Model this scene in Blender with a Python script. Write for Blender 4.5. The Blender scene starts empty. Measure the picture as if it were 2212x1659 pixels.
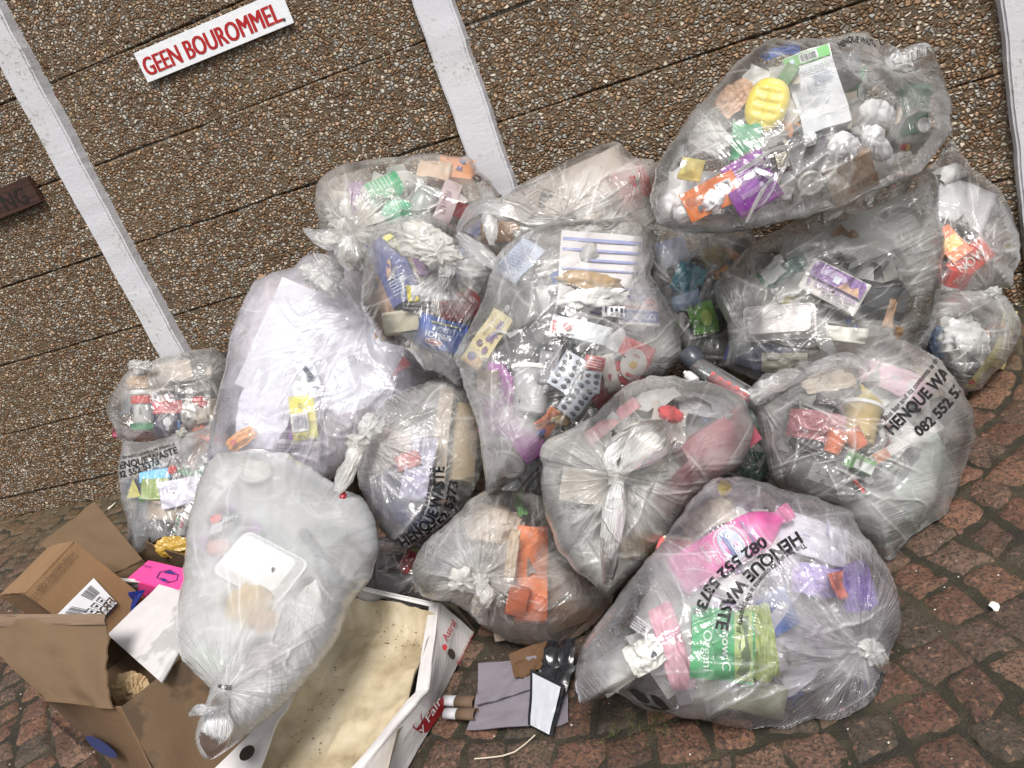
import bpy, bmesh, math, random
import numpy as np
from mathutils import Matrix, Vector

# ---------------------------------------------------------------- camera, world, sun, exposure
SC = bpy.context.scene
COL = SC.collection
RW = np.array([[0.92352688, 0.2034199, -0.32514373],
               [-0.20521223, -0.45411645, -0.86698685],
               [-0.3240155, 0.86740913, -0.37764449]])      # world -> camera (x right, y down, z forward)
CAM = np.array([0.0, -2.67818, 1.27268])
F = 1811.8                                                    # focal length for a 2212 px wide view
CU, CV = 1106.0, 829.5
cd = bpy.data.cameras.new('camera')
cam = bpy.data.objects.new('camera', cd)
COL.objects.link(cam)
m = Matrix.Identity(4)
for i in range(3):
    m[i][0] = RW[0][i]; m[i][1] = -RW[1][i]; m[i][2] = -RW[2][i]; m[i][3] = CAM[i]
cam.matrix_world = m
cd.sensor_width = 36; cd.lens = 36 * F / 2212
cd.clip_start = 0.02; cd.clip_end = 200
SC.camera = cam

w = bpy.data.worlds.new('World'); SC.world = w; w.use_nodes = True
wn = w.node_tree.nodes; wl = w.node_tree.links
bg = wn['Background']
sky = wn.new('ShaderNodeTexSky'); sky.sky_type = 'NISHITA'; sky.sun_disc = False
SUN_EL, SUN_AZ = math.radians(60), math.radians(158)
sky.sun_elevation = SUN_EL; sky.sun_rotation = SUN_AZ; sky.dust_density = 4; sky.air_density = 1.0; sky.ozone_density = 1
hsv = wn.new('ShaderNodeHueSaturation'); hsv.inputs['Saturation'].default_value = 0.22
wl.new(sky.outputs[0], hsv.inputs['Color']); wl.new(hsv.outputs[0], bg.inputs[0])
bg.inputs[1].default_value = 0.100
sd = bpy.data.lights.new('sun', 'SUN'); sd.energy = 2.5; sd.angle = math.radians(20); sd.color = (1, .965, .92)
sun = bpy.data.objects.new('sun', sd); COL.objects.link(sun)
# direction to the sun: behind and left of the viewer
sv = Vector((math.sin(SUN_AZ) * math.cos(SUN_EL), math.cos(SUN_AZ) * math.cos(SUN_EL), math.sin(SUN_EL)))
sun.rotation_euler = sv.to_track_quat('Z', 'Y').to_euler(); sun.location = (0, -3, 6)
SC.view_settings.view_transform = 'Standard'; SC.view_settings.look = 'None'
SC.view_settings.exposure = 0.60; SC.view_settings.gamma = 1
SC.cycles.transparent_max_bounces = 28
SC.cycles.max_bounces = 9; SC.cycles.diffuse_bounces = 4; SC.cycles.glossy_bounces = 3; SC.cycles.transmission_bounces = 6
SC.cycles.sample_clamp_indirect = 6

# ---------------------------------------------------------------- projection helpers
def ray(u, v):
    u = np.asarray(u, float); v = np.asarray(v, float)
    c = np.stack([(u - CU) / F, (v - CV) / F, np.ones_like(u)], -1)
    return c @ RW
def at(u, v, d):
    return CAM + np.asarray(d)[..., None] * ray(u, v)
def atz(u, v, z):
    r = ray(u, v); return CAM + r * ((z - CAM[2]) / r[2])
def aty(u, v, y):
    r = ray(u, v); return CAM + r * ((y - CAM[1]) / r[1])

# ---------------------------------------------------------------- noise
def _h(ix, iy, s):
    n = (ix.astype(np.int64) * 374761393 + iy.astype(np.int64) * 668265263 + s * 1442695041) & 0xffffffff
    n = ((n ^ (n >> 13)) * 1274126177) & 0xffffffff
    return ((n ^ (n >> 16)) & 0xffff) / 32767.5 - 1
def vn(x, y, s=0):
    x = np.asarray(x, float); y = np.asarray(y, float)
    ix = np.floor(x); iy = np.floor(y); fx = x - ix; fy = y - iy
    fx = fx * fx * (3 - 2 * fx); fy = fy * fy * (3 - 2 * fy)
    a = _h(ix, iy, s); b = _h(ix + 1, iy, s); c = _h(ix, iy + 1, s); d = _h(ix + 1, iy + 1, s)
    return (a * (1 - fx) + b * fx) * (1 - fy) + (c * (1 - fx) + d * fx) * fy
def rg(x, y, s=0):
    return 1 - 2 * np.abs(vn(x, y, s))

# ---------------------------------------------------------------- materials
MATS = {}
def newmat(name):
    mt = bpy.data.materials.new(name); mt.use_nodes = True
    n = mt.node_tree.nodes; l = mt.node_tree.links
    return mt, n, l, n['Principled BSDF']
def N(n, t, **k):
    x = n.new(t)
    for a, b in k.items():
        if a in x.inputs.keys(): x.inputs[a].default_value = b
        else: setattr(x, a, b)
    return x
def ramp(n, pts, interp='LINEAR'):
    r = n.new('ShaderNodeValToRGB'); r.color_ramp.interpolation = interp
    e = r.color_ramp.elements
    while len(e) < len(pts): e.new(0.5)
    for k, (p, c) in enumerate(pts):
        e[k].position = p; e[k].color = (*c, 1) if len(c) == 3 else c
    return r
def mix(n, l, fac, a, b, mode='MIX'):
    x = n.new('ShaderNodeMix'); x.data_type = 'RGBA'; x.blend_type = mode
    for s, val in ((0, fac), (6, a), (7, b)):
        if hasattr(val, 'links') or hasattr(val, 'is_linked'): l.new(val, x.inputs[s])
        elif isinstance(val, (int, float)): x.inputs[s].default_value = val
        else: x.inputs[s].default_value = (*val, 1)
    return x.outputs[2]
def math_(n, l, op, a, b=None, clamp=False):
    x = n.new('ShaderNodeMath'); x.operation = op; x.use_clamp = clamp
    for s, val in ((0, a), (1, b)):
        if val is None: continue
        if hasattr(val, 'is_linked'): l.new(val, x.inputs[s])
        else: x.inputs[s].default_value = val
    return x.outputs[0]

def cmat(col, rough=.5, kind='card'):
    """plain coloured card / plastic with slight mottling, wear and bump"""
    key = (tuple(round(c, 3) for c in col), rough, kind)
    if key in MATS: return MATS[key]
    mt, n, l, p = newmat('printed_card' if kind == 'card' else kind)
    tc = N(n, 'ShaderNodeTexCoord')
    no = N(n, 'ShaderNodeTexNoise', Scale=26.0, Detail=5.0, Roughness=.6)
    l.new(tc.outputs['Object'], no.inputs['Vector'])
    c = mix(n, l, math_(n, l, 'MULTIPLY', no.outputs[0], .5), [x * .82 for x in col], [min(1, x * 1.18) for x in col])
    l.new(c, p.inputs['Base Color']); p.inputs['Roughness'].default_value = rough
    bp = N(n, 'ShaderNodeBump', Strength=.35, Distance=.004)
    n2 = N(n, 'ShaderNodeTexNoise', Scale=38.0, Detail=3.0); l.new(tc.outputs['Object'], n2.inputs['Vector'])
    l.new(n2.outputs[0], bp.inputs['Height']); l.new(bp.outputs[0], p.inputs['Normal'])
    if kind == 'metal': p.inputs['Metallic'].default_value = .9
    MATS[key] = mt
    return mt

def cardboard(name, base, stain=(.0, .0), dark=.45):
    mt, n, l, p = newmat(name)
    tc = N(n, 'ShaderNodeTexCoord')
    mp = N(n, 'ShaderNodeMapping'); l.new(tc.outputs['Object'], mp.inputs[0]); mp.inputs['Scale'].default_value = (1, 1, 1)
    a = N(n, 'ShaderNodeTexNoise', Scale=9.0, Detail=8.0, Roughness=.65); l.new(mp.outputs[0], a.inputs['Vector'])
    b = N(n, 'ShaderNodeTexNoise', Scale=220.0, Detail=3.0); l.new(mp.outputs[0], b.inputs['Vector'])
    base = [x * .50 for x in base] if base[0] < .5 else [x * .85 for x in base]; c = mix(n, l, a.outputs[0], [x * .72 for x in base], [x * 1.22 for x in base])
    c = mix(n, l, math_(n, l, 'MULTIPLY', b.outputs[0], .25), c, [x * .5 for x in base])
    if stain[1]:
        s = N(n, 'ShaderNodeTexNoise', Scale=3.2, Detail=5.0, Roughness=.55); l.new(mp.outputs[0], s.inputs['Vector'])
        r = ramp(n, [(stain[0], (0, 0, 0)), (stain[0] + .02, (1, 1, 1))]); l.new(s.outputs[0], r.inputs[0])
        c = mix(n, l, math_(n, l, 'MULTIPLY', r.outputs[0], stain[1]), c, [x * dark for x in base])
    l.new(c, p.inputs['Base Color']); p.inputs['Roughness'].default_value = .82
    wv = N(n, 'ShaderNodeTexWave', Scale=70.0, Distortion=.4); wv.bands_direction = 'X'; l.new(mp.outputs[0], wv.inputs['Vector'])
    h = math_(n, l, 'ADD', math_(n, l, 'MULTIPLY', wv.outputs[1], .015), a.outputs[0])
    bp = N(n, 'ShaderNodeBump', Strength=.5, Distance=.006); l.new(h, bp.inputs['Height']); l.new(bp.outputs[0], p.inputs['Normal'])
    return mt

def attr_mat(name, rough=.6, bump=.003):
    mt, n, l, p = newmat(name)
    at_ = N(n, 'ShaderNodeAttribute'); at_.attribute_name = 'Col'
    tc = N(n, 'ShaderNodeTexCoord')
    no = N(n, 'ShaderNodeTexNoise', Scale=45.0, Detail=4.0); l.new(tc.outputs['Object'], no.inputs['Vector'])
    c = mix(n, l, math_(n, l, 'MULTIPLY', no.outputs[0], .35), at_.outputs[0], (.05, .05, .05))
    l.new(c, p.inputs['Base Color']); p.inputs['Roughness'].default_value = rough
    bp = N(n, 'ShaderNodeBump', Strength=.6, Distance=bump); l.new(no.outputs[0], bp.inputs['Height']); l.new(bp.outputs[0], p.inputs['Normal'])
    return mt

def film_mat(name, haze=.3, tint=(.93, .93, .95), rough=.2, crumple=1.0, spots=1.0, gloss=1.0):
    """thin cloudy polyethylene: clear + milky scattering + sheen, whiter along folds: thicker film plus painted highlights"""
    mt, n, l, p = newmat(name)
    out = n['Material Output']; n.remove(p)
    tc = N(n, 'ShaderNodeTexCoord')
    kn = N(n, 'ShaderNodeAttribute'); kn.attribute_name = 'kn'
    fo = N(n, 'ShaderNodeAttribute'); fo.attribute_name = 'fold'
    # radial gathers
    ra = N(n, 'ShaderNodeTexNoise', Scale=1.0, Detail=3.0, Roughness=.6); l.new(kn.outputs['Vector'], ra.inputs['Vector'])
    rr = math_(n, l, 'SUBTRACT', 1.0, math_(n, l, 'MULTIPLY', math_(n, l, 'ABSOLUTE', math_(n, l, 'SUBTRACT', ra.outputs[0], .5)), 10.0), True)
    rw = math_(n, l, 'MULTIPLY', rr, kn.outputs['Alpha'])
    # long sharp wrinkles
    w1 = N(n, 'ShaderNodeTexNoise', Scale=9.0, Detail=3.0, Roughness=.55, Distortion=1.4); l.new(tc.outputs['Object'], w1.inputs['Vector'])
    s1 = math_(n, l, 'SUBTRACT', 1.0, math_(n, l, 'MULTIPLY', math_(n, l, 'ABSOLUTE', math_(n, l, 'SUBTRACT', w1.outputs[0], .5)), 20.0), True)
    w2 = N(n, 'ShaderNodeTexNoise', Scale=34.0, Detail=2.0, Roughness=.5, Distortion=1.0); l.new(tc.outputs['Object'], w2.inputs['Vector'])
    s2 = math_(n, l, 'SUBTRACT', 1.0, math_(n, l, 'MULTIPLY', math_(n, l, 'ABSOLUTE', math_(n, l, 'SUBTRACT', w2.outputs[0], .5)), 8.0), True)
    # fine parallel tension lines
    sa = N(n, 'ShaderNodeAttribute'); sa.attribute_name = 'st'
    t1 = N(n, 'ShaderNodeTexNoise', Scale=1.0, Detail=2.0, Roughness=.6); l.new(sa.outputs['Vector'], t1.inputs['Vector'])
    t1r = math_(n, l, 'SUBTRACT', 1.0, math_(n, l, 'MULTIPLY', math_(n, l, 'ABSOLUTE', math_(n, l, 'SUBTRACT', t1.outputs[0], .5)), 15.0), True)
    tm = N(n, 'ShaderNodeTexNoise', Scale=6.0, Detail=1.5); l.new(tc.outputs['Object'], tm.inputs['Vector'])
    ten = math_(n, l, 'MULTIPLY', t1r, math_(n, l, 'MULTIPLY', math_(n, l, 'SUBTRACT', tm.outputs[0], .44), 5.0, True))
    ten = math_(n, l, 'MULTIPLY', ten, crumple)
    # where wrinkled at all
    wm = N(n, 'ShaderNodeTexNoise', Scale=5.0, Detail=2.0); l.new(tc.outputs['Object'], wm.inputs['Vector'])
    wmk = math_(n, l, 'MULTIPLY', math_(n, l, 'SUBTRACT', wm.outputs[0], .42), 5.0, True)
    s1m = math_(n, l, 'MULTIPLY', s1, wmk); s2m = math_(n, l, 'MULTIPLY', s2, wmk)
    # droplets and dust; their white dots also paint in a highlight
    vo = N(n, 'ShaderNodeTexVoronoi', Scale=210.0); l.new(tc.outputs['Object'], vo.inputs['Vector'])
    sep = N(n, 'ShaderNodeSeparateColor'); l.new(vo.outputs['Color'], sep.inputs[0])
    dm = N(n, 'ShaderNodeTexNoise', Scale=7.0, Detail=1.0); l.new(tc.outputs['Object'], dm.inputs['Vector'])
    rad = math_(n, l, 'MULTIPLY', math_(n, l, 'MULTIPLY', sep.outputs[0], sep.outputs[0]), .30)
    dsel = math_(n, l, 'GREATER_THAN', math_(n, l, 'ADD', sep.outputs[1], dm.outputs[0]), 1.22)
    dots = math_(n, l, 'MULTIPLY', math_(n, l, 'MULTIPLY', math_(n, l, 'LESS_THAN', vo.outputs['Distance'], rad), dsel), spots)
    h = math_(n, l, 'ADD', math_(n, l, 'MULTIPLY', s1m, .30 * crumple), math_(n, l, 'MULTIPLY', s2m, .04 * crumple))
    h = math_(n, l, 'ADD', h, math_(n, l, 'MULTIPLY', rw, .52))
    h = math_(n, l, 'ADD', h, math_(n, l, 'MULTIPLY', dots, .35))
    h = math_(n, l, 'ADD', h, math_(n, l, 'MULTIPLY', ten, .35))
    bp = N(n, 'ShaderNodeBump', Strength=.8, Distance=.006); l.new(h, bp.inputs['Height'])
    # milky share; whiteness on folds and streaks partly stands in for highlights
    cl = N(n, 'ShaderNodeTexNoise', Scale=5.0, Detail=2.5, Distortion=.8); l.new(tc.outputs['Object'], cl.inputs['Vector'])
    hz = math_(n, l, 'MULTIPLY', math_(n, l, 'SUBTRACT', cl.outputs[0], .5), 1.1 if haze < .6 else .3)
    hz = math_(n, l, 'ADD', hz, haze * .74)
    hz = math_(n, l, 'ADD', hz, math_(n, l, 'MULTIPLY', fo.outputs['Fac'], .50))
    hz = math_(n, l, 'ADD', hz, math_(n, l, 'MULTIPLY', math_(n, l, 'MULTIPLY', rw, math_(n, l, 'MULTIPLY', math_(n, l, 'SUBTRACT', dm.outputs[0], .35), 4.0, True)), .15))
    hz = math_(n, l, 'ADD', hz, math_(n, l, 'MULTIPLY', s1m, .12))
    hz = math_(n, l, 'ADD', hz, math_(n, l, 'MULTIPLY', ten, .07))
    hz = math_(n, l, 'ADD', hz, math_(n, l, 'MULTIPLY', dots, .45))
    lw = N(n, 'ShaderNodeLayerWeight', Blend=.35);     hz = math_(n, l, 'ADD', hz, math_(n, l, 'MULTIPLY', math_(n, l, 'POWER', lw.outputs['Facing'], 3.5), .32))
    cr_ = N(n, 'ShaderNodeAttribute'); cr_.attribute_name = 'clr'          # film pressed flat on what is inside is clear
    hz = math_(n, l, 'SUBTRACT', hz, math_(n, l, 'MULTIPLY', cr_.outputs['Fac'], .19))
    hz = math_(n, l, 'MINIMUM', math_(n, l, 'MAXIMUM', hz, .05), .93)
    df = N(n, 'ShaderNodeBsdfDiffuse', Color=(*tint, 1)); l.new(bp.outputs[0], df.inputs['Normal'])
    tl = N(n, 'ShaderNodeBsdfTranslucent', Color=(*[t * .98 for t in tint], 1)); l.new(bp.outputs[0], tl.inputs['Normal'])
    m1 = n.new('ShaderNodeMixShader'); m1.inputs[0].default_value = .42; l.new(df.outputs[0], m1.inputs[1]); l.new(tl.outputs[0], m1.inputs[2])
    tr = N(n, 'ShaderNodeBsdfTransparent', Color=(.985, .985, .98, 1))
    m2 = n.new('ShaderNodeMixShader'); l.new(hz, m2.inputs[0]); l.new(tr.outputs[0], m2.inputs[1]); l.new(m1.outputs[0], m2.inputs[2])
    gl = N(n, 'ShaderNodeBsdfGlossy', Color=(1, 1, 1, 1), Roughness=rough); l.new(bp.outputs[0], gl.inputs['Normal'])
    l.new(math_(n, l, 'MULTIPLY', math_(n, l, 'SUBTRACT', wm.outputs[0], .15), rough * 1.5, True), gl.inputs['Roughness'])
    fr = N(n, 'ShaderNodeFresnel', IOR=1.5); l.new(bp.outputs[0], fr.inputs['Normal'])
    ff = math_(n, l, 'MULTIPLY', math_(n, l, 'ADD', fr.outputs[0], .03), gloss, True)
    m3 = n.new('ShaderNodeMixShader'); l.new(ff, m3.inputs[0]); l.new(m2.outputs[0], m3.inputs[1]); l.new(gl.outputs[0], m3.inputs[2])
    l.new(m3.outputs[0], out.inputs[0])
    return mt

# ---------------------------------------------------------------- objects
def mesh_np(name, V, Fc, smooth=True):
    """mesh from an (n,3) array and an (m,4) or (m,3) index array"""
    V = np.asarray(V, np.float32); Fc = np.asarray(Fc, np.int32)
    me = bpy.data.meshes.new(name)
    k = Fc.shape[1]
    me.vertices.add(len(V)); me.vertices.foreach_set('co', V.ravel())
    me.loops.add(Fc.size); me.loops.foreach_set('vertex_index', Fc.ravel())
    me.polygons.add(len(Fc)); me.polygons.foreach_set('loop_start', np.arange(0, Fc.size, k, dtype=np.int32))
    me.polygons.foreach_set('loop_total', np.full(len(Fc), k, np.int32))
    me.polygons.foreach_set('use_smooth', np.full(len(Fc), smooth))
    me.update(calc_edges=True); me.validate(clean_customdata=False)
    return me
def mesh_py(name, V, Fc, smooth=False):
    me = bpy.data.meshes.new(name); me.from_pydata([tuple(map(float, v)) for v in V], [], [tuple(f) for f in Fc])
    if smooth: me.polygons.foreach_set('use_smooth', np.full(len(me.polygons), True))
    me.update(); return me
def link(name, me, mat, parent=None):
    o = bpy.data.objects.new(name, me); COL.objects.link(o)
    if mat is not None and me is not None:
        me.materials.append(mat)
    if parent is not None: o.parent = parent
    return o
def tag(o, label=None, cat=None, group=None, kind=None):
    if label: o['label'] = label
    if cat: o['category'] = cat
    if group: o['group'] = group
    if kind: o['kind'] = kind
    return o
def root(name, label, cat, mw=None, group=None, loc=None):
    o = bpy.data.objects.new(name, None); COL.objects.link(o); o.empty_display_size = .05
    if mw is not None: o.matrix_world = mw
    if loc is not None: o.location = loc
    return tag(o, label, cat, group)
class MB:
    def __init__(s): s.v = []; s.f = []
    def add(s, V, Fc):
        b = len(s.v); s.v += [tuple(map(float, x)) for x in V]; s.f += [tuple(i + b for i in f) for f in Fc]; return s
    def build(s, name, mat, parent=None, smooth=False):
        return link(name, mesh_py(name, s.v, s.f, smooth), mat, parent)
def bevel_box(name, w, h, t, mat, parent, bev=.0015, cz=None, cx=0, cy=0, warp=0, seed=0):
    """box centred at cx,cy; its front face at z = 0 unless cz is given"""
    bm = bmesh.new(); bmesh.ops.create_cube(bm, size=1)
    cz = -t / 2 if cz is None else cz
    for v in bm.verts: v.co = Vector((cx + v.co.x * w, cy + v.co.y * h, cz + v.co.z * t))
    if warp:
        bmesh.ops.subdivide_edges(bm, edges=bm.edges[:], cuts=4, use_grid_fill=True)
        rn = random.Random(seed)
        for v in bm.verts:
            x, y, z = v.co
            v.co.z += warp * float(vn(x * 22 + seed, y * 22, seed)); v.co.x += warp * .6 * float(vn(y * 20, z * 20 + 5, seed + 1)); v.co.y += warp * .6 * float(vn(x * 20, z * 20, seed + 2))
    if bev and not warp: bmesh.ops.bevel(bm, geom=bm.edges[:], offset=min(bev, w / 4, h / 4, t / 4), segments=2, affect='EDGES')
    me = bpy.data.meshes.new(name); bm.to_mesh(me); bm.free()
    return link(name, me, mat, parent)
def lathe(prof, n=28, flat=1.0, y0=0):
    """profile [(radius, y)] turned around the local y axis (y0 shifts), squashed in z by flat, front at z = 0"""
    R = max(r for r, _ in prof) * flat
    V = []; Fc = []
    for r, y in prof:
        for k in range(n):
            a = 2 * math.pi * k / n; V.append((r * math.cos(a), y - y0, r * math.sin(a) * flat - R))
    for i in range(len(prof) - 1):
        for k in range(n):
            Fc.append((i * n + k, i * n + (k + 1) % n, (i + 1) * n + (k + 1) % n, (i + 1) * n + k))
    Fc.append(tuple(range(n))[::-1]); Fc.append(tuple(range((len(prof) - 1) * n, len(prof) * n)))
    return V, Fc
def extrude_poly(pts, z0, z1):
    n = len(pts); V = [(x, y, z0) for x, y in pts] + [(x, y, z1) for x, y in pts]
    Fc = [tuple(range(n))[::-1], tuple(range(n, 2 * n))] + [(i, (i + 1) % n, n + (i + 1) % n, n + i) for i in range(n)]
    return V, Fc
_txt = {}
def text_geo(s, bold=.02):
    """unit-height (cap height 1) glyph mesh of a line: verts (x from 0 to width), polygons"""
    if (s, bold) in _txt: return _txt[(s, bold)]
    cu = bpy.data.curves.new('t', 'FONT'); cu.body = s; cu.size = 1; cu.offset = bold; cu.resolution_u = 3
    ob = bpy.data.objects.new('t', cu); COL.objects.link(ob)
    dg = bpy.context.evaluated_depsgraph_get(); dg.update()
    me = bpy.data.meshes.new_from_object(ob.evaluated_get(dg))
    V = np.array([v.co[:2] for v in me.vertices]) if len(me.vertices) else np.zeros((0, 2))
    P = [tuple(p.vertices) for p in me.polygons]
    bpy.data.objects.remove(ob); bpy.data.curves.remove(cu); bpy.data.meshes.remove(me)
    if len(V): V = (V - [V[:, 0].min(), 0]) / .72
    _txt[(s, bold)] = (V, P, float(V[:, 0].max()) if len(V) else 1.0)
    return _txt[(s, bold)]

# ---------------------------------------------------------------- film bags
def smooth_poly(P, k=8):
    P = np.array(P, float); n = len(P); out = []
    for i in range(n):
        p0, p1, p2, p3 = P[i - 1], P[i], P[(i + 1) % n], P[(i + 2) % n]
        for t in np.arange(k) / k:
            c = .5 * (2 * p1 + (p2 - p0) * t + (2 * p0 - 5 * p1 + 4 * p2 - p3) * t * t + (3 * p1 - p0 - 3 * p2 + p3) * t ** 3)
            out.append(c * .5 + .5 * (p1 * (1 - t) + p2 * t))
    return np.array(out)
NA = 720
class Bag:
    def __init__(s, poly, cen, d0, T, Tb=.12, knots=(), gx=0, gy=-.0004, seed=1, peaks=(), pw=.5, ncre=26, amp=1.0, dirs=None):
        s.poly = smooth_poly(poly); s.cu, s.cv = cen; s.d0 = d0; s.T = T; s.Tb = Tb
        s.knots = knots; s.gx = gx; s.gy = gy; s.seed = seed; s.peaks = peaks; s.pw = pw; s.amp = amp; s.items = []; s.tdir = dirs if dirs is not None else (seed * 47) % 180 - 90
        th = np.arange(NA) * 2 * math.pi / NA; A = s.poly - [s.cu, s.cv]; B = np.roll(A, -1, 0)
        R = np.full(NA, 5.0)
        for a, b in zip(A, B):
            e = b - a; dx, dy = np.cos(th), np.sin(th); den = dx * e[1] - dy * e[0]
            den = np.where(np.abs(den) < 1e-9, 1e-9, den)
            t = (a[0] * e[1] - a[1] * e[0]) / den; q = (a[0] * dy - a[1] * dx) / den
            ok = (t > 0) & (q >= -1e-6) & (q <= 1 + 1e-6); R = np.where(ok & (t > R), t, R)
        R = (np.roll(R, 1) + 2 * R + np.roll(R, -1)) / 4
        R *= 1 + .015 * vn(np.cos(th) * 9 + 50, np.sin(th) * 9 + 50, seed) + .005 * rg(np.cos(th) * 25 + 50, np.sin(th) * 25 + 50, seed)
        s.R = R; s.size = R.mean()
        rn = random.Random(seed * 7 + 3); s.cr = []
        for k in range(ncre):
            a = rn.uniform(0, 2 * math.pi); r = rn.uniform(.1, .95)
            x = s.cu + math.cos(a) * r * R[int(a / 2 / math.pi * NA) % NA]; y = s.cv + math.sin(a) * r * R[int(a / 2 / math.pi * NA) % NA]
            if knots and rn.random() < .6:
                kk = rn.choice(knots); ph = math.atan2(y - kk[1], x - kk[0]) + rn.gauss(0, .3)
            else: ph = rn.uniform(0, math.pi) if dirs is None else math.radians(dirs) + rn.gauss(0, .35)
            s.cr.append((x, y, math.cos(ph), math.sin(ph), rn.uniform(.15, .6) * s.size, rn.uniform(2.2, 6.5), rn.choice((1, 1, -1)) * rn.uniform(.003, .008)))
    def rho(s, u, v):
        dx = np.asarray(u, float) - s.cu; dy = np.asarray(v, float) - s.cv
        a = (np.arctan2(dy, dx) / (2 * math.pi) * NA) % NA; i = np.floor(a).astype(int) % NA; f = a - np.floor(a)
        return np.hypot(dx, dy) / (s.R[i] * (1 - f) + s.R[(i + 1) % NA] * f)
    def base(s, u, v): return s.d0 + s.gx * (u - s.cu) + s.gy * (v - s.cv)
    def dome(s, r): return s.T * np.maximum(0, 1 - np.minimum(r, 1) ** 2.4) ** s.pw
    def crease(s, u, v):
        sd = s.seed
        disp = .018 * vn(u / 120, v / 120, sd) + .009 * rg(u / 170 + .3 * vn(u / 90, v / 90, sd + 15), v / 170, sd + 14) + .005 * (rg(u / 80 + .6 * vn(u / 50, v / 50, sd + 5), v / 80 + .6 * vn(u / 50, v / 50, sd + 6), sd + 1)) \
            + .0006 * rg(u / 27 + .5 * vn(u / 20, v / 20, sd + 7), v / 27, sd + 2)
        r1 = rg(u / 75 + .6 * vn(u / 90, v / 90, sd + 8), v / 75 + .6 * vn(u / 90, v / 90, sd + 9), sd + 3)
        msk = np.clip(vn(u / 90, v / 90, sd + 11) * 2 + .3, 0, 1)
        sh = np.clip(r1 * 4 - 3, 0, 1); disp = disp + .0035 * sh * msk; fold = .25 * sh * msk
        for (x, y, c, si, L, wd, am) in s.cr:
            dx = u - x; dy = v - y; p = dx * c + dy * si; q = -dx * si + dy * c + 10 * vn(p / 60, 0 * p + x, sd)
            env = np.clip(1 - (p / L) ** 2, 0, 1); t = np.exp(-np.abs(q) / wd) * env
            disp = disp + am * t; fold = fold + .75 * t ** 2 * (1 if am > 0 else .6)
        for (kx, ky, st) in s.knots:
            dx = u - kx; dy = v - ky; q = np.hypot(dx, dy) + 1e-3; c = dx / q; si = dy / q
            tw = .25 * vn(q / 70, q * 0, sd)
            c2 = c * np.cos(tw) - si * np.sin(tw); s2 = c * np.sin(tw) + si * np.cos(tw)
            for K, a_ in ((2.3, 1.0), (5.3, .5), (11., .2)):
                r = rg(c2 * K + 30, s2 * K + 30 + q * .0035, sd + int(K))
                sh = np.clip(r, 0, 1) ** 2
                wq = np.clip(q / 70, 0, 1) * np.exp(-q / (s.size * .75))
                disp = disp + st * .020 * a_ * wq * (sh - .25)
                fold = fold + st * .55 * a_ * sh * np.exp(-q / (s.size * .35))
            fold = fold + .5 * st * np.exp(-(q / 26) ** 2); disp = disp - st * .012 * np.exp(-(q / 50) ** 2)
        for (kx, ky, hh) in s.peaks:
            q = np.hypot(u - kx, v - ky); disp = disp + hh * np.exp(-q / 38.)
        return disp * s.amp, np.clip(fold, 0, 1)
    def depth(s, u, v, cre=True):
        u = np.asarray(u, float); v = np.asarray(v, float); r = s.rho(u, v)
        d = s.base(u, v) - s.dome(r)
        if cre: d = d - s.crease(u, v)[0] * np.clip(1 - np.minimum(r, 1) ** 10, 0, 1)
        return d
    @staticmethod
    def clamp(u, v, d):
        r = ray(u, v); ly = (-.012 - CAM[1]) / r[..., 1]; lz = (.008 - CAM[2]) / np.minimum(r[..., 2], -1e-4)
        return np.where(r[..., 1] > 0, np.minimum(d, ly), d) if False else np.minimum(np.minimum(d, np.where(r[..., 1] > 0, ly, 9)), np.where(r[..., 2] < 0, lz, 9))
    def surf(s, u, v, off=.0, cre=True):
        d = s.clamp(u, v, s.depth(u, v, cre)); return at(u, v, d - off)
    def film(s, mat, parent, nth=440, nr=96, nb=26):
        th = np.arange(nth) * 2 * math.pi / nth; Rt = np.interp(th, np.arange(NA + 1) * 2 * math.pi / NA, np.append(s.R, s.R[0]))
        rf = np.sin(np.linspace(0, math.pi / 2, nr + 1)[1:] * .985) / math.sin(math.pi / 2 * .985)
        rb = rf[::-1][:: max(1, nr // nb)][1:]
        rr = np.concatenate([rf, rb]); isb = np.concatenate([np.zeros(len(rf)), np.ones(len(rb))])
        U = s.cu + rr[:, None] * Rt * np.cos(th); Vv = s.cv + rr[:, None] * Rt * np.sin(th)
        U = np.vstack([U.reshape(-1, 1), [[s.cu]], [[s.cu]]]).ravel(); Vv = np.vstack([Vv.reshape(-1, 1), [[s.cv]], [[s.cv]]]).ravel()
        B = np.concatenate([np.repeat(isb, nth), [0, 1]]); r = np.concatenate([np.repeat(rr, nth), [0, 0]])
        cr, fo = s.crease(U, Vv); fade = np.clip(1 - np.minimum(r, 1) ** 10, 0, 1)
        dF = s.base(U, Vv) - s.dome(r) - cr * fade
        cb = .010 * rg(U / 60, Vv / 60, s.seed + 40) * fade
        dB = s.base(U, Vv) + s.Tb * np.sqrt(np.maximum(0, 1 - r ** 2)) + cb
        d = s.clamp(U, Vv, np.where(B > .5, dB, dF)); P = at(U, Vv, d)
        i = np.arange(len(rr) - 1)[:, None] * nth; j = np.arange(nth)[None]; j2 = (j + 1) % nth
        Q = np.stack([i + j, i + nth + j, i + nth + j2, i + j2], -1).reshape(-1, 4)
        c0 = len(rr) * nth; c1 = c0 + 1; s.UV = (U, Vv, B)
        T0 = np.stack([np.full(nth, c0), j[0], j2[0], j2[0]], -1); L = (len(rr) - 1) * nth
        me = mesh_np('bag_film', P, Q[:, ::-1])
        # close both poles with triangles
        bm = bmesh.new(); bm.from_mesh(me); bm.verts.ensure_lookup_table()
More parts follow.
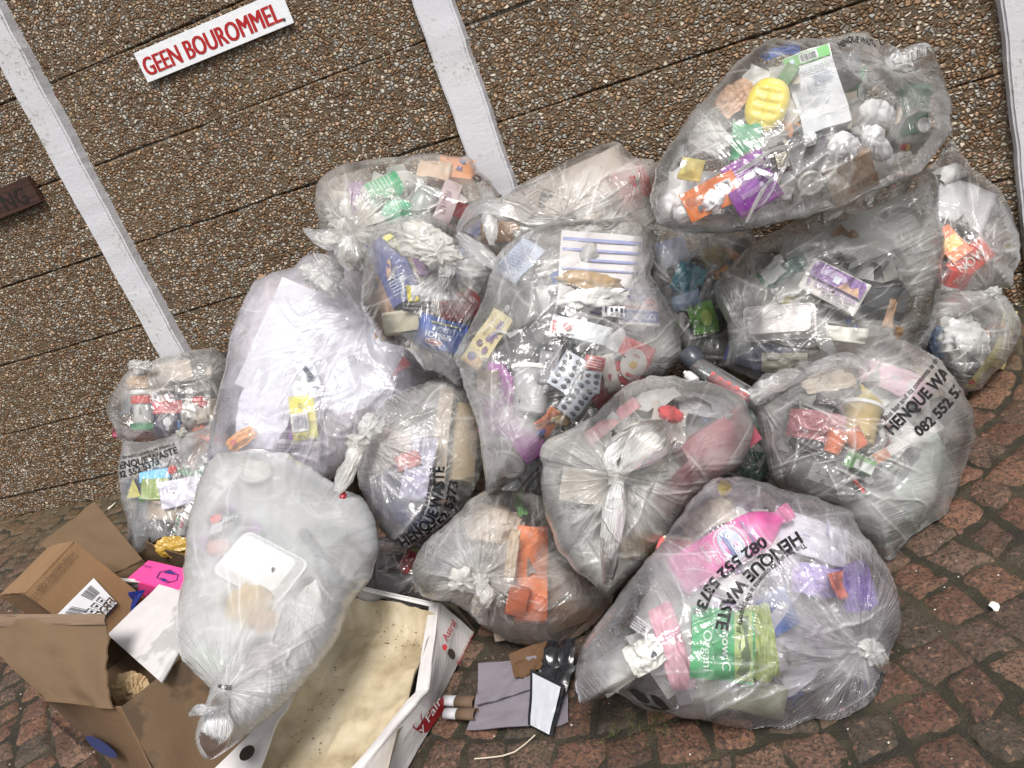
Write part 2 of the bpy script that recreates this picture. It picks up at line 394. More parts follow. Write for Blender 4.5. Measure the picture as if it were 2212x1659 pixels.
        for k in range(nth):
            for tri in ((c0, k, (k + 1) % nth), (c1, L + (k + 1) % nth, L + k)):
                try: bm.faces.new([bm.verts[x] for x in tri]).smooth = True
                except ValueError: pass
        bm.to_mesh(me); bm.free()
        kn = np.zeros((len(U), 4), np.float32)
        best = np.full(len(U), 1e9)
        for (kx, ky, st) in (s.knots or ((s.cu, s.cv, 0),)):
            dx = U - kx; dy = Vv - ky; q = np.hypot(dx, dy) + 1e-3; sel = q < best; best = np.minimum(best, q)
            K = 12.0
            for a_, val in enumerate((dx / q * K, dy / q * K, q * .006, st * np.exp(-q / (s.size * .55)) * np.clip(q / 10, 0, 1))):
                kn[:, a_] = np.where(sel, val, kn[:, a_])
        ca = me.attributes.new('kn', 'FLOAT_COLOR', 'POINT'); ca.data.foreach_set('color', kn.ravel())
        fa = me.attributes.new('fold', 'FLOAT', 'POINT'); fa.data.foreach_set('value', np.where(B > .5, fo * .2, fo).astype(np.float32))
        an = math.radians(s.tdir)
        sp_ = (U * np.cos(an) + Vv * np.sin(an)) * .004; sq_ = (-U * np.sin(an) + Vv * np.cos(an)) * .05 + .9 * vn(U / 160, Vv / 160, s.seed + 60)
        sa = me.attributes.new('st', 'FLOAT_VECTOR', 'POINT'); sa.data.foreach_set('vector', np.stack([sp_, sq_, np.full(len(U), s.seed * 3.1)], -1).astype(np.float32).ravel())
        s.fo = link('bag_film', me, mat, parent); return s.fo
    def clear(s):
        U, Vv, B = s.UV; c = np.zeros(len(U))
        for (iu, iv, ir, idp) in s.items:
            if idp < float(s.depth(iu, iv, False)) + .05: c = np.maximum(c, np.clip((ir * 1.25 - np.hypot(U - iu, Vv - iv)) / (ir * .4), 0, 1))
        a = s.fo.data.attributes.new('clr', 'FLOAT', 'POINT'); a.data.foreach_set('value', np.where(B > .5, 1, c).astype(np.float32))
    def frame(s, u, v, rot, w, h, sink=.0, tilt=.65):
        """tangent frame just under the film, pushed in until the rectangle w x h (px) stays inside"""
        e = 34.0
        P0 = s.surf(u, v, cre=False); Px = s.surf(min(u + e, 1e9), v, cre=False) - s.surf(u - e, v, cre=False); Py = s.surf(u, v + e, cre=False) - s.surf(u, v - e, cre=False)
        n = np.cross(Px, Py); n /= np.linalg.norm(n); tc = CAM - P0; tc /= np.linalg.norm(tc)
        if n @ tc < 0: n = -n
        n = n * tilt + tc * (1 - tilt); n /= np.linalg.norm(n)
        a = math.radians(rot)
        def onp(uu, vv, P):
            r = ray(uu, vv); return CAM + r * (((P - CAM) @ n) / (r @ n))
        x = onp(u + 10 * math.cos(a), v + 10 * math.sin(a), P0) - P0; x /= np.linalg.norm(x)
        y = np.cross(n, x)
        d = float((P0 - CAM) @ RW[2]); k = d / F
        mx = 0.0
        for sx in (-1, 0, 1):
            for sy in (-1, 0, 1):
                Q = P0 + x * sx * w * k * .5 + y * sy * h * k * .5
                c = RW @ (Q - CAM); uu = CU + F * c[0] / c[2]; vv = CV + F * c[1] / c[2]
                df = float(s.depth(uu, vv, False)) if s.rho(uu, vv) < 1 else float(s.base(uu, vv))
                mx = max(mx, df - c[2])
        P = P0 - n * (min(mx, .09) + .012 + sink)
        # keep the picture position after sinking
        r = ray(u, v); t = ((P - CAM) @ n) / (r @ n); P = CAM + r * t; k = t / F / math.sqrt(max(.5, float(n @ tc)))
        s.items.append((u, v, math.hypot(w, h) * .42, float((P - CAM) @ RW[2])))
        M = Matrix(((x[0], y[0], n[0], P[0]), (x[1], y[1], n[1], P[1]), (x[2], y[2], n[2], P[2]), (0, 0, 0, 1)))
        return M, k

def split_tris(V, P, mx):
    out = []
    st = []
    for p in P:
        for i in range(1, len(p) - 1): st.append((V[p[0]], V[p[i]], V[p[i + 1]]))
    while st:
        a, b, c = st.pop()
        l = [np.hypot(*(a - b)), np.hypot(*(b - c)), np.hypot(*(c - a))]; k = int(np.argmax(l))
        if l[k] <= mx: out.append((a, b, c)); continue
        if k == 0: mm = (a + b) / 2; st += [(a, mm, c), (mm, b, c)]
        elif k == 1: mm = (b + c) / 2; st += [(a, b, mm), (a, mm, c)]
        else: mm = (c + a) / 2; st += [(a, b, mm), (mm, b, c)]
    return out
def film_text(bag, s, path, capv, mat, parent, bold=.03, name='printed_lettering', off=.003, span=None):
    """lettering printed on the film, following a baseline given as image points"""
    V, P, W = text_geo(s, bold)
    pa = np.array(path, float); seg = np.hypot(*(pa[1:] - pa[:-1]).T); cum = np.concatenate([[0], np.cumsum(seg)]); L = cum[-1]
    tr = split_tris(V, P, .45)
    T = np.array(tr).reshape(-1, 2)
    q = T[:, 0] / W * L; x = np.interp(q, cum, pa[:, 0]); y = np.interp(q, cum, pa[:, 1])
    q1 = np.clip(q - 8, 0, L); q2 = np.clip(q + 8, 0, L)
    dx = np.interp(q2, cum, pa[:, 0]) - np.interp(q1, cum, pa[:, 0]); dy = np.interp(q2, cum, pa[:, 1]) - np.interp(q1, cum, pa[:, 1])
    n = np.hypot(dx, dy); dx /= n; dy /= n
    u = x + dy * T[:, 1] * capv; v = y - dx * T[:, 1] * capv
    r = bag.rho(u, v).reshape(-1, 3).max(1); keep = r < .985
    Pw = bag.surf(u, v, off).reshape(-1, 3, 3)[keep].reshape(-1, 3)
    if not len(Pw): return
    me = mesh_np(name, Pw, np.arange(len(Pw)).reshape(-1, 3)[:, ::-1], False)
    return link(name, me, mat, parent)

def tube(bag_or_none, path, radii, mat, parent, name='gathered_tail', seed=0, nth=72, ns=60, flat=.6, pleat=.35, freq=5.0):
    pleat *= .7; freq *= .6
    """pleated tube of gathered film through (u, v, depth) points"""
    pa = np.array(path, float); t = np.linspace(0, len(pa) - 1, ns)
    def cr(a):
        a = np.array(a, float); i = np.clip(np.floor(t).astype(int), 0, len(a) - 2); f = (t - i)
        if a.ndim > 1: f = f[:, None]
        p0 = a[np.maximum(i - 1, 0)]; p1 = a[i]; p2 = a[i + 1]; p3 = a[np.minimum(i + 2, len(a) - 1)]
        return .5 * (2 * p1 + (p2 - p0) * f + (2 * p0 - 5 * p1 + 4 * p2 - p3) * f * f + (3 * p1 - p0 - 3 * p2 + p3) * f ** 3)
    c = cr(pa); rd = np.maximum(cr(radii), .5)
    C3 = at(c[:, 0], c[:, 1], c[:, 2]); k = c[:, 2] / F
    T3 = np.gradient(C3, axis=0); T3 /= np.linalg.norm(T3, axis=1)[:, None]
    vw = C3 - CAM; vw /= np.linalg.norm(vw, axis=1)[:, None]
    sd = np.cross(T3, vw); sd /= np.linalg.norm(sd, axis=1)[:, None]; up = np.cross(sd, T3)
    th = np.linspace(0, 2 * math.pi, nth, endpoint=False)
    ct, st = np.cos(th), np.sin(th); sv_ = np.arange(ns)[:, None] / ns
    pl = 1 + pleat * rg(ct * freq * .5 + 20 + sv_ * 1.2, st * freq * .5 + 20 + sv_ * .7, seed) + pleat * .5 * rg(ct * freq + 9 + sv_ * 3, st * freq + 20 - sv_ * 3, seed + 1) \
        + .10 * vn(ct * 2 + sv_ * 9, st * 2 + sv_ * 7, seed + 2)
    r = rd[:, None] * k[:, None] * pl
    P = C3[:, None] + sd[:, None] * (r * ct)[..., None] + up[:, None] * (r * st * flat)[..., None]
    i = np.arange(ns - 1)[:, None] * nth; j = np.arange(nth)[None]; j2 = (j + 1) % nth
    Q = np.stack([i + j, i + j2, i + nth + j2, i + nth + j], -1).reshape(-1, 4)
    me = mesh_np(name, P.reshape(-1, 3), Q)
    kn = np.zeros((ns * nth, 4), np.float32); kn[:, 0] = np.tile(ct * 5, ns); kn[:, 1] = np.tile(st * 5, ns); kn[:, 2] = np.repeat(np.arange(ns) * .03, nth); kn[:, 3] = .35
    ca = me.attributes.new('kn', 'FLOAT_COLOR', 'POINT'); ca.data.foreach_set('color', kn.ravel())
    fa = me.attributes.new('fold', 'FLOAT', 'POINT'); fa.data.foreach_set('value', np.clip((pl.ravel() - 1) * 1.2, 0, 1).astype(np.float32))
    return link(name, me, mat, parent)

def ico(sub=4):
    bm = bmesh.new(); bmesh.ops.create_icosphere(bm, subdivisions=sub, radius=1)
    V = np.array([v.co[:] for v in bm.verts]); Fc = np.array([[v.index for v in f.verts] for f in bm.faces]); bm.free(); return V, Fc
ICO4 = ico(4); ICO5 = ico(5)
def lump_verts(sx, sy, sz, seed, rough=.35, freq=1.6, sub=4):
    V, Fc = ICO5 if sub == 5 else ICO4
    x, y, z = V.T
    n = rg(x * freq + z * freq * .8 + seed, y * freq - z * freq * .6, seed) + .38 * rg(x * freq * 2.3 - z * 2 + 7, y * freq * 2.3 + z * 2.2, seed + 1) + .13 * rg(x * freq * 5 + z * 4, y * freq * 5 - z * 4, seed + 2)
    r = 1 + rough * .5 * n
    return np.stack([x * r * sx, y * r * sy, z * r * sz], -1), Fc
def gather_blob(u, v, d, w, h, mat, parent, name='gathered_film', seed=0, rot=0, rough=.5, freq=1.35):
    rough *= .8
    """ruffled lump of bunched film"""
    V, Fc = lump_verts(1, 1, .55, seed, rough * .7, freq, 5); an_ = np.arctan2(V[:, 1], V[:, 0]); ca_, sa_ = np.cos(an_), np.sin(an_)
    rp = (1 + .20 * rg(ca_ * 2.1 + seed, sa_ * 2.1 + 9, seed) + .10 * rg(ca_ * 5 + seed, sa_ * 5 + V[:, 2] * 2, seed + 3)); V = V * [1, 1, 1.0] * rp[:, None]; k = d / F; a = math.radians(rot)
    x, y, z = V.T; x = x * w / 2 * k; y = y * h / 2 * k; z = z * min(w, h) / 2 * k
    ex = RW[0] * math.cos(a) + RW[1] * math.sin(a); ey = -RW[0] * math.sin(a) + RW[1] * math.cos(a)
    P = at(u, v, d) + x[:, None] * ex + y[:, None] * ey - z[:, None] * RW[2]
    me = mesh_np(name, P, Fc[:, ::-1])
    n = len(P); kn = np.zeros((n, 4), np.float32); kn[:, :3] = V * 5; kn[:, 3] = .4
    ca = me.attributes.new('kn', 'FLOAT_COLOR', 'POINT'); ca.data.foreach_set('color', kn.ravel())
    fo = np.clip((np.linalg.norm(V / [1, 1, .55], axis=1) - 1) * 2.2, 0, 1)
    fa = me.attributes.new('fold', 'FLOAT', 'POINT'); fa.data.foreach_set('value', fo.astype(np.float32))
    return link(name, me, mat, parent)

# ---------------------------------------------------------------- things inside the bags
INK = cmat((.015, .015, .02), .5, 'black_ink')
def on_plane(parent, decals, w, h, z=.0006, curve=None):
    """printed panels and lettering; coordinates run -.5 to .5 over the face; curve = (radius, flat) wraps a round body"""
    def mp(x, y, zz):
        if curve is None: return (x, y, zz)
        R, fl = curve; a = max(-1.5, min(1.5, x / R)); return (math.sin(a) * (R + zz), y, (math.cos(a) * R - R) * fl + zz)
    lay = z
    for dcl in decals:
        k = dcl[0]; lay += .0005; mb = MB()
        if k == 'rect':
            _, x0, y0, x1, y1, c = dcl; nx = 10 if curve else 1
            xs = [(x0 + (x1 - x0) * i / nx) * w for i in range(nx + 1)]
            mb.add([mp(x, yy * h, lay) for x in xs for yy in (y0, y1)], [(2 * i, 2 * i + 2, 2 * i + 3, 2 * i + 1) for i in range(nx)])
            mb.build('label_panel', cmat(c, .45), parent)
        elif k == 'poly':
            _, pts, c = dcl
            mb.add([mp(x * w, y * h, lay) for x, y in pts], [tuple(range(len(pts)))]); mb.build('label_panel', cmat(c, .45), parent)
        elif k == 'ell':
            _, cx, cy, rx, ry, c = dcl
            mb.add([mp((cx + rx * math.cos(t * math.pi / 12)) * w, (cy + ry * math.sin(t * math.pi / 12)) * h, lay) for t in range(24)], [tuple(range(24))]); mb.build('label_panel', cmat(c, .45), parent)
        elif k == 'bars':
            _, x0, y0, x1, y1, c = dcl; rn = random.Random(int(x0 * 100) + 5); x = x0
            while x < x1:
                b = rn.choice((.3, .5, .9)) * (x1 - x0) / 26
                mb.add([mp(q * w, r * h, lay) for q, r in ((x, y0), (min(x + b, x1), y0), (min(x + b, x1), y1), (x, y1))], [(0, 1, 2, 3)]); x += b + rn.choice((.3, .5, .8)) * (x1 - x0) / 26
            mb.build('barcode', cmat(c, .5), parent)
        elif k == 'lines':
            _, x0, y0, x1, y1, nl, c = dcl; rn = random.Random(nl + int(w * 1e4)); dy = (y1 - y0) / nl
            for i in range(nl):
                x = x0; ly = y0 + i * dy
                end = x1 - rn.random() * .3 * (x1 - x0)
                while x < end:
                    b = rn.uniform(.04, .14) * (x1 - x0)
                    mb.add([mp(q * w, r * h, lay) for q, r in ((x, ly), (min(x + b, x1), ly), (min(x + b, x1), ly + dy * .45), (x, ly + dy * .45))], [(0, 1, 2, 3)]); x += b + .03 * (x1 - x0)
            mb.build('small_print', cmat(c, .5), parent)
        elif k == 'txt':
            _, s_, cx, cy, hh, c, rot, wmax = dcl
            V, P, W = text_geo(s_, .012); hgt = hh * h; sc = hgt; sx = sc
            if wmax: sx = wmax * w / W
            a = math.radians(rot); ca, sa = math.cos(a), math.sin(a)
            pts = []
            V, P, W = text_geo(s_, 0.0); sx = wmax * w / W if wmax else sc
            for ci, dx in enumerate((-.045, .045) if hh < .55 else (-.065, 0, .065)):      # struck twice for weight
                pts = []
                for x, y in V:
                    x = (x - W / 2) * sx + dx * sc * .7; y = (y - .5) * sc
                    pts.append(mp(cx * w + x * ca - y * sa, cy * h + x * sa + y * ca, lay + ci * .0002))
                mb.add(pts, P)
            mb.build('lettering', cmat(c, .5), parent)
GLASSY = None
def clear_mat():
    global GLASSY
    if GLASSY: return GLASSY
    mt, n, l, p = newmat('clear_plastic'); out = n['Material Output']; n.remove(p)
    tr = N(n, 'ShaderNodeBsdfTransparent', Color=(.86, .9, .9, 1)); gl = N(n, 'ShaderNodeBsdfGlossy', Roughness=.12)
    lw = N(n, 'ShaderNodeLayerWeight', Blend=.55); m = n.new('ShaderNodeMixShader')
    df = N(n, 'ShaderNodeBsdfDiffuse', Color=(.7, .72, .72, 1)); m0 = n.new('ShaderNodeMixShader'); m0.inputs[0].default_value = .12
    l.new(tr.outputs[0], m0.inputs[1]); l.new(df.outputs[0], m0.inputs[2])
    l.new(math_(n, l, 'MULTIPLY', lw.outputs['Facing'], .8), m.inputs[0]); l.new(m0.outputs[0], m.inputs[1]); l.new(gl.outputs[0], m.inputs[2]); l.new(m.outputs[0], out.inputs[0])
    GLASSY = mt; return mt
_seed = [11]
def item(bag, kind, name, cat, label, uv, wh, rot, col, decals=(), t=.03, sink=0., group=None, tilt=.65, col2=None, rough=.5, M=None, k=None, **kw):
    _seed[0] += 1; sd = _seed[0]
    if M is None: M, k = bag.frame(uv[0], uv[1], rot, wh[0], wh[1], sink, tilt)
    w, h = wh[0] * k, wh[1] * k
    r = root(name, label, cat, M, group); c2 = col2 or [x * .8 for x in col]
    if kind == 'box':
        bevel_box('carton_body', w, h, t, cmat(col, rough), r, warp=.004 if kw.get('warp', True) else 0, seed=sd)
        if decals: on_plane(r, decals, w * .96, h * .96, .0035 if kw.get('warp', True) else .0006)
    elif kind == 'card':
        n = 14; xs = np.linspace(-.5, .5, n); X, Y = np.meshgrid(xs, xs); am = kw.get('bend', .008)
        Z = am * vn(X * 2.3 + sd, Y * 2.3, sd) + am * .6 * rg(X * 3 + sd, Y * 2, sd + 1) - .004
        V = np.stack([X * w, Y * h, Z], -1).reshape(-1, 3); V2 = V.copy(); V2[:, 2] -= .0014
        Q = [(i * n + j, i * n + j + 1, (i + 1) * n + j + 1, (i + 1) * n + j) for i in range(n - 1) for j in range(n - 1)]
        mb = MB().add(V, Q).add(V2, [q[::-1] for q in Q]); e = [j for j in range(n)] + [i * n + n - 1 for i in range(1, n)] + [n * n - 1 - j for j in range(1, n)] + [i * n for i in range(n - 2, 0, -1)]
        mb.f += [(e[a], e[(a + 1) % len(e)] , n * n + e[(a + 1) % len(e)], n * n + e[a])[::-1] for a in range(len(e))]
        mb.build('sheet', cmat(col, rough), r, True)
        if decals: on_plane(r, decals, w * .95, h * .95, am * .9)
    elif kind == 'wrap':
        n = 36; xs = np.linspace(-.5, .5, n); X, Y = np.meshgrid(xs, xs); fr = kw.get('freq', 2.6); am = kw.get('bend', .16) * min(w, h)
        Z = am * (rg(X * fr + sd + .4 * vn(X * 4, Y * 4, sd), Y * fr, sd) * .6 + .35 * rg(X * fr * 2.4, Y * fr * 2.4 + sd, sd + 1) + .15 * rg(X * fr * 5, Y * fr * 5, sd + 2)) - am
        ed = 1 + .10 * vn(X * 3 + 9, Y * 3 + sd, sd + 4); rr = 1 - .12 * (X * X + Y * Y) * 2
        V = np.stack([X * w * ed * rr, Y * h * ed * rr, Z - .25 * w * (X * X + Y * Y)], -1).reshape(-1, 3)
        Q = [(i * n + j, i * n + j + 1, (i + 1) * n + j + 1, (i + 1) * n + j) for i in range(n - 1) for j in range(n - 1)]
        MB().add(V, Q).build('crumpled_sheet', kw.get('mat') or cmat(col, rough, 'foil_wrapper' if rough < .4 else 'paper'), r, True)
        if decals: on_plane(r, decals, w * .9, h * .9, .002)
    elif kind == 'ball':
        V, Fc = lump_verts(w / 2, h / 2, min(w, h) / 2.4, sd, kw.get('lump', .5), 1.9); V = V - [0, 0, min(w, h) / 2.2]
        link('crumpled_tissue', mesh_np('crumpled_tissue', V, Fc), kw.get('mat') or cmat(col, .9, 'tissue'), r)
    elif kind == 'oval':
        V = []; Fc = []; nr, nt = 14, 40
        for i in range(nr + 1):
            q = i / nr
            for j in range(nt):
                a = 2 * math.pi * j / nt; sq = (abs(math.cos(a)) ** 2.3 + abs(math.sin(a)) ** 2.3) ** (-1 / 2.3)
                x = math.cos(a) * q * sq * w / 2; y = math.sin(a) * q * sq * h / 2
                z = -.018 * q ** 6 - (.004 * max(0, math.cos(y / h * 34)) * (1 if abs(x) < w * .3 else 0)) - (.003 if abs(x) < w * .02 else 0)
                V.append((x, y, z))
        for j in range(nt): V.append((V[nr * nt + j][0] * .9, V[nr * nt + j][1] * .9, -.045))
        for i in range(nr + 1):
            for j in range(nt): Fc.append((i * nt + j, (i + 1) * nt + j, (i + 1) * nt + (j + 1) % nt, i * nt + (j + 1) % nt))
        MB().add(V, Fc).build('dish_shell', cmat(col, .35, 'plastic'), r, True)
    elif kind in ('can', 'bottle', 'tub', 'cup'):
        R = w / 2; H = h / 2
        prof = {'can': [(R * .86, -H), (R, -H + R * .15), (R, H - R * .15), (R * .86, H), (R * .8, H - .003), (0.001, H - .004)],
                'tub': [(R * .8, -H), (R * .84, -H + .002), (R * .97, H * .8), (R * 1.04, H * .82), (R * 1.04, H), (R * .98, H * 1.0), (.001, H * .98)],
                'cup': [(R * .7, -H), (R * .72, -H + .002), (R, H * .92), (R * 1.05, H * .95), (R * 1.02, H), (R * .95, H * .97), (.001, H * .3)],
                'bottle': [(R * .82, -H), (R * .98, -H + R * .2), (R, -H * .2), (R * .97, H * .3), (R * .9, H * .48), (R * .6, H * .66), (R * .34, H * .76), (R * .34, H * .86)]}[kind]
        V, Fc = lathe(prof, 36, kw.get('flat', 1.0)); mt = clear_mat() if kw.get('clear') else cmat(col, .3, 'plastic')
        MB().add(V, Fc).build(kind + '_body', mt, r, True)
        if kind == 'bottle' and not kw.get('nocap'):
            V, Fc = lathe([(R * .42, H * .84), (R * .42, H), (R * .36, H * 1.01), (.001, H * 1.01)], 28, kw.get('flat', 1.0)); V = [(a, b, c - (R - R * .42) * kw.get('flat', 1.0)) for a, b, c in V]
            MB().add(V, Fc).build('cap', cmat(c2, .35, 'plastic'), r, True)
        if kind == 'tub':
            V, Fc = lathe([(R * 1.07, H * .86), (R * 1.09, H * .88), (R * 1.09, H * 1.06), (R * 1.0, H * 1.08), (.001, H * 1.06)], 36); V = [(a, b, c + R * .09) for a, b, c in V]
            MB().add(V, Fc).build('lid', cmat(c2, .35, 'plastic'), r, True)
        if decals: on_plane(r, decals, w * 1.3, h, .0012, (R, kw.get('flat', 1.0)))
    elif kind == 'disc':
        R = w / 2; V = []; Fc = []; nt = 40
        prof = [(0, -.004), (.62, -.004), (.72, -.006), (.78, 0), (.9, .001), (1, -.002), (1, -.010), (.9, -.012)]
        for q, z in prof:
            for j in range(nt): a = 2 * math.pi * j / nt; V.append((max(q, .01) * R * math.cos(a), max(q, .01) * R * h / w * math.sin(a), z))
        for i in range(len(prof) - 1):
            for j in range(nt): Fc.append((i * nt + j, (i + 1) * nt + j, (i + 1) * nt + (j + 1) % nt, i * nt + (j + 1) % nt))
        MB().add(V, Fc).build('lid_disc', cmat(col, rough, kw.get('mk', 'plastic')), r, True)
        if decals: on_plane(r, decals, w, h, .0005)
    elif kind == 'tray':
        # shallow moulded tray, rim towards the film
        dp = t; ins = min(w, h) * .14; mb = MB()
        def ring(x, y, z, rc): 
            o = []
            for cx, cy, a0 in ((x - rc, y - rc, 0), (-x + rc, y - rc, 90), (-x + rc, -y + rc, 180), (x - rc, -y + rc, 270)):
                for q in range(5): a = math.radians(a0 + q * 22.5); o.append((cx + rc * math.cos(a), cy + rc * math.sin(a), z))
            return o
        rc = min(w, h) * .16
        fl = -1 if kw.get('face') != 'down' else 1
        rings = [ring(w / 2, h / 2, 0 if fl < 0 else -dp, rc), ring(w / 2 * .95, h / 2 * .95, .001 if fl < 0 else -dp + .001, rc), ring(w / 2 - ins, h / 2 - ins, fl * 0 - dp if fl < 0 else 0, rc * .8), ring(w * .06, h * .06, -dp if fl < 0 else 0, rc * .1)]
        n = 20
        for R_ in rings: mb.v += R_
        for i in range(3):
            for j in range(n): mb.f.append((i * n + j, i * n + (j + 1) % n, (i + 1) * n + (j + 1) % n, (i + 1) * n + j))
        mb.f.append(tuple(range(3 * n, 4 * n)))
        mb.build('tray_shell', cmat(col, rough, 'plastic'), r, False)
        if decals: on_plane(r, decals, w * .7, h * .7, (-dp if fl < 0 else 0) + .001)
    elif kind == 'blister':
        bevel_box('foil_card', w, h, .0012, cmat(col, .35, 'foil'), r, bev=.0003)
        ny = kw.get('ny', 5); V0, F0 = lump_verts(1, 1, 1, 3, 0, 1, 4)
        for i in range(2):
            for j in range(ny):
                cx = (-.24 + .48 * i) * w; cy = (-.5 + (j + .5) / ny) * h * .92
                V = V0 * [w * .15, h / ny * .30, .0035] + [cx, cy, .0004]
                link('pill_pocket', mesh_np('pill_pocket', V, F0), cmat(kw.get('pk', (.10, .10, .10)), .25, 'foil_pocket'), r)
    return r

def filler(bag, name, label, pal, n=60, seed=0, smin=.03, smax=.085, dmin=.06):
    smin *= 1.5; smax *= 1.5; n = int(n * 1.1); dmin = min(dmin, bag.T * .5)
    """loose mixed scraps that fill a bag behind its front film: one uncountable mass"""
    rn = np.random.RandomState(seed + 17); Vs = []; Fs = []; Cs = []; g = 7; b = 0
    xs = np.linspace(-.5, .5, g); X, Y = np.meshgrid(xs, xs)
    Q = np.array([(i * g + j, i * g + j + 1, (i + 1) * g + j + 1, (i + 1) * g + j) for i in range(g - 1) for j in range(g - 1)])
    for i in range(n):
        a = rn.uniform(0, 2 * math.pi); q = math.sqrt(rn.uniform(0, .8)); R = bag.R[int(a / 2 / math.pi * NA) % NA]
        u = bag.cu + math.cos(a) * q * R; v = bag.cv + math.sin(a) * q * R
        fr = float(bag.depth(u, v, False)); bk = float(bag.base(u, v) + bag.Tb * math.sqrt(max(0, 1 - q * q)))
        d = fr + dmin + max(bk - fr - dmin, 0) * rn.uniform(0, .75) ** 1.3
        if bk - fr < dmin + .015: continue
        w_, h_ = rn.uniform(smin, smax, 2)
        for (iu, iv, ir, idp) in bag.items:
            if math.hypot(u - iu, v - iv) < ir + .45 * max(w_, h_) * F / d: d = max(d, idp + .045)
        if d > bk + .02: continue
        P = at(u, v, float(bag.clamp(np.array(u), np.array(v), np.array(d))) - .01)
        A = rn.randn(3, 3); A, _ = np.linalg.qr(A); 
        nn = A[2] * .8 + (CAM - P) / np.linalg.norm(CAM - P) * rn.choice([.3, 1.2]); nn /= np.linalg.norm(nn); ex = np.cross(nn, A[0]); ex /= np.linalg.norm(ex); ey = np.cross(nn, ex)
        Z = .022 * vn(X * 2.2 + i, Y * 2.2, i) + .010 * rg(X * 4 + i, Y * 4, i + 1)
        V = P + (X * w_)[..., None] * ex + (Y * h_)[..., None] * ey + Z[..., None] * nn
        V = V.reshape(-1, 3); cc = (V - CAM) @ RW.T; uu = CU + F * cc[:, 0] / cc[:, 2]; vv = CV + F * cc[:, 1] / cc[:, 2]
        if bag.rho(uu, vv).max() > .93: continue
        dn = np.maximum(cc[:, 2], bag.depth(uu, vv, False) + dmin * .8); V = at(uu, vv, dn)
        Vs.append(V); Fs.append(Q + b); b += g * g
        c = pal[rn.randint(len(pal))] if rn.rand() > .08 else [(.45, .05, .05), (.05, .12, .40), (.06, .30, .14), (.62, .50, .10), (.55, .22, .05), (.25, .08, .30)][rn.randint(6)]; fq = rn.uniform(.7, 1.15); c = [min(1, x * fq) for x in c]; Cs.append(np.tile([*c, 1], (g * g, 1)))
    if not Vs: return
    V = np.concatenate(Vs)
    V[:, 2] = np.maximum(V[:, 2], .006); V[:, 1] = np.minimum(V[:, 1], -.014)
    me = mesh_np(name, V, np.concatenate(Fs)); ca = me.attributes.new('Col', 'FLOAT_COLOR', 'POINT'); ca.data.foreach_set('color', np.concatenate(Cs).astype(np.float32).ravel())
    o = link(name, me, SCRAP); tag(o, label, 'waste', kind='stuff'); return o
SCRAP = attr_mat('mixed_scraps', .55)

# ---------------------------------------------------------------- ground: clay pavers laid in arcs, sand and moss in the joints
def paver_mat():
    mt, n, l, p = newmat('clay_paver')
    tc = N(n, 'ShaderNodeTexCoord'); at_ = N(n, 'ShaderNodeAttribute'); at_.attribute_name = 'Col'
    a = N(n, 'ShaderNodeTexNoise', Scale=22.0, Detail=8.0, Roughness=.7); l.new(tc.outputs['Object'], a.inputs['Vector'])
    b = N(n, 'ShaderNodeTexNoise', Scale=130.0, Detail=5.0, Roughness=.7); l.new(tc.outputs['Object'], b.inputs['Vector'])
    g = N(n, 'ShaderNodeTexNoise', Scale=7.0, Detail=6.0, Roughness=.7); l.new(tc.outputs['Object'], g.inputs['Vector'])
    c = mix(n, l, ramp_out(n, l, a.outputs[0], [(.46, (0, 0, 0)), (.70, (.6, .6, .6))]), at_.outputs[0], (.060, .038, .026))
    c = mix(n, l, ramp_out(n, l, b.outputs[0], [(.48, (0, 0, 0)), (.57, (.85, .85, .85))]), c, (.022, .018, .013))
    b2 = N(n, 'ShaderNodeTexNoise', Scale=75.0, Detail=3.0); l.new(tc.outputs['Object'], b2.inputs['Vector'])
    c = mix(n, l, ramp_out(n, l, b2.outputs[0], [(.60, (0, 0, 0)), (.68, (.5, .5, .5))]), c, (.30, .16, .105))
    c = mix(n, l, ramp_out(n, l, g.outputs[0], [(.56, (0, 0, 0)), (.74, (.65, .65, .65))]), c, (.050, .044, .016))
    c = mix(n, l, math_(n, l, 'MULTIPLY', at_.outputs['Alpha'], 1.0, True), (.060, .050, .024), c)
    sp = N(n, 'ShaderNodeSeparateXYZ'); l.new(tc.outputs['Object'], sp.inputs[0])
    nearw = math_(n, l, 'MULTIPLY', math_(n, l, 'ADD', sp.outputs[1], .75), 1.1, True)
    c = mix(n, l, math_(n, l, 'MULTIPLY', nearw, math_(n, l, 'MULTIPLY', a.outputs[0], 1.2), True), c, (.085, .066, .022))
    l.new(c, p.inputs['Base Color']); p.inputs['Roughness'].default_value = .55
    l.new(ramp_out(n, l, g.outputs[0], [(.35, (.38, .38, .38)), (.65, (.8, .8, .8))]), p.inputs['Roughness'])
    h = math_(n, l, 'ADD', math_(n, l, 'MULTIPLY', a.outputs[0], .9), math_(n, l, 'MULTIPLY', b.outputs[0], .35))
    bp = N(n, 'ShaderNodeBump', Strength=1.0, Distance=.012); l.new(h, bp.inputs['Height']); l.new(bp.outputs[0], p.inputs['Normal'])
    return mt
def ramp_out(n, l, src, pts, interp='LINEAR'):
    r = ramp(n, pts, interp); l.new(src, r.inputs[0]); return r.outputs[0]
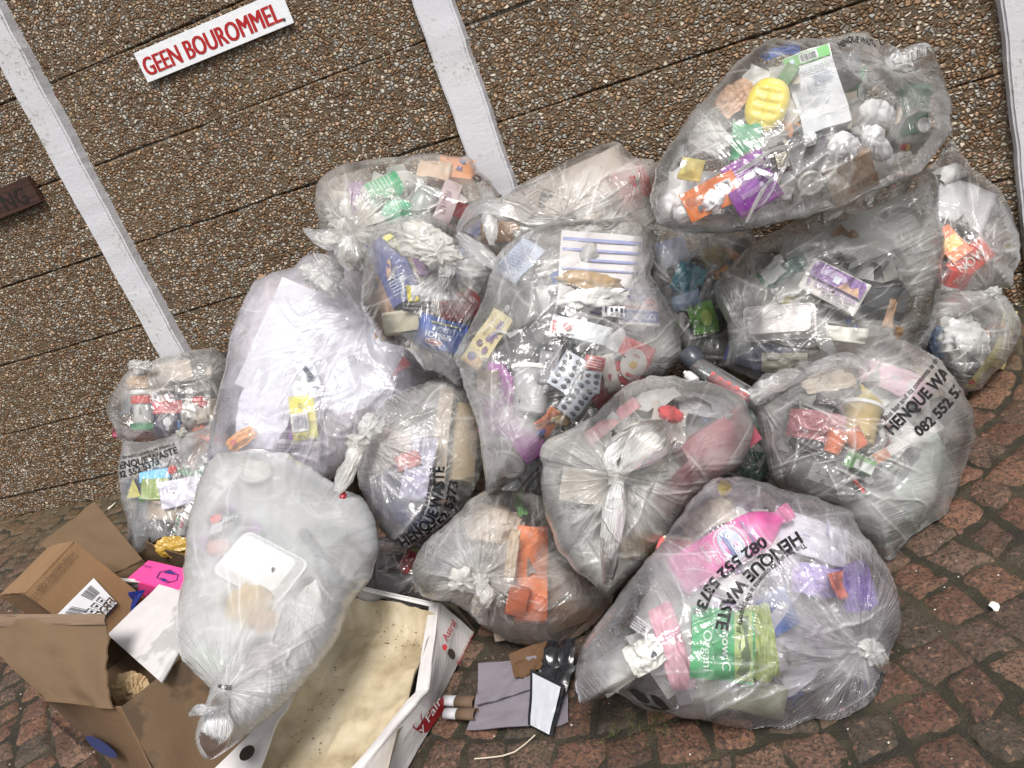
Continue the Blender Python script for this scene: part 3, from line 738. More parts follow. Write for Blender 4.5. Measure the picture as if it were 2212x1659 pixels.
def sand_mat():
    mt, n, l, p = newmat('joint_sand')
    tc = N(n, 'ShaderNodeTexCoord')
    a = N(n, 'ShaderNodeTexNoise', Scale=9.0, Detail=8.0, Roughness=.7); l.new(tc.outputs['Object'], a.inputs['Vector'])
    b = N(n, 'ShaderNodeTexNoise', Scale=420.0, Detail=3.0); l.new(tc.outputs['Object'], b.inputs['Vector'])
    c = ramp_out(n, l, a.outputs[0], [(.34, (.012, .010, .006)), (.50, (.024, .020, .009)), (.64, (.060, .048, .027)), (.76, (.022, .028, .008))])
    c = mix(n, l, ramp_out(n, l, b.outputs[0], [(.56, (0, 0, 0)), (.80, (.6, .6, .6))]), c, (.20, .165, .12))
    l.new(c, p.inputs['Base Color']); p.inputs['Roughness'].default_value = .8
    bp = N(n, 'ShaderNodeBump', Strength=1.0, Distance=.006); l.new(b.outputs[0], bp.inputs['Height']); l.new(bp.outputs[0], p.inputs['Normal'])
    return mt
def build_ground():
    rn = np.random.RandomState(5); g = 9
    s_ = np.linspace(-1, 1, g); S, T_ = np.meshgrid(s_, s_)
    rr = np.maximum(np.abs(S), np.abs(T_))
    Qb = np.array([(i * g + j, i * g + j + 1, (i + 1) * g + j + 1, (i + 1) * g + j) for i in range(g - 1) for j in range(g - 1)])
    cx, cy = -.6, .12; Vs = []; Fs = []; Cs = []; b = 0
    pal = [(.19, .078, .046), (.24, .100, .058), (.16, .085, .055), (.20, .095, .060), (.30, .125, .072), (.20, .105, .070), (.22, .085, .050), (.115, .072, .048), (.27, .135, .085)]
    r = .12
    while r < 4.6:
        hgt = .094 * rn.uniform(.95, 1.05); nseg = max(6, int(2 * math.pi * (r + hgt / 2) / .099)); ph = rn.rand() * 7
        for k in range(nseg):
            a0 = ph + 2 * math.pi * k / nseg; am = a0 + math.pi / nseg
            x = cx + (r + hgt / 2) * math.cos(am); y = cy + (r + hgt / 2) * math.sin(am)
            if y > .01 or y < -3.2 or x < -5 or x > 2.4: continue
            tw = rn.uniform(.93, 1.06) * math.pi / nseg * (r + hgt / 2); jj = rn.uniform(-.008, .008, 8)
            hw = tw - .0004 + jj[0]; hh = hgt / 2 - .0004 + jj[1] * .5
            # rounded square outline
            f = (1 - .05 * (np.abs(S) * np.abs(T_)) ** 3)
            X = S * hw * f * (1 + jj[2] * 6 * T_) + jj[3] * T_; Y = T_ * hh * f * (1 + jj[4] * 6 * S) + jj[5] * S * 1.3
            e = np.clip((rr - .87) / .13, 0, 1)
            wx = x + X * 0; 
            ca, sa = math.cos(am - math.pi / 2), math.sin(am - math.pi / 2)
            PX = x + X * ca - Y * sa; PY = y + X * sa + Y * ca
            PX, PY = PX + .0055 * vn(PX * 17, PY * 17, 3) + .003 * vn(PX * 60, PY * 60, 5), PY + .0055 * vn(PX * 17, PY * 17, 4) + .003 * vn(PX * 60, PY * 60, 6)
            Z = -.014 * e ** 1.8 + .0034 * vn(PX * 30, PY * 30, 7) + .0032 * vn(PX * 80, PY * 80, 8) + X * rn.uniform(-.07, .07) + Y * rn.uniform(-.07, .07) + rn.uniform(-.003, .002)
            PY = np.minimum(PY, -.002)
            Vs.append(np.stack([PX, PY, Z], -1).reshape(-1, 3)); Fs.append(Qb + b); b += g * g
            c = np.array(pal[rn.randint(len(pal))]) * np.array([.90, 1.03, 1.08]) * rn.uniform(.75, 1.2) * .68
            al = np.clip(1.5 - e.ravel() * .8 + .3 * vn(PX.ravel() * 60, PY.ravel() * 60, 9), 0, 1)
            Cs.append(np.concatenate([np.tile(c, (g * g, 1)), al[:, None]], 1))
        r += hgt
    me = mesh_np('ground', np.concatenate(Vs), np.concatenate(Fs)); ca = me.attributes.new('Col', 'FLOAT_COLOR', 'POINT')
    ca.data.foreach_set('color', np.concatenate(Cs).astype(np.float32).ravel())
    o = link('paved_ground', me, paver_mat()); tag(o, 'worn red clay paving in front of the wall', kind='structure')
    xs = np.linspace(-5, 2.4, 380); ys = np.linspace(-3.3, .02, 170); X, Y = np.meshgrid(xs, ys)
    Z = -.0075 + .0035 * vn(X * 30, Y * 30, 21) + .0025 * vn(X * 90, Y * 90, 22)
    g0, g1 = len(ys), len(xs); i = np.arange(g0 - 1)[:, None] * g1; j = np.arange(g1 - 1)[None]
    Q = np.stack([i + j, i + j + 1, i + g1 + j + 1, i + g1 + j], -1).reshape(-1, 4)
    o = link('ground', mesh_np('ground', np.stack([X, Y, Z], -1).reshape(-1, 3), Q), sand_mat()); tag(o, kind='structure')
    o = link('ground_beyond', mesh_py('g', [(-60, -60, -.03), (60, -60, -.03), (60, 60, -.03), (-60, 60, -.03)], [(0, 1, 2, 3)]), sand_mat()); tag(o, kind='structure')
build_ground()

# ---------------------------------------------------------------- precast pebble wall
def pebble_mat():
    mt, n, l, p = newmat('exposed_pebbles')
    tc = N(n, 'ShaderNodeTexCoord'); no = N(n, 'ShaderNodeTexNoise', Scale=60.0, Detail=2.0); l.new(tc.outputs['Object'], no.inputs['Vector'])
    off = n.new('ShaderNodeVectorMath'); off.operation = 'MULTIPLY_ADD'; l.new(no.outputs['Color'], off.inputs[0]); off.inputs[1].default_value = (.007, .007, .007); l.new(tc.outputs['Object'], off.inputs[2])
    mp = N(n, 'ShaderNodeMapping'); mp.inputs['Scale'].default_value = (1, .35, 1.1); l.new(off.outputs[0], mp.inputs[0])
    v1 = N(n, 'ShaderNodeTexVoronoi', Scale=77.0); v1.feature = 'F1'; l.new(mp.outputs[0], v1.inputs['Vector'])
    ve = N(n, 'ShaderNodeTexVoronoi', Scale=77.0); ve.feature = 'DISTANCE_TO_EDGE'; l.new(mp.outputs[0], ve.inputs['Vector'])
    sp = N(n, 'ShaderNodeSeparateColor'); l.new(v1.outputs['Color'], sp.inputs[0])
    c = ramp_out(n, l, sp.outputs[0], [(0, (.235, .125, .06)), (.13, (.40, .255, .14)), (.28, (.51, .43, .33)), (.42, (.30, .17, .085)), (.54, (.44, .41, .36)), (.68, (.46, .30, .20)), (.78, (.22, .12, .055)), (.88, (.54, .46, .35))], 'CONSTANT')
    br = math_(n, l, 'ADD', math_(n, l, 'MULTIPLY', sp.outputs[1], .58), .60)
    hs = N(n, 'ShaderNodeHueSaturation'); l.new(c, hs.inputs['Color']); l.new(br, hs.inputs['Value'])
    gaps = ramp_out(n, l, ve.outputs['Distance'], [(.035, (0, 0, 0)), (.10, (1, 1, 1))])
    small = math_(n, l, 'GREATER_THAN', sp.outputs[2], .13)
    gm = math_(n, l, 'MULTIPLY', gaps, small)
    st = N(n, 'ShaderNodeTexNoise', Scale=2.2, Detail=7.0, Roughness=.65); l.new(tc.outputs['Object'], st.inputs['Vector'])
    cem = mix(n, l, st.outputs[0], (.055, .036, .019), (.14, .10, .06))
    col = mix(n, l, gm, cem, hs.outputs[0])
    col = mix(n, l, ramp_out(n, l, st.outputs[0], [(.46, (0, 0, 0)), (.74, (.42, .42, .42))]), col, (.19, .12, .055), 'MIX')
    l.new(col, p.inputs['Base Color']); p.inputs['Roughness'].default_value = .5
    h = math_(n, l, 'MULTIPLY', math_(n, l, 'MINIMUM', ve.outputs['Distance'], .28), gm)
    tl = N(n, 'ShaderNodeTexNoise', Scale=150.0, Detail=2.0); l.new(tc.outputs['Object'], tl.inputs['Vector'])
    h = math_(n, l, 'ADD', math_(n, l, 'MULTIPLY', h, 3.2), math_(n, l, 'ADD', math_(n, l, 'MULTIPLY', tl.outputs[0], .45), math_(n, l, 'MULTIPLY', sp.outputs[1], .35)))
    bp = N(n, 'ShaderNodeBump', Strength=1.0, Distance=.011); l.new(h, bp.inputs['Height']); l.new(bp.outputs[0], p.inputs['Normal'])
    return mt
def post_mat():
    mt, n, l, p = newmat('white_paint')
    tc = N(n, 'ShaderNodeTexCoord'); a = N(n, 'ShaderNodeTexNoise', Scale=60.0, Detail=6.0, Roughness=.75); l.new(tc.outputs['Object'], a.inputs['Vector'])
    b = N(n, 'ShaderNodeTexNoise', Scale=5.0, Detail=4.0); l.new(tc.outputs['Object'], b.inputs['Vector'])
    sm = math_(n, l, 'MULTIPLY', a.outputs[0], math_(n, l, 'ADD', b.outputs[0], .5))
    c = ramp_out(n, l, sm, [(.58, (.56, .56, .59)), (.66, (.42, .42, .42)), (.72, (.16, .16, .15))])
    c = mix(n, l, ramp_out(n, l, b.outputs[0], [(.5, (0, 0, 0)), (.8, (.35, .35, .35))]), c, (.48, .45, .38))
    l.new(c, p.inputs['Base Color']); p.inputs['Roughness'].default_value = .6
    bp = N(n, 'ShaderNodeBump', Strength=.6, Distance=.003); l.new(a.outputs[0], bp.inputs['Height']); l.new(bp.outputs[0], p.inputs['Normal'])
    return mt
wall = root('precast_wall', 'pebble-faced precast concrete wall with white posts behind the rubbish pile', 'wall', loc=(-.6, 0, 0))
PEB = pebble_mat(); WHT = post_mat()
POSTS = [-5.31, -3.83, -2.335, -.854, .683, 2.2]
rnw = random.Random(4)
for bi in range(5):
    x0, x1 = POSTS[bi] + .05, POSTS[bi + 1] + .07
    for k in range(8):
        z1 = 2.2 - .3 * k; z0 = max(z1 - .3, -.02)
        if z1 <= .02: break
        nx, nz = 90, 22; xs = np.linspace(x0, x1, nx); hf_ = (z1 - z0) / 2; eg = np.array([0, .0015, .003, .0045, .006, .0085, .012, .02, .04, .07, .11]); nz = 2 * len(eg); zs = np.concatenate([z0 + eg * hf_ / .15, (z1 - eg * hf_ / .15)[::-1]]); X, Zz = np.meshgrid(xs, zs)
        off = rnw.uniform(-.004, .004); e = np.minimum(Zz - z0, z1 - Zz)
        sag = .0025 * vn(X * 5, X * 0 + k, 31 + bi)
        Y = off - .004 * vn(X * 60, Zz * 60, k + 9 * bi) + .010 * np.clip(1 - e / (.005 + .0015 * vn(X * 25, Zz * 0, k)), 0, 1) ** .8
        Zs = Zz + sag
        i = np.arange(nz - 1)[:, None] * nx; j = np.arange(nx - 1)[None]
        Q = np.stack([i + j, i + j + 1, i + nx + j + 1, i + nx + j], -1).reshape(-1, 4)
        V = np.stack([X + .6, Y, Zs], -1).reshape(-1, 3)
        # thickness: back sheet and rims
        nb = len(V); Vb = V.copy(); Vb[:, 1] = .05; ed = [j for j in range(nx)] + [i_ * nx + nx - 1 for i_ in range(1, nz)] + [nz * nx - 1 - j for j in range(1, nx)] + [i_ * nx for i_ in range(nz - 2, 0, -1)]
        R4 = np.array([(ed[(a + 1) % len(ed)], ed[a], ed[a] + nb, ed[(a + 1) % len(ed)] + nb) for a in range(len(ed))])
        o = link('panel', mesh_np('panel', np.concatenate([V, Vb]), np.concatenate([Q, Q[:, ::-1] + nb, R4])), PEB, wall)
for x in POSTS:
    bm = bmesh.new(); bmesh.ops.create_cube(bm, size=1)
    for v in bm.verts: v.co = Vector((x + .0575 + v.co.x * .117 * (1 - .0 * v.co.z) + .6, .010 + v.co.y * .115, 1.12 + v.co.z * 2.32))
    bmesh.ops.bevel(bm, geom=[e for e in bm.edges if abs(e.verts[0].co.z - e.verts[1].co.z) > 1], offset=.007, segments=2, affect='EDGES')
    bmesh.ops.subdivide_edges(bm, edges=[e for e in bm.edges if abs(e.verts[0].co.z - e.verts[1].co.z) > 1], cuts=120)
    for v in bm.verts: v.co.x += .0022 * float(vn(v.co.z * 14, v.co.x * 3, 5)) + .0012 * float(vn(v.co.z * 50, v.co.x * 9, 6)); v.co.y += .0014 * float(vn(v.co.z * 20, v.co.x * 9, 8))
    me = bpy.data.meshes.new('post'); bm.to_mesh(me); bm.free(); link('post', me, WHT, wall)

# signs
def wall_sign(name, label, x0, x1, z0, z1, t, mat, y=-.010, tiltdeg=0):
    M = Matrix.Translation(((x0 + x1) / 2, y - t, (z0 + z1) / 2)) @ Matrix.Rotation(math.radians(90), 4, 'X') @ Matrix.Rotation(math.radians(tiltdeg), 4, 'Z')
    r = root(name, label, 'sign', M); bevel_box('sign_board', x1 - x0, z1 - z0, t, mat, r, .001); return r
sg = wall_sign('wall_sign', 'white plastic sign with red capitals fixed high on the pebble wall', -1.842, -1.255, 1.484, 1.582, .004, cmat((.82, .83, .86), .3, 'sign_plastic'), tiltdeg=0)
on_plane(sg, [('txt', 'GEEN BOUROMMEL', -.015, -.02, .60, (.42, .012, .012), 0, .92)], .587, .098, .0006)
for sx in (.455,): 
    V, Fc = lump_verts(.005, .005, .003, 2, 0); link('screw', mesh_np('screw', V + [sx * .587, -.30 * .098, .001], Fc), cmat((.05, .05, .05), .4, 'screw'), sg)
wm, n, l, p = newmat('old_wood'); tc = N(n, 'ShaderNodeTexCoord'); mp = N(n, 'ShaderNodeMapping'); mp.inputs['Scale'].default_value = (3, 40, 40); l.new(tc.outputs['Object'], mp.inputs[0])
no = N(n, 'ShaderNodeTexNoise', Scale=2.0, Detail=6.0); l.new(mp.outputs[0], no.inputs['Vector']); l.new(ramp_out(n, l, no.outputs[0], [(.35, (.022, .009, .006)), (.65, (.075, .030, .020))]), p.inputs['Base Color']); p.inputs['Roughness'].default_value = .6  # wood tone darkened slightly to carry that corner's shade in its colour
ng = wall_sign('name_board', 'small dark red-brown wooden board with carved letters left of the first post', -2.80, -2.480, 1.247, 1.345, .02, wm, tiltdeg=1.5)
on_plane(ng, [('txt', 'NG', .17, -.02, .62, (.018, .012, .010), 0, .36)], .32, .098, .0006)

# ---------------------------------------------------------------- cardboard cartons on the left
CB = cardboard('kraft_carton', (.27, .155, .074)); CBD = cardboard('kraft_carton_damp', (.23, .140, .070), (.50, .8), .42); CBP = cardboard('kraft_carton_grey', (.265, .163, .082), (.60, .4))
def plate(name, corners, t, mat, parent, n=10, bend=.0, seed=0, ragged=0.0):
    """bent sheet through four world corners, thickness t"""
    c = [np.array(x, float) for x in corners]; s = np.linspace(0, 1, n + 1); S, T_ = np.meshgrid(s, s); S_ = S[..., None]; T3 = T_[..., None]
    if ragged:
        S_ = S_ + ragged * (vn(T_ * 17, S * 2, seed) * (S > .99))[..., None]; T3 = T3 + ragged * (vn(S * 17, T_ * 2, seed + 1) * (T_ > .99))[..., None]
    P = (c[0] * (1 - S_) + c[1] * S_) * (1 - T3) + (c[3] * (1 - S_) + c[2] * S_) * T3
    nn = np.cross(c[1] - c[0], c[3] - c[0]); nn /= np.linalg.norm(nn)
    if bend: P = P + nn * (bend * (vn(S * 2.2 + seed, T_ * 2.2, seed) + .4 * vn(S * 6, T_ * 6, seed + 2)))[..., None]
    V = P.reshape(-1, 3); m_ = n + 1; Q = [(i * m_ + j, i * m_ + j + 1, (i + 1) * m_ + j + 1, (i + 1) * m_ + j) for i in range(n) for j in range(n)]
    ed = list(range(m_)) + [i * m_ + n for i in range(1, m_)] + [m_ * m_ - 1 - j for j in range(1, m_)] + [i * m_ for i in range(n - 1, 0, -1)]
    mb = MB().add(V, Q).add(V - nn * t, [q[::-1] for q in Q]); L = m_ * m_
    mb.f += [(ed[(a + 1) % len(ed)], ed[a], L + ed[a], L + ed[(a + 1) % len(ed)]) for a in range(len(ed))]
    return mb.build(name, mat, parent)
def ctag(o, label): o['label'] = label; return o
# big open carton
a_ = np.array([-.87, .49, 0]); b_ = np.array([.45, .89, 0]); NB = np.array([-1.535, -1.59, 0]); Hc = .255; Z3 = np.array([0, 0, 1.])
big = root('open_carton', 'large open brown carton with damp patches and a blue oval print, lower left', 'box')
L_, W_ = .64, .42
p0 = NB; p1 = NB + a_ * L_; p2 = p1 + b_ * W_; p3 = NB + b_ * W_; hz = Z3 * Hc
Nt = atz(262, 1527, .255); NBo = atz(400, 1790, .0)
plate('side_panel', [atz(80, 1490, .0), NBo, Nt, atz(98, 1511, .262)], -.005, CB, big, 14, .002, 3)
plate('end_panel', [NBo, atz(570, 1640, 0), atz(455, 1372, .255), Nt], -.005, CBD, big, 14, .005, 4)
plate('side_panel', [p3, p2, p2 + hz, p3 + hz], -.005, CBD, big, 10, .003, 5)
plate('end_panel', [p2, p1, p1 + hz, p2 + hz], -.005, CBD, big, 10, .003, 6)
plate('bottom_panel', [p0 + Z3 * .01 + a_ * .03 + b_ * .03, p1 + Z3 * .01, p2 + Z3 * .01, p3 + Z3 * .01 + a_ * .03], .004, CBD, big, 4)
# flap folded up and outward on the near long side, its torn tape strip on top
f0 = atz(243, 1531, .262); f1 = atz(100, 1512, .262); f2 = atz(-70, 1330, .40); f3 = atz(229, 1329, .385)
fl = plate('flap', [f1, f0, f3, f2], .004, CBP, big, 26, .010, 8, .012); ctag(fl, 'brown flap folded outward with a torn edge')
g0 = f3 + (f0 - f3) * .12; g1 = f2 + (f1 - f2) * .16
tp = plate('tape_strip', [g1 + Z3 * .004 + (CAM - g1) * .003, g0 + (CAM - g0) * .003 + Z3 * .004, f3 + (CAM - f3) * .003 + Z3 * .004, f2 + (CAM - f2) * .003 + Z3 * .004], .001, cardboard('paper_tape', (.36, .24, .155)), fl, 18, .004, 8)
q0 = atz(232, 1245, .265); q1 = atz(84, 1177, .31); q2 = atz(203, 1083, .34); q3 = atz(308, 1208, .275)
ctag(plate('flap', [q1, q0, q3, q2], .004, CBP, big, 18, .006, 12), 'far grey-brown flap leaning back')
plate('flap', [atz(232, 1246, .262), atz(262, 1262, .235), atz(330, 1226, .235), atz(310, 1209, .272)], .004, CBP, big, 8, .003, 13)
A0, A1 = atz(98, 1511, .262), atz(80, 1490, .0); nrm = np.cross(Nt - NBo, A1 - NBo); nrm /= np.linalg.norm(nrm); nrm = nrm if nrm @ (CAM - Nt) > 0 else -nrm
def sidep(u, v): r = ray(u, v); return CAM + r * (((Nt - CAM) @ nrm) / (r @ nrm)) + nrm * .034
mb = MB(); mb.add([sidep(250 + 34 * math.cos(t / 12 * math.pi) - 8 * math.sin(t / 12 * math.pi), 1594 + 22 * math.cos(t / 12 * math.pi) + 9 * math.sin(t / 12 * math.pi)) for t in range(24)], [tuple(range(24))]); mb.build('blue_oval_print', cmat((.025, .035, .13), .6, 'print'), big)
def world_text(s, org, ex, ey, h, col, parent, off=.0015, wmax=None, name='lettering'):
    V, P, W = text_geo(s, .012); nn = np.cross(ex, ey); nn = nn / np.linalg.norm(nn); sx = wmax / W if wmax else h
    org = np.array(org, float)
    MB().add([org + np.array(ex) * x * sx + np.array(ey) * y * h + nn * off for x, y in V], P).build(name, cmat(col, .6, 'print'), parent)
mb = MB(); rn_ = random.Random(3)
for q in range(9):
    u0 = 128 + q * 9; v0 = 1528 + q * 7.2 + rn_.uniform(-2, 2)
    mb.add([sidep(u0, v0), sidep(u0 + 7, v0 + 4), sidep(u0 + 9, v0 + 13), sidep(u0 + 2, v0 + 8)], [(0, 1, 2, 3)])
mb.build('black_print', cmat((.03, .02, .02), .6, 'print'), big)

# wine carton standing tilted inside
def box_from_image(pc, pa, pb, pc2, d):
    """corner pc and the three neighbouring corners of a right-angled box, from their image places and the depth of pc"""
    P = CAM + ray(*pc) * d; R3 = [ray(*q) for q in (pa, pb, pc2)]; t = np.array([d, d, d]) * 1.0
    best = None
    for s0 in (-.1, 0, .1, .2):
        for s1 in (-.1, 0, .1, .2):
            for s2 in (-.15, 0, .15):
                t = d + np.array([s0, s1, s2]); 
                for it in range(40):
                    def f(t):
                        E = [CAM + R3[i] * t[i] - P for i in range(3)]; E = [e / np.linalg.norm(e) for e in E]
                        return np.array([E[0] @ E[1], E[1] @ E[2], E[0] @ E[2]])
                    f0 = f(t); J = np.array([(f(t + np.eye(3)[i] * 1e-4) - f0) / 1e-4 for i in range(3)]).T
                    try: dt = np.linalg.solve(J + np.eye(3) * 1e-6, -f0)
                    except Exception: break
                    t = t + np.clip(dt, -.03, .03)
                er = np.abs(f(t)).max(); E = [CAM + R3[i] * t[i] - P for i in range(3)]
                if np.abs(t - d).max() < .7 and t.min() > d and (best is None or er < best[0] - 1e-6): best = (er, E)
    return P, best[1], best[0]
T2, EE, err_ = box_from_image((56, 1283), (162, 1171), (-60, 1297), (120, 1331), 2.12)
e1 = -EE[0]; back = EE[1]; T1 = T2 - e1; dv = EE[2] * (.24 / np.linalg.norm(EE[2])); down = dv / np.linalg.norm(dv); back *= .30 / np.linalg.norm(back); T3 = T1 + back
wine = root('wine_carton', 'closed tan carton with barcode label standing tilted inside the open carton', 'box')
bk = T3 - T1
TAN = cardboard('tan_carton', (.47, .27, .125))
TAN2 = TAN
plate('front_panel', [T1, T2, T2 + dv, T1 + dv], .004, TAN, wine, 8, .002, 21)
plate('side_panel', [T2, T2 + bk, T2 + bk + dv, T2 + dv], .004, TAN2, wine, 8, .002, 22)
plate('side_panel', [T1 + bk, T1, T1 + dv, T1 + bk + dv], .004, TAN, wine, 6, .002, 23)
mid1 = T1 + bk * .5; mid2 = T2 + bk * .5
upn = -down
plate('top_flap', [T1 + bk * 0 + upn * .002, T2 + upn * .002, mid2 + bk * -.006 + upn * .006, mid1 + bk * -.006 + upn * .006], .004, TAN, wine, 8, .002, 24)
plate('top_flap', [mid1 + bk * .006 + upn * .006, mid2 + bk * .006 + upn * .006, T2 + bk + upn * .002, T1 + bk + upn * .002], .004, TAN, wine, 8, .002, 25)
nf = np.cross(e1, dv); nf /= np.linalg.norm(nf); nf = nf if nf @ (CAM - T1) > 0 else -nf
def onf(u, v):  # image point on the front face
    r = ray(u, v); return CAM + r * (((T1 - CAM) @ nf) / (r @ nf)) + nf * .010
lab = [onf(200, 1249), onf(250, 1303), onf(218, 1336), onf(118, 1331)]
lr = MB().add(lab, [(0, 1, 2, 3)]).build('address_label', cmat((.78, .79, .82), .4, 'label'), wine)
def lp(s, t): return (lab[0] * (1 - s) + lab[1] * s) * (1 - t) + (lab[3] * (1 - s) + lab[2] * s) * t + nf * .0015
mb = MB(); rn_ = random.Random(8); t_ = .14
while t_ < .42:
    b2 = rn_.choice((.006, .012, .018)); mb.add([lp(.08, t_), lp(.42, t_), lp(.42, t_ + b2), lp(.08, t_ + b2)], [(0, 1, 2, 3)]); t_ += b2 + rn_.choice((.006, .012))
t_ = .72
while t_ < .9:
    mb.add([lp(.12, t_), lp(.50, t_), lp(.50, t_ + .012), lp(.12, t_ + .012)], [(0, 1, 2, 3)]); t_ += rn_.choice((.024, .034))
mb.build('barcode', cmat((.02, .02, .02), .5, 'print'), lr)
mb = MB()
for t0 in (.22, .44, .66):
    for (s0, s1, ta, tb) in ((.50, .53, 0, .16), (.74, .77, 0, .16), (.5, .77, 0, .012), (.5, .77, .15, .162), (.60, .66, .04, .12)):
        mb.add([lp(s0, t0 + ta), lp(s1, t0 + ta), lp(s1, t0 + tb), lp(s0, t0 + tb)], [(0, 1, 2, 3)])
mb.build('handling_symbols', cmat((.02, .02, .02), .5, 'print'), lr)
ext = (lab[1] - lab[0]); le = np.linalg.norm(ext); ext /= le; ey_ = (lab[2] - lab[1]); eyl = np.linalg.norm(ey_); ey_ /= eyl
world_text('316930', lp(.97, .08), ey_, ext, .0125, (.02, .02, .02), lr, .001)
world_text('Grenache', lp(.86, .10), ey_, ext, .0085, (.02, .02, .02), lr, .001)
e1n = e1 / np.linalg.norm(e1)
world_text('WWW FRYERSCOVE.CO.ZA', onf(163, 1196), e1n, -down, .010, (.10, .055, .03), wine, -.001, .17)
world_text('+27 (0)27 215 1092', onf(150, 1202), e1n, -down, .008, (.10, .055, .03), wine, -.001, .11)
world_text('FRYER', onf(247, 1300), e1n, -down, .022, (.10, .055, .03), wine, -.001, .085)

# white inner box, white lid board, pink box, card, crumpled paper
wb = root('grey_white_box', 'grey-white inner box edge between the tan carton and the pink box', 'box')
plate('side_panel', [atz(236, 1250, .27), atz(347, 1259, .27), atz(342, 1290, .19), atz(262, 1300, .19)], .004, cardboard('grey_board', (.33, .31, .29)), wb, 6, .003, 31)
plate('rim', [atz(234, 1247, .272), atz(347, 1256, .272), atz(346, 1262, .268), atz(237, 1254, .268)], .003, cardboard('white_rim', (.6, .58, .57)), wb, 4)
bc = root('blue_card', 'dark blue glossy card standing beside the tan carton', 'card')
plate('card_sheet', [atz(283, 1277, .26), atz(310, 1275, .26), atz(287, 1327, .21), atz(260, 1322, .21)], .002, cmat((.012, .025, .16), .3), bc, 8, .006, 33)
wl_ = root('white_board', 'white cardboard lid with a damp grey corner lying across the open carton', 'lid')
WB = cardboard('white_board', (.66, .635, .63), (.47, .7), .55)
plate('lid_sheet', [atz(235, 1373, .27), atz(345, 1264, .285), atz(455, 1300, .285), atz(350, 1476, .265)], .004, WB, wl_, 12, .004, 35)
pk = root('pink_box', 'bright pink box with blue printed emblem behind the white lid', 'box')
PK = cmat((.80, .06, .27), .5)
P1, P2, P3, P4 = atz(322, 1211, .30), atz(410, 1232, .30), atz(400, 1285, .27), atz(277, 1250, .27)
plate('lid_panel', [P1, P2, P3, P4], .004, PK, pk, 6, .002, 41)
plate('side_panel', [P4, P3, P3 - Z3 * .07, P4 - Z3 * .07], .003, PK, pk, 4)
npk = np.cross(P2 - P1, P4 - P1); npk /= np.linalg.norm(npk); npk = npk if npk[2] > 0 else -npk
def pq(u, v): r = ray(u, v); return CAM + r * (((P1 - CAM) @ npk) / (r @ npk)) + npk * .008
mb = MB(); hx = [pq(*q) for q in ((350, 1237), (372, 1232), (391, 1243), (388, 1256), (365, 1262), (342, 1250))]; cc = sum(hx) / 6
mb.add(hx + [cc + (h_ - cc) * .90 for h_ in hx], [(i, (i + 1) % 6, 6 + (i + 1) % 6, 6 + i) for i in range(6)])
mb.add([pq(*q) for q in ((357, 1239), (372, 1234), (388, 1244), (377, 1243))], [(0, 1, 2, 3)]); mb.add([pq(*q) for q in ((348, 1249), (356, 1256), (372, 1259), (362, 1252))], [(0, 1, 2, 3)])
mb.build('emblem', cmat((.03, .02, .16), .5), pk)
ek = (P2 - P1) / np.linalg.norm(P2 - P1); fk = -(P4 - P1) / np.linalg.norm(P4 - P1)
world_text('knoxide', pq(334, 1226), -ek, -fk, .010, (.03, .02, .16), pk, .0015)
ob = root('brown_tray_box', 'torn brown box behind the pink box with yellow foil in it', 'box')
B1, B2 = atz(316, 1170, .30), atz(410, 1203, .30)
plate('front_panel', [B1, B2, atz(410, 1235, .22), atz(320, 1210, .22)], .004, CBD, ob, 8, .003, 44, .03)
plate('side_panel', [B1, atz(322, 1160, .27), atz(330, 1200, .2), atz(320, 1208, .22)], .004, CBD, ob, 5, .003, 45)
def loose(kind_fn, name, label, cat, u, v, z, w, h, mat, seed, lump=.5, d=None, part='crumpled_paper', rot=0, flat=.6):
    P = atz(u, v, z) if d is None else at(u, v, d); k = float((P - CAM) @ RW[2]) / F
    V, Fc = lump_verts(w / 2 * k, h / 2 * k, min(w, h) / 2 * k * flat, seed, lump, 1.7, 5)
    a = math.radians(rot); ex = RW[0] * math.cos(a) + RW[1] * math.sin(a); ey = -RW[0] * math.sin(a) + RW[1] * math.cos(a)
    r = root(name, label, cat, loc=tuple(P)); link(part, mesh_np(part, V[:, :1] * ex + V[:, 1:2] * ey - V[:, 2:] * RW[2], Fc[:, ::-1], False), mat, r); return r
KR = cmat((.52, .36, .19), .7, 'kraft_paper')
loose(0, 'crumpled_paper', 'crumpled light brown paper inside the open carton under the white lid', 'paper', 281, 1490, .21, 66, 66, KR, 5, .55, rot=60)
loose(0, 'crumpled_paper', 'small rolled brown paper deep in the open carton beside its torn flap', 'paper', 252, 1520, .17, 40, 40, KR, 9, .4)
loose(0, 'yellow_foil', 'crumpled golden yellow foil in the torn brown box', 'wrapper', 375, 1182, .29, 66, 40, cmat((.42, .26, .04), .3, 'foil_wrapper'), 6, .5)

# ---------------------------------------------------------------- white poultry tray with greasy paper
tray = root('chicken_tray', 'open white cardboard tray with red printed sides and greasy paper lining', 'tray')
TW = cardboard('white_tray_board', (.70, .67, .66), (.64, .25), .8)
def tz(u, v, z): return atz(u, v, z)
r0 = tz(950, 1304, .10); r1 = tz(925, 1490, .10); r2 = tz(899, 1518, .105); r3 = tz(760, 1690, .105)
o0 = atz(1026, 1364, .004); o1 = atz(954, 1504, .004); o2 = atz(948, 1545, .004); o3 = atz(845, 1720, .004)
c_far = tz(765, 1262, .14); nl0 = tz(748, 1300, .13); nl1 = tz(570, 1580, .13); nl2 = tz(440, 1680, .12)
for a0, a1, b0, b1, sd in ((r0, r1, o0, o1, 1), (r1, r2, o1, o2, 2), (r2, r3, o2, o3, 3)):
    plate('long_side', [a0, a1, b1, b0], .004, TW, tray, 8, .003 if sd != 2 else 0, sd)
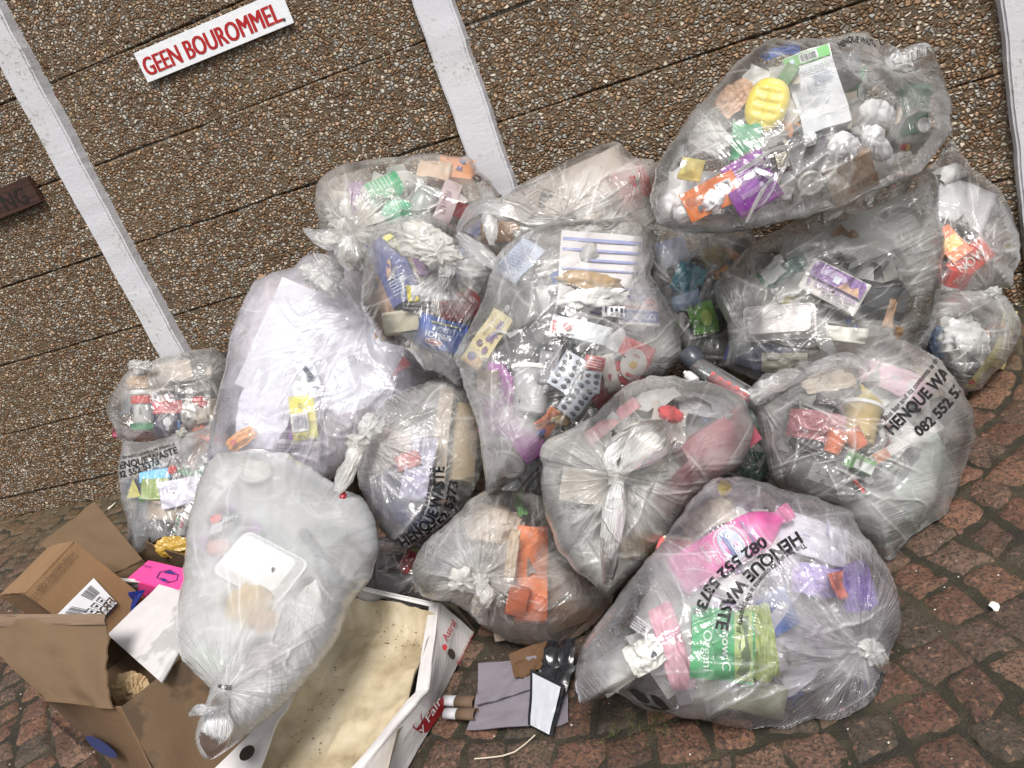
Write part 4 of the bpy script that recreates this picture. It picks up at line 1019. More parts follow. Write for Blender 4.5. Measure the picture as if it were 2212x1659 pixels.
# folded rim strip on top of the long side
for a0, a1, sd in ((r0, r1, 1), (r1, r2, 2), (r2, r3, 3)):
    iw = np.array([-.030, .0, -.004]); plate('rim', [a0 + iw + Z3 * .002, a1 + iw + Z3 * .002, a1 + Z3 * .002, a0 + Z3 * .002], .004, TW, tray, 8, .002, sd + 5)
base = [atz(960, 1330, .004), atz(850, 1710, .004), tz(480, 1700, .006), tz(772, 1330, .006)]
plate('base', base, .004, TW, tray, 6)
plate('end_side', [c_far, r0, atz(985, 1330, .01), tz(800, 1345, .02)], .004, TW, tray, 8, .002, 9)
plate('end_side', [r0, c_far, c_far + np.array([.0, -.012, -.005]), r0 + np.array([.0, -.012, -.005])], .003, TW, tray, 4)
plate('outer_end', [r0 + np.array([.01, .004, 0]), tz(987, 1309, .085), atz(1028, 1364, .004), atz(1020, 1345, .004)], .004, cardboard('torn_edge', (.20, .15, .10)), tray, 4)
plate('folded_flap', [tz(640, 1500, .12), tz(598, 1568, .13), tz(540, 1720, .10), tz(440, 1685, .10)], .004, TW, tray, 8, .003, 14)
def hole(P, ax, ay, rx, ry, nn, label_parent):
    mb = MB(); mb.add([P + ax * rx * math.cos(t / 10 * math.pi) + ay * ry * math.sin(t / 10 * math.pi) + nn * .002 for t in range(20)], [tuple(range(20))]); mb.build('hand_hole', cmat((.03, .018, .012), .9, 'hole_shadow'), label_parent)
def facing(P, q1, q2):
    nn = np.cross(q1, q2); nn /= np.linalg.norm(nn); return nn if nn @ (CAM - P) > 0 else -nn
ed_ = (r0 - c_far) / np.linalg.norm(r0 - c_far); fe = facing(r0, ed_, Z3)
for fr_ in (.34, .80):
    P = c_far * (1 - fr_) + r0 * fr_ - Z3 * .030; hole(P + fe * .004, ed_, Z3, .016, .009, fe, tray)
n1 = facing(r0, r1 - r0, o0 - r0); P = (r0 * .45 + r1 * .55) * .45 + (o0 * .45 + o1 * .55) * .55
def os(u, v):  # image point on the outer long side (first stretch)
    r = ray(u, v); return CAM + r * (((r0 - CAM) @ n1) / (r @ n1))
hole(os(972, 1416) + n1 * .004, (r1 - r0) / np.linalg.norm(r1 - r0), np.cross(n1, r1 - r0) / np.linalg.norm(r1 - r0), .016, .011, n1, tray)
nfz = facing(nl1, nl2 - nl1, tz(540, 1720, .10) - nl1); hole(tz(540, 1634, .118) + nfz * .012, (nl2 - nl1) / np.linalg.norm(nl2 - nl1), np.cross(nfz, nl2 - nl1) / np.linalg.norm(nl2 - nl1), .017, .017, nfz, tray)
RED = (.36, .012, .020)
def ltext(s, ua, ub, h, off=.0065, col=RED, nrm=None, fn=None):
    A = (fn or os)(*ua); B = (fn or os)(*ub); ex = (B - A); Wd = np.linalg.norm(ex); ex /= Wd; nn = n1 if nrm is None else nrm; ey = np.cross(nn, ex)
    world_text(s, A, ex, ey, h, col, tray, off, Wd)
ltext('Astral', (961, 1390), (982, 1350), .016)
mb = MB(); A = os(957, 1402) + n1 * .0065
mb.add([A + RW[0] * .006 * math.cos(t / 3 * math.pi) - RW[1] * .008 * math.sin(t / 3 * math.pi) for t in range(6)], [tuple(range(6))]); mb.build('red_emblem', cmat(RED, .6, 'print'), tray)
ltext('PRODUCT OF SOUTH AFRICA', (987, 1441), (1021, 1374), .0075)
n3 = facing(r2, r3 - r2, o2 - r2)
def os3(u, v): r = ray(u, v); return CAM + r * (((r2 - CAM) @ n3) / (r @ n3))
bnd = [os3(953, 1500), os3(955, 1530), os3(838, 1690), os3(800, 1690), os3(905, 1560), os3(925, 1530)]
MB().add([b + n3 * .006 for b in bnd], [tuple(range(6))]).build('red_band', cmat(RED, .6, 'print'), tray)
ltext('County Fair', (852, 1668), (948, 1512), .030, .0085, (.75, .73, .72), n3, os3)
# little hen outline above the band
mb = MB(); hp = [(-.5, -.2), (-.2, -.5), (.3, -.45), (.5, .1), (.75, .5), (.35, .15), (-.1, .05), (-.35, .5), (-.5, .62), (-.62, .42)]
A = os3(902, 1563) + n3 * .0075; exh = (os3(948, 1512) - os3(852, 1668)); exh /= np.linalg.norm(exh); eyh = np.cross(n3, exh)
hp3 = [A + exh * x * .026 + eyh * (y * .028 + .01) for x, y in hp]; mb.add(hp3 + [h_ * .8 + (sum(hp3) / 10) * .2 for h_ in hp3], [(i, (i + 1) % 10, 10 + (i + 1) % 10, 10 + i) for i in range(10)]); mb.build('bird_mark', cmat(RED, .6, 'print'), tray)
# greasy paper
gm, n, l, p = newmat('greasy_paper'); tc = N(n, 'ShaderNodeTexCoord')
a = N(n, 'ShaderNodeTexNoise', Scale=8.0, Detail=8.0, Roughness=.65); l.new(tc.outputs['Object'], a.inputs['Vector'])
c = ramp_out(n, l, a.outputs[0], [(.3, (.25, .19, .11)), (.5, (.44, .37, .25)), (.7, (.55, .49, .37))])
b = N(n, 'ShaderNodeTexNoise', Scale=55.0, Detail=4.0, Roughness=.7); l.new(tc.outputs['Object'], b.inputs['Vector'])
c = mix(n, l, ramp_out(n, l, b.outputs[0], [(.68, (0, 0, 0)), (.73, (.8, .8, .8))]), c, (.16, .09, .03))
l.new(c, p.inputs['Base Color']); p.inputs['Roughness'].default_value = .35
bp = N(n, 'ShaderNodeBump', Strength=.5, Distance=.003); l.new(a.outputs[0], bp.inputs['Height']); l.new(bp.outputs[0], p.inputs['Normal'])
gp = root('greasy_paper', 'stained yellowish greaseproof paper lining the white tray', 'paper')
n_ = 60; S, T_ = np.meshgrid(np.linspace(0, 1, n_), np.linspace(0, 1, n_))
C0, C1, C2, C3 = atz(752, 1298, .09), atz(947, 1335, .09), atz(842, 1700, .07), atz(510, 1700, .07)
P = (C0 * (1 - S[..., None]) + C1 * S[..., None]) * (1 - T_[..., None]) + (C3 * (1 - S[..., None]) + C2 * S[..., None]) * T_[..., None]
edge = np.minimum(np.minimum(S, 1 - S) * 1.3, T_ * 1.6); sink = .050 * np.clip(edge / .16, 0, 1) ** .7
P[..., 2] += -sink + .0035 * rg(S * 3 + .5 * vn(S * 6, T_ * 6, 3), T_ * 4, 5) + .0016 * rg(S * 13, T_ * 15, 6) + .012 * np.clip(1 - edge / .12, 0, 1) * vn(S * 9, T_ * 9, 9) + .02
P[..., 0] += -.004 * np.clip(1 - edge / .1, 0, 1) * np.abs(vn(S * 7, T_ * 9, 19))
i = np.arange(n_ - 1)[:, None] * n_; j = np.arange(n_ - 1)[None]; Q = np.stack([i + j, i + j + 1, i + n_ + j + 1, i + n_ + j], -1).reshape(-1, 4)
link('paper_sheet', mesh_np('paper_sheet', P.reshape(-1, 3), Q[:, ::-1]), gm, gp)
rn_ = random.Random(12); mb = MB()
for k in range(90):
    s_, t_ = (rn_.gauss(.62, .12), rn_.gauss(.14, .05)) if k < 40 else (rn_.uniform(.1, .4), rn_.uniform(.3, .95))
    if not (0 < s_ < 1 and 0 < t_ < 1): continue
    q = P[int(t_ * (n_ - 1)), int(s_ * (n_ - 1))] + np.array([0, 0, .002]); z_ = rn_.uniform(.0015, .004); a2 = rn_.uniform(0, 6)
    mb.add([q + np.array([math.cos(a2 + x) * z_, math.sin(a2 + x) * z_ * .6, 0]) for x in (0, 2, 4)] + [q + np.array([0, 0, z_ * .6])], [(0, 1, 3), (1, 2, 3), (2, 0, 3)])
tag(mb.build('crumbs', cmat((.14, .09, .03), .8, 'crumbs'), gp), kind='stuff')

# ---------------------------------------------------------------- litter on the paving
def gpt(u, v, z): return atz(u, v, z)
pc = root('torn_card', 'torn lilac-grey card sheet with a brown wet patch on the paving', 'cardboard')
LIL = cardboard('lilac_card', (.33, .29, .34), (.62, .4), .5)
plate('card_sheet', [gpt(1031, 1500, .030), gpt(1152, 1490, .032), gpt(1144, 1568, .012), gpt(1009, 1579, .010)], .003, LIL, pc, 14, .005, 51)
plate('card_sheet', [gpt(1034, 1434, .050), gpt(1160, 1418, .055), gpt(1152, 1490, .034), gpt(1030, 1525, .032)], .003, LIL, pc, 14, .006, 52)
plate('card_sheet', [gpt(1190, 1480, .012), gpt(1226, 1475, .010), gpt(1229, 1562, .007), gpt(1190, 1572, .007)], .003, LIL, pc, 8, .003, 53)
bp_ = plate('brown_card_patch', [gpt(1100, 1416, .060), gpt(1180, 1382, .062), gpt(1170, 1448, .050), gpt(1112, 1466, .050)], .003, cardboard('wet_brown_card', (.20, .10, .04)), pc, 14, .007, 54, .06)
BL = cmat((.010, .010, .012), .18, 'black_plastic')
bf = root('black_plastic_bag', 'crumpled glossy black plastic packaging with a white label beside the card', 'packaging')
def sheet_lump(name, quad, mat, parent, am, seed, n=40):
    c = quad; s = np.linspace(0, 1, n); S, T_ = np.meshgrid(s, s); P = (c[0] * (1 - S[..., None]) + c[1] * S[..., None]) * (1 - T_[..., None]) + (c[3] * (1 - S[..., None]) + c[2] * S[..., None]) * T_[..., None]
    nn = np.cross(c[1] - c[0], c[3] - c[0]); nn /= np.linalg.norm(nn); nn = nn if nn @ (CAM - c[0]) > 0 else -nn
    P = P + nn * (am * (vn(S * 2.3 + seed, T_ * 2, seed) + .35 * rg(S * 3, T_ * 2 + seed, seed + 1)))[..., None] + (P - P.mean((0, 1))) * (.12 * vn(S * 3, T_ * 3, seed + 3))[..., None]
    i = np.arange(n - 1)[:, None] * n; j = np.arange(n - 1)[None]; Q = np.stack([i + j, i + j + 1, i + n + j + 1, i + n + j], -1).reshape(-1, 4)
    return link(name, mesh_np(name, P.reshape(-1, 3), Q), mat, parent)
sheet_lump('film_fold', [gpt(1184, 1382, .075), gpt(1244, 1376, .070), gpt(1240, 1462, .035), gpt(1168, 1452, .045)], BL, bf, .007, 3)
sheet_lump('film_fold', [gpt(1168, 1440, .055), gpt(1246, 1440, .045), gpt(1222, 1500, .025), gpt(1150, 1470, .050)], BL, bf, .006, 4)
plate('film_fold', [gpt(1148, 1447, .056), gpt(1222, 1482, .042), gpt(1194, 1592, .010), gpt(1141, 1566, .013)], .003, BL, bf, 10, .003, 57)
plate('white_label', [gpt(1152, 1455, .062), gpt(1212, 1485, .048), gpt(1186, 1587, .014), gpt(1146, 1566, .019)], .001, cmat((.42, .43, .47), .35, 'label_paper'), bf, 10, .003, 57)
for k, (q0_, q1_, lb) in enumerate((((958, 1513), (1026, 1517), 'upper rolled cardboard tube poking from under the lilac card'), ((962, 1541), (1028, 1543), 'lower rolled cardboard tube poking from under the lilac card'))):
    A = gpt(*q0_, .022); B = gpt(*q1_, .024); ax = B - A; Ln = np.linalg.norm(ax); ax /= Ln
    M = Matrix.Translation(tuple(A)) @ Vector(ax).to_track_quat('Y', 'Z').to_matrix().to_4x4()
    rt = root('cardboard_tube', lb, 'tube', M, 'tubes under the card'); R = .013
    for nm, y0, y1, mt in (('grey_end', 0, Ln * .45, cmat((.40, .40, .42), .6)), ('brown_wrap', Ln * .42, Ln, cardboard('corrugated', (.24, .15, .09)))):
        rr_ = R * (1.0 if nm == 'grey_end' else 1.08); V = []; Fc = []; n2 = 28
        for (r_, y_) in ((rr_, y0), (rr_, y1), (rr_ * .85, y1), (rr_ * .85, y0)):
            for q in range(n2): t = 2 * math.pi * q / n2; V.append((r_ * math.cos(t), y_, r_ * .75 * math.sin(t)))
        for i_ in range(4):
            for q in range(n2): Fc.append((i_ * n2 + q, i_ * n2 + (q + 1) % n2, ((i_ + 1) % 4) * n2 + (q + 1) % n2, ((i_ + 1) % 4) * n2 + q))
        MB().add(V, Fc).build(nm, mt, rt, True)
def curve_obj(name, label, cat, pts, rad, mat):
    V = []; Fc = []; P = [atz(u, v, z) for u, v, z in pts]; n2 = 6; out = []
    for i_ in range(len(P) - 1):
        for q in range(6): out.append(P[i_] * (1 - q / 6) + P[i_ + 1] * q / 6)
    for c in out:
        for q in range(n2): t = 2 * math.pi * q / n2; V.append((c[0], c[1] + rad * math.cos(t), c[2] + rad * math.sin(t)))
    for i_ in range(len(out) - 1):
        for q in range(n2): Fc.append((i_ * n2 + q, i_ * n2 + (q + 1) % n2, (i_ + 1) * n2 + (q + 1) % n2, (i_ + 1) * n2 + q))
    o = MB().add(V, Fc).build(name, mat, None, True); tag(o, label, cat)
curve_obj('dry_stem', 'thin pale curved stem lying on the paving below the black packaging', 'stem', [(1025, 1639, .006), (1052, 1637, .007), (1085, 1633, .009), (1112, 1624, .009), (1135, 1607, .010), (1160, 1584, .012)], .0016, cmat((.55, .48, .38), .7))
def chip(name, label, cat, u, v, w, h, col, seed, z=.006):
    P = atz(u, v, z); k = float((P - CAM) @ RW[2]) / F; rnn = random.Random(seed); n2 = 9
    V = [(P[0] + math.cos(a) * w / 2 * k * rnn.uniform(.6, 1.15), P[1] + math.sin(a) * h / 2 * k * 1.4 * rnn.uniform(.6, 1.15), P[2] + .004 * rnn.random()) for a in [2 * math.pi * i / n2 for i in range(n2)]]
    V += [(x, y, z_ - .002) for x, y, z_ in V] + [tuple(P + [0, 0, .005])]
    o = MB().add(V, [(i, (i + 1) % n2, 2 * n2) for i in range(n2)] + [(i, i + n2, (i + 1) % n2 + n2, (i + 1) % n2) for i in range(n2)]).build(name, cmat(col, .6), None); tag(o, label, cat)
chip('shell_piece', 'white shell fragment lying alone on the paving at lower right', 'shell', 2150, 1311, 24, 22, (.75, .74, .70), 3)
chip('pale_leaf', 'small pale leaf on the paving beside the wall at left', 'leaf', 241, 1094, 9, 22, (.60, .58, .48), 4)
rn_ = random.Random(77); mb = MB()
for k in range(420):
    x = rn_.uniform(-3.3, 1.0); y = rn_.uniform(-1.95, -.1); z_ = rn_.uniform(.0008, .0028); a2 = rn_.uniform(0, 6); q = np.array([x, y, .0015])
    mb.add([q + np.array([math.cos(a2 + t) * z_, math.sin(a2 + t) * z_ * rn_.uniform(.5, 1.3), 0]) for t in (0, 1.7, 3.3, 4.8)] + [q + np.array([0, 0, z_])], [(0, 1, 4), (1, 2, 4), (2, 3, 4), (3, 0, 4)])
o = mb.build('grit', cmat((.58, .54, .46), .7)); tag(o, 'pale grit and shell crumbs scattered over the paving', 'grit', kind='stuff')
# tufts in the joints
mb = MB(); rn_ = random.Random(31)
for k in range(330):
    if k < 60: P = atz(rn_.gauss(1400, 60), rn_.gauss(1560, 25), 0)
    else:
        P = np.array([rn_.uniform(-2.9, .6), rn_.uniform(-1.8, -.05), -.004])
        if rn_.random() < .5: P[1] = rn_.uniform(-.09, -.02)
    for q in range(3):
        a2 = rn_.uniform(0, 6.28); L = rn_.uniform(.008, .028); tip = P + np.array([math.cos(a2) * L, math.sin(a2) * L, L * rn_.uniform(.2, .8)]); s_ = np.array([-math.sin(a2), math.cos(a2), 0]) * .0007
        mb.add([P - s_, P + s_, tip], [(0, 1, 2)])
o = mb.build('moss_tufts', cmat((.075, .080, .022), .8)); tag(o, 'tiny dry grass and moss tufts in the paving joints', 'grass', kind='stuff')

# ---------------------------------------------------------------- the bags
FM = {}
def FMAT(haze, tint, crumple=1.0, spots=1.0, rough=.26, gloss=1.0):
    k = (haze, tint, crumple, spots, rough, gloss)
    if k not in FM: FM[k] = film_mat('bag_film_%s' % ('cool' if tint[2] > tint[0] else 'warm'), haze, tint, rough, crumple, spots, gloss)
    return FM[k]
COOL = (.90, .91, .97); NEU = (.955, .95, .935); WARM = (.93, .905, .85); LAV = (.90, .89, .99)
WHT_, GRY, DRK, BEI, BRN, BLK = (.75, .75, .75), (.58, .58, .57), (.19, .19, .20), (.66, .57, .46), (.25, .16, .10), (.02, .02, .025)
PB = cmat((.012, .012, .014), .45, 'bag_print')
BAGS = []
def mkbag(label, film, **k):
    b = Bag(**k); BAGS.append(b); b.root = root('rubbish_bag', label, 'rubbish bag', group='clear rubbish bags piled against the wall'); b.film(film, b.root); b.mat = film; return b
def thick(tint=NEU, h=.62): return FMAT(h, tint, 1.2, 0.0, .25)
T = lambda s, x, y, h, c, r=0, w=None: ('txt', s, x, y, h, c, r, w)
R_ = lambda x0, y0, x1, y1, c: ('rect', x0, y0, x1, y1, c)
INKC = (.03, .03, .05)

# --- top bag
A = mkbag('big clear bag with yellow soap dish and torn hole, topmost on the right', FMAT(.17, NEU, .8, 1.2),
    poly=[(1408, 455), (1403, 425), (1415, 380), (1425, 350), (1447, 310), (1474, 270), (1500, 238), (1524, 213), (1577, 147), (1630, 105), (1671, 85), (1740, 84), (1794, 82), (1836, 68), (1875, 68), (1895, 90), (1912, 105), (1974, 103), (2001, 108), (2027, 143), (2046, 195), (2056, 240), (2054, 283), (2022, 335), (1994, 367), (1934, 393), (1820, 443), (1740, 470), (1675, 484), (1614, 495), (1537, 507), (1474, 499), (1425, 482)],
    cen=(1720, 290), d0=2.07, T=.20, Tb=.17, knots=[(1937, 150, 1.0)], seed=3, gy=-.0003, peaks=[(1680, 262, .012), (1560, 215, .01)], ncre=30)
item(A, 'oval', 'soap_dish', 'dish', 'bright yellow oval ribbed dish in the topmost bag', (1657, 221), (88, 116), 12, (.80, .66, .10), tilt=.4, sink=-.004)
item(A, 'box', 'medicine_box', 'box', 'white and green printed medicine box with barcode in the topmost bag', (1763, 192), (98, 170), -19, (.66, .68, .72), [R_(-.5, .36, .5, .5, (.12, .38, .10)), R_(-.16, .375, .24, .485, (.7, .72, .75)), ('bars', -.14, .385, .22, .475, INKC), ('ell', -.32, .43, .05, .03, (.5, .6, .8)), ('lines', -.42, .22, .40, .30, 3, (.25, .28, .35)), ('lines', .0, .05, .45, .20, 7, (.2, .25, .4)), ('lines', -.42, -.2, .25, .10, 13, (.35, .38, .45))], t=.05, tilt=.4)
item(A, 'box', 'green_box_side', 'box', 'dark green side face of the white medicine box in the topmost bag', (1697, 165), (26, 62), 25, (.06, .17, .05), t=.03, sink=.01)  # side of the medicine box, built as a separate narrow block
item(A, 'box', 'orange_box', 'box', 'torn orange cardboard box low in the topmost bag', (1536, 424), (122, 66), -26, (.66, .17, .025), [R_(.12, -.1, .42, .3, (.62, .62, .60)), ('bars', .16, -.05, .38, .25, INKC), ('ell', -.25, -.2, .05, .10, (.08, .1, .1)), ('lines', -.45, .0, -.05, .3, 4, (.28, .05, .01))], t=.045)
item(A, 'box', 'purple_box', 'box', 'open bright purple box poking through the hole of the topmost bag', (1634, 420), (98, 62), -31, (.24, .012, .34), [R_(-.5, -.46, .5, -.30, (.36, .03, .46)), ('lines', -.3, .1, .25, .3, 3, (.6, .5, .65)), ('ell', .2, .25, .05, .09, (.6, .5, .7))], t=.05, sink=-.012)
item(A, 'card', 'purple_flap', 'card', 'faded purple carton flap above the orange box in the topmost bag', (1610, 366), (92, 52), -28, (.27, .05, .34), [('lines', -.3, -.3, .4, .2, 4, (.55, .45, .6))], sink=.006)
item(A, 'card', 'chocolate_card', 'card', 'dark brown card with cream label inside the torn hole of the topmost bag', (1686, 343), (34, 62), -18, (.05, .018, .02), [R_(-.35, -.35, .4, .35, (.55, .48, .36)), ('lines', -.28, -.28, .35, .28, 6, INKC)], sink=-.010)
item(A, 'card', 'silver_strip', 'strip', 'shiny silver strip lying over the purple box in the topmost bag', (1648, 372), (42, 13), 26, (.75, .76, .78), rough=.25, sink=-.016)
item(A, 'box', 'brown_card_box', 'box', 'small brown cardboard box at the bottom edge of the topmost bag', (1841, 389), (92, 80), -28, (.33, .205, .115), [T('0.1 6', .2, -.2, .10, (.12, .06, .03), 0, .3), ('lines', -.2, -.35, .4, -.25, 2, (.12, .06, .03)), ('lines', -.35, .2, -.1, .3, 1, (.12, .06, .03))], t=.04)
item(A, 'disc', 'plastic_disc', 'lid', 'small round silver-white lid near the bottom of the topmost bag', (1752, 397), (54, 52), 0, (.80, .79, .76), rough=.3, sink=-.012)
for i, (u, v, w_, h_, lb) in enumerate([(1826, 312, 66, 52, 'white crumpled tissue above the brown card box in the topmost bag'), (1906, 236, 64, 46, 'white crumpled tissue just below the knot of the topmost bag'), (1896, 290, 46, 40, 'small white tissue left of the green container in the topmost bag'), (1912, 320, 48, 34, 'white tissue under the green container in the topmost bag'), (1905, 358, 72, 60, 'large pale tissue right of the brown card box in the topmost bag'), (1433, 440, 46, 42, 'white cotton ball at the left tip of the topmost bag'), (1541, 436, 50, 42, 'white cotton ball lying on the orange box in the topmost bag'), (1478, 465, 50, 34, 'white cotton wad below left of the orange box in the topmost bag'), (1752, 296, 26, 26, 'tiny white tissue below the medicine box in the topmost bag'), (1645, 345, 40, 36, 'crumpled white printed paper over the purple flap in the topmost bag')]):
    item(A, 'ball', 'tissue', 'tissue', lb, (u, v), (w_, h_), 20 * i, (.80, .80, .82), group='white tissues in the topmost bag', lump=.42)
item(A, 'tub', 'green_container', 'container', 'dark green plastic container at the right of the topmost bag', (1996, 236), (58, 88), 8, (.02, .20, .09), [('rect', -.4, -.05, .4, .02, (.5, .5, .45))], col2=(.03, .25, .11), t=.04)
item(A, 'disc', 'bottle_neck', 'bottle', 'clear round bottle neck beside the green container in the topmost bag', (1998, 270), (30, 30), 0, (.66, .66, .66), rough=.15, sink=-.008)
item(A, 'box', 'battery_end', 'battery', 'tiny red and yellow block at the lower right of the topmost bag', (1957, 318), (17, 13), 5, (.50, .03, .03), [R_(.05, -.5, .5, .5, (.65, .42, .06))], t=.01, warp=False)
item(A, 'wrap', 'peach_wrapper', 'wrapper', 'peach coloured wrapper at the upper left edge of the topmost bag', (1584, 200), (80, 60), -42, (.56, .36, .25))
item(A, 'wrap', 'blue_wrapper', 'wrapper', 'blue wrapper under the top edge of the topmost bag', (1684, 104), (72, 28), -14, (.10, .20, .58))
item(A, 'wrap', 'clear_wrapper', 'wrapper', 'crumpled colourless film left of the yellow dish in the topmost bag', (1530, 290), (90, 60), 30, (.60, .60, .60), sink=.02)
item(A, 'card', 'yellow_blob', 'wrapper', 'dull yellow wrapper behind the cotton in the topmost bag', (1492, 365), (50, 44), 10, (.50, .43, .12), sink=.02)
item(A, 'card', 'white_square', 'label', 'small white square label right of the purple box in the topmost bag', (1696, 420), (34, 26), 5, (.60, .58, .60))
item(A, 'wrap', 'grey_plastic', 'packaging', 'grey plastic packaging along the lower left of the topmost bag', (1560, 482), (110, 24), -6, (.35, .35, .33))
filler(A, 'mixed_waste', 'loose grey paper and plastic scraps filling the topmost bag', [GRY, WHT_, (.16, .15, .15), BEI, (.5, .5, .48), DRK], 80, 3, .04, .10)
gather_blob(1952, 140, 1.90, 40, 30, thick(NEU, .5), A.root, 'knot', 2)
for i, (pth, rd) in enumerate([([(1940, 150, 1.90), (1960, 130, 1.91), (1990, 122, 1.93), (2015, 140, 1.95)], [6, 18, 22, 8]), ([(1937, 148, 1.9), (1925, 125, 1.92), (1905, 105, 1.95)], [6, 16, 10])]):
    tube(None, pth, rd, FMAT(.28, NEU, 1.2, 0.), A.root, seed=i + 4)
film_text(A, 'HENQUE WASTE', [(1815, 103), (1840, 90), (1862, 92), (1892, 100)], 13, PB, A.root)
# torn hole edge in the film: curled lips
tube(None, [(1592, 372, 1.855), (1625, 352, 1.85), (1665, 325, 1.85), (1700, 318, 1.855), (1704, 335, 1.855)], [2.5, 4, 3.5, 4, 2], FMAT(.5, NEU, 1, 0.), A.root, 'torn_edge', 8, 24, 60)
tube(None, [(1704, 335, 1.855), (1690, 370, 1.85), (1660, 395, 1.85), (1640, 425, 1.855), (1612, 480, 1.88)], [2, 3.5, 3, 4, 2], FMAT(.5, NEU, 1, 0.), A.root, 'torn_edge', 9, 24, 60)

# --- right, upper
B = mkbag('clear bag with orange-red packets squeezed at the far right by the pebble wall', FMAT(.30, NEU, 1.2, .3),
    poly=[(1985, 385), (2030, 335), (2054, 300), (2080, 330), (2105, 368), (2153, 401), (2182, 449), (2203, 514), (2203, 560), (2191, 590), (2184, 618), (2153, 626), (2128, 632), (2070, 645), (2010, 640), (1990, 560), (1975, 450)],
    cen=(2095, 505), d0=2.40, T=.13, Tb=.09, knots=[(2140, 628, .7)], seed=5, ncre=26)
item(B, 'box', 'orange_packet', 'packet', 'orange cardboard packet in the far right bag', (2055, 527), (46, 76), -36, (.72, .16, .03), [R_(-.3, -.2, .4, .2, (.65, .45, .10))], t=.03)
item(B, 'box', 'red_packet', 'packet', 'red packet with pale letters NOW in the far right bag', (2098, 562), (88, 48), -38, (.58, .055, .03), [T('NOW', 0, 0, .44, (.62, .56, .52), 0, .74)], t=.04)
item(B, 'box', 'small_red_box', 'box', 'small dark red box under the orange packets in the far right bag', (2070, 606), (42, 34), 12, (.50, .045, .03), [T('AL', 0, 0, .4, (.35, .30, .28), 0, .5)], t=.03)
item(B, 'disc', 'oval_badge', 'badge', 'dark oval badge with yellow bar at the edge of the far right bag', (2181, 532), (42, 30), 8, (.03, .03, .06), [('ell', 0, 0, .38, .36, (.60, .62, .62)), R_(-.24, -.12, .26, .10, (.52, .50, .10))])
item(B, 'card', 'grey_card', 'card', 'grey plastic sheet in the upper part of the far right bag', (2080, 440), (110, 90), 20, (.42, .42, .44), sink=.03)
filler(B, 'mixed_waste', 'loose pale and dark scraps filling the far right bag', [WHT_, GRY, (.5, .5, .5), BEI, (.06, .09, .07)], 45, 4)
gather_blob(2143, 632, 2.27, 26, 18, thick(), B.root, 'knot', 5)

# --- right, lower
Cc = mkbag('small clear knotted bag with yellow strips at the far right beside the mossy paving', FMAT(.26, NEU, 1.2, .3),
    poly=[(2145, 628), (2172, 640), (2190, 668), (2204, 690), (2206, 722), (2190, 755), (2171, 786), (2150, 804), (2134, 822), (2122, 838), (2095, 846), (2070, 842), (2035, 800), (2005, 745), (2000, 690), (2010, 650), (2050, 632), (2098, 626)],
    cen=(2105, 735), d0=2.27, T=.14, Tb=.10, knots=[(2146, 640, 1.1)], seed=6, ncre=22)
item(Cc, 'card', 'yellow_strip', 'paper', 'crumpled pale yellow strip at the right edge of the small far right bag', (2172, 730), (34, 110), 22, (.62, .56, .26), sink=.0)
item(Cc, 'card', 'yellow_ribbon', 'paper', 'thin yellow ribbon low in the small far right bag', (2125, 800), (18, 84), 40, (.50, .44, .14))
item(Cc, 'wrap', 'blue_wrapper', 'wrapper', 'blue wrapper at the left edge of the small far right bag', (2020, 740), (36, 66), 10, (.10, .18, .38))
item(Cc, 'ball', 'tissue', 'tissue', 'white tissue in the middle of the small far right bag', (2085, 720), (80, 70), 10, (.62, .62, .62))
item(Cc, 'card', 'red_scrap', 'scrap', 'tiny red scrap at the bottom of the small far right bag', (2100, 828), (14, 9), 0, (.45, .03, .03))
filler(Cc, 'mixed_waste', 'loose grey and white scraps filling the small far right bag', [GRY, WHT_, DRK, (.4, .4, .4)], 34, 5, .03, .07)
gather_blob(2150, 633, 2.14, 28, 22, thick(NEU, .5), Cc.root, 'knot', 6, rough=.7)

# --- right, behind: dark bag
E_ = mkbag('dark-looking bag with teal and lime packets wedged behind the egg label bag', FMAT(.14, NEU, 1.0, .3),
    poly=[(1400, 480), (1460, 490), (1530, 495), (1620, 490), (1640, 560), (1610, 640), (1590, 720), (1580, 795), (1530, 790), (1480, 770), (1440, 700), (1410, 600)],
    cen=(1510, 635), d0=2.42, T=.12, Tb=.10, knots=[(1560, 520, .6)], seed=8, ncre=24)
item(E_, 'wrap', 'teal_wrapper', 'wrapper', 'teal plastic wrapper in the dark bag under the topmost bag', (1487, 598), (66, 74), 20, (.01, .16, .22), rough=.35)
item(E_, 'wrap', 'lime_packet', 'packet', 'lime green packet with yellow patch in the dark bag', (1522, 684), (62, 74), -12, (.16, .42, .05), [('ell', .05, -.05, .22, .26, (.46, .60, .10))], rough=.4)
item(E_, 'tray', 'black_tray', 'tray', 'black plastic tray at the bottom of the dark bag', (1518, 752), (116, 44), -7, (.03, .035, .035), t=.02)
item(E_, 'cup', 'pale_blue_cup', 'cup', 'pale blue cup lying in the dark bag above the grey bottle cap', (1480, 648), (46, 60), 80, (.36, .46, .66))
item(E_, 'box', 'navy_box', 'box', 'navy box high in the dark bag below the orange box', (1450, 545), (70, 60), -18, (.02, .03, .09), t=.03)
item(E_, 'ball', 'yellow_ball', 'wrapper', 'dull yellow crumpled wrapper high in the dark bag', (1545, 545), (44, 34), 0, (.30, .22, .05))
filler(E_, 'mixed_waste', 'dark mixed scraps filling the dark bag', [BLK, (.08, .08, .09), (.04, .05, .09), (.3, .3, .3), (.05, .05, .05)], 60, 6, .04, .09)

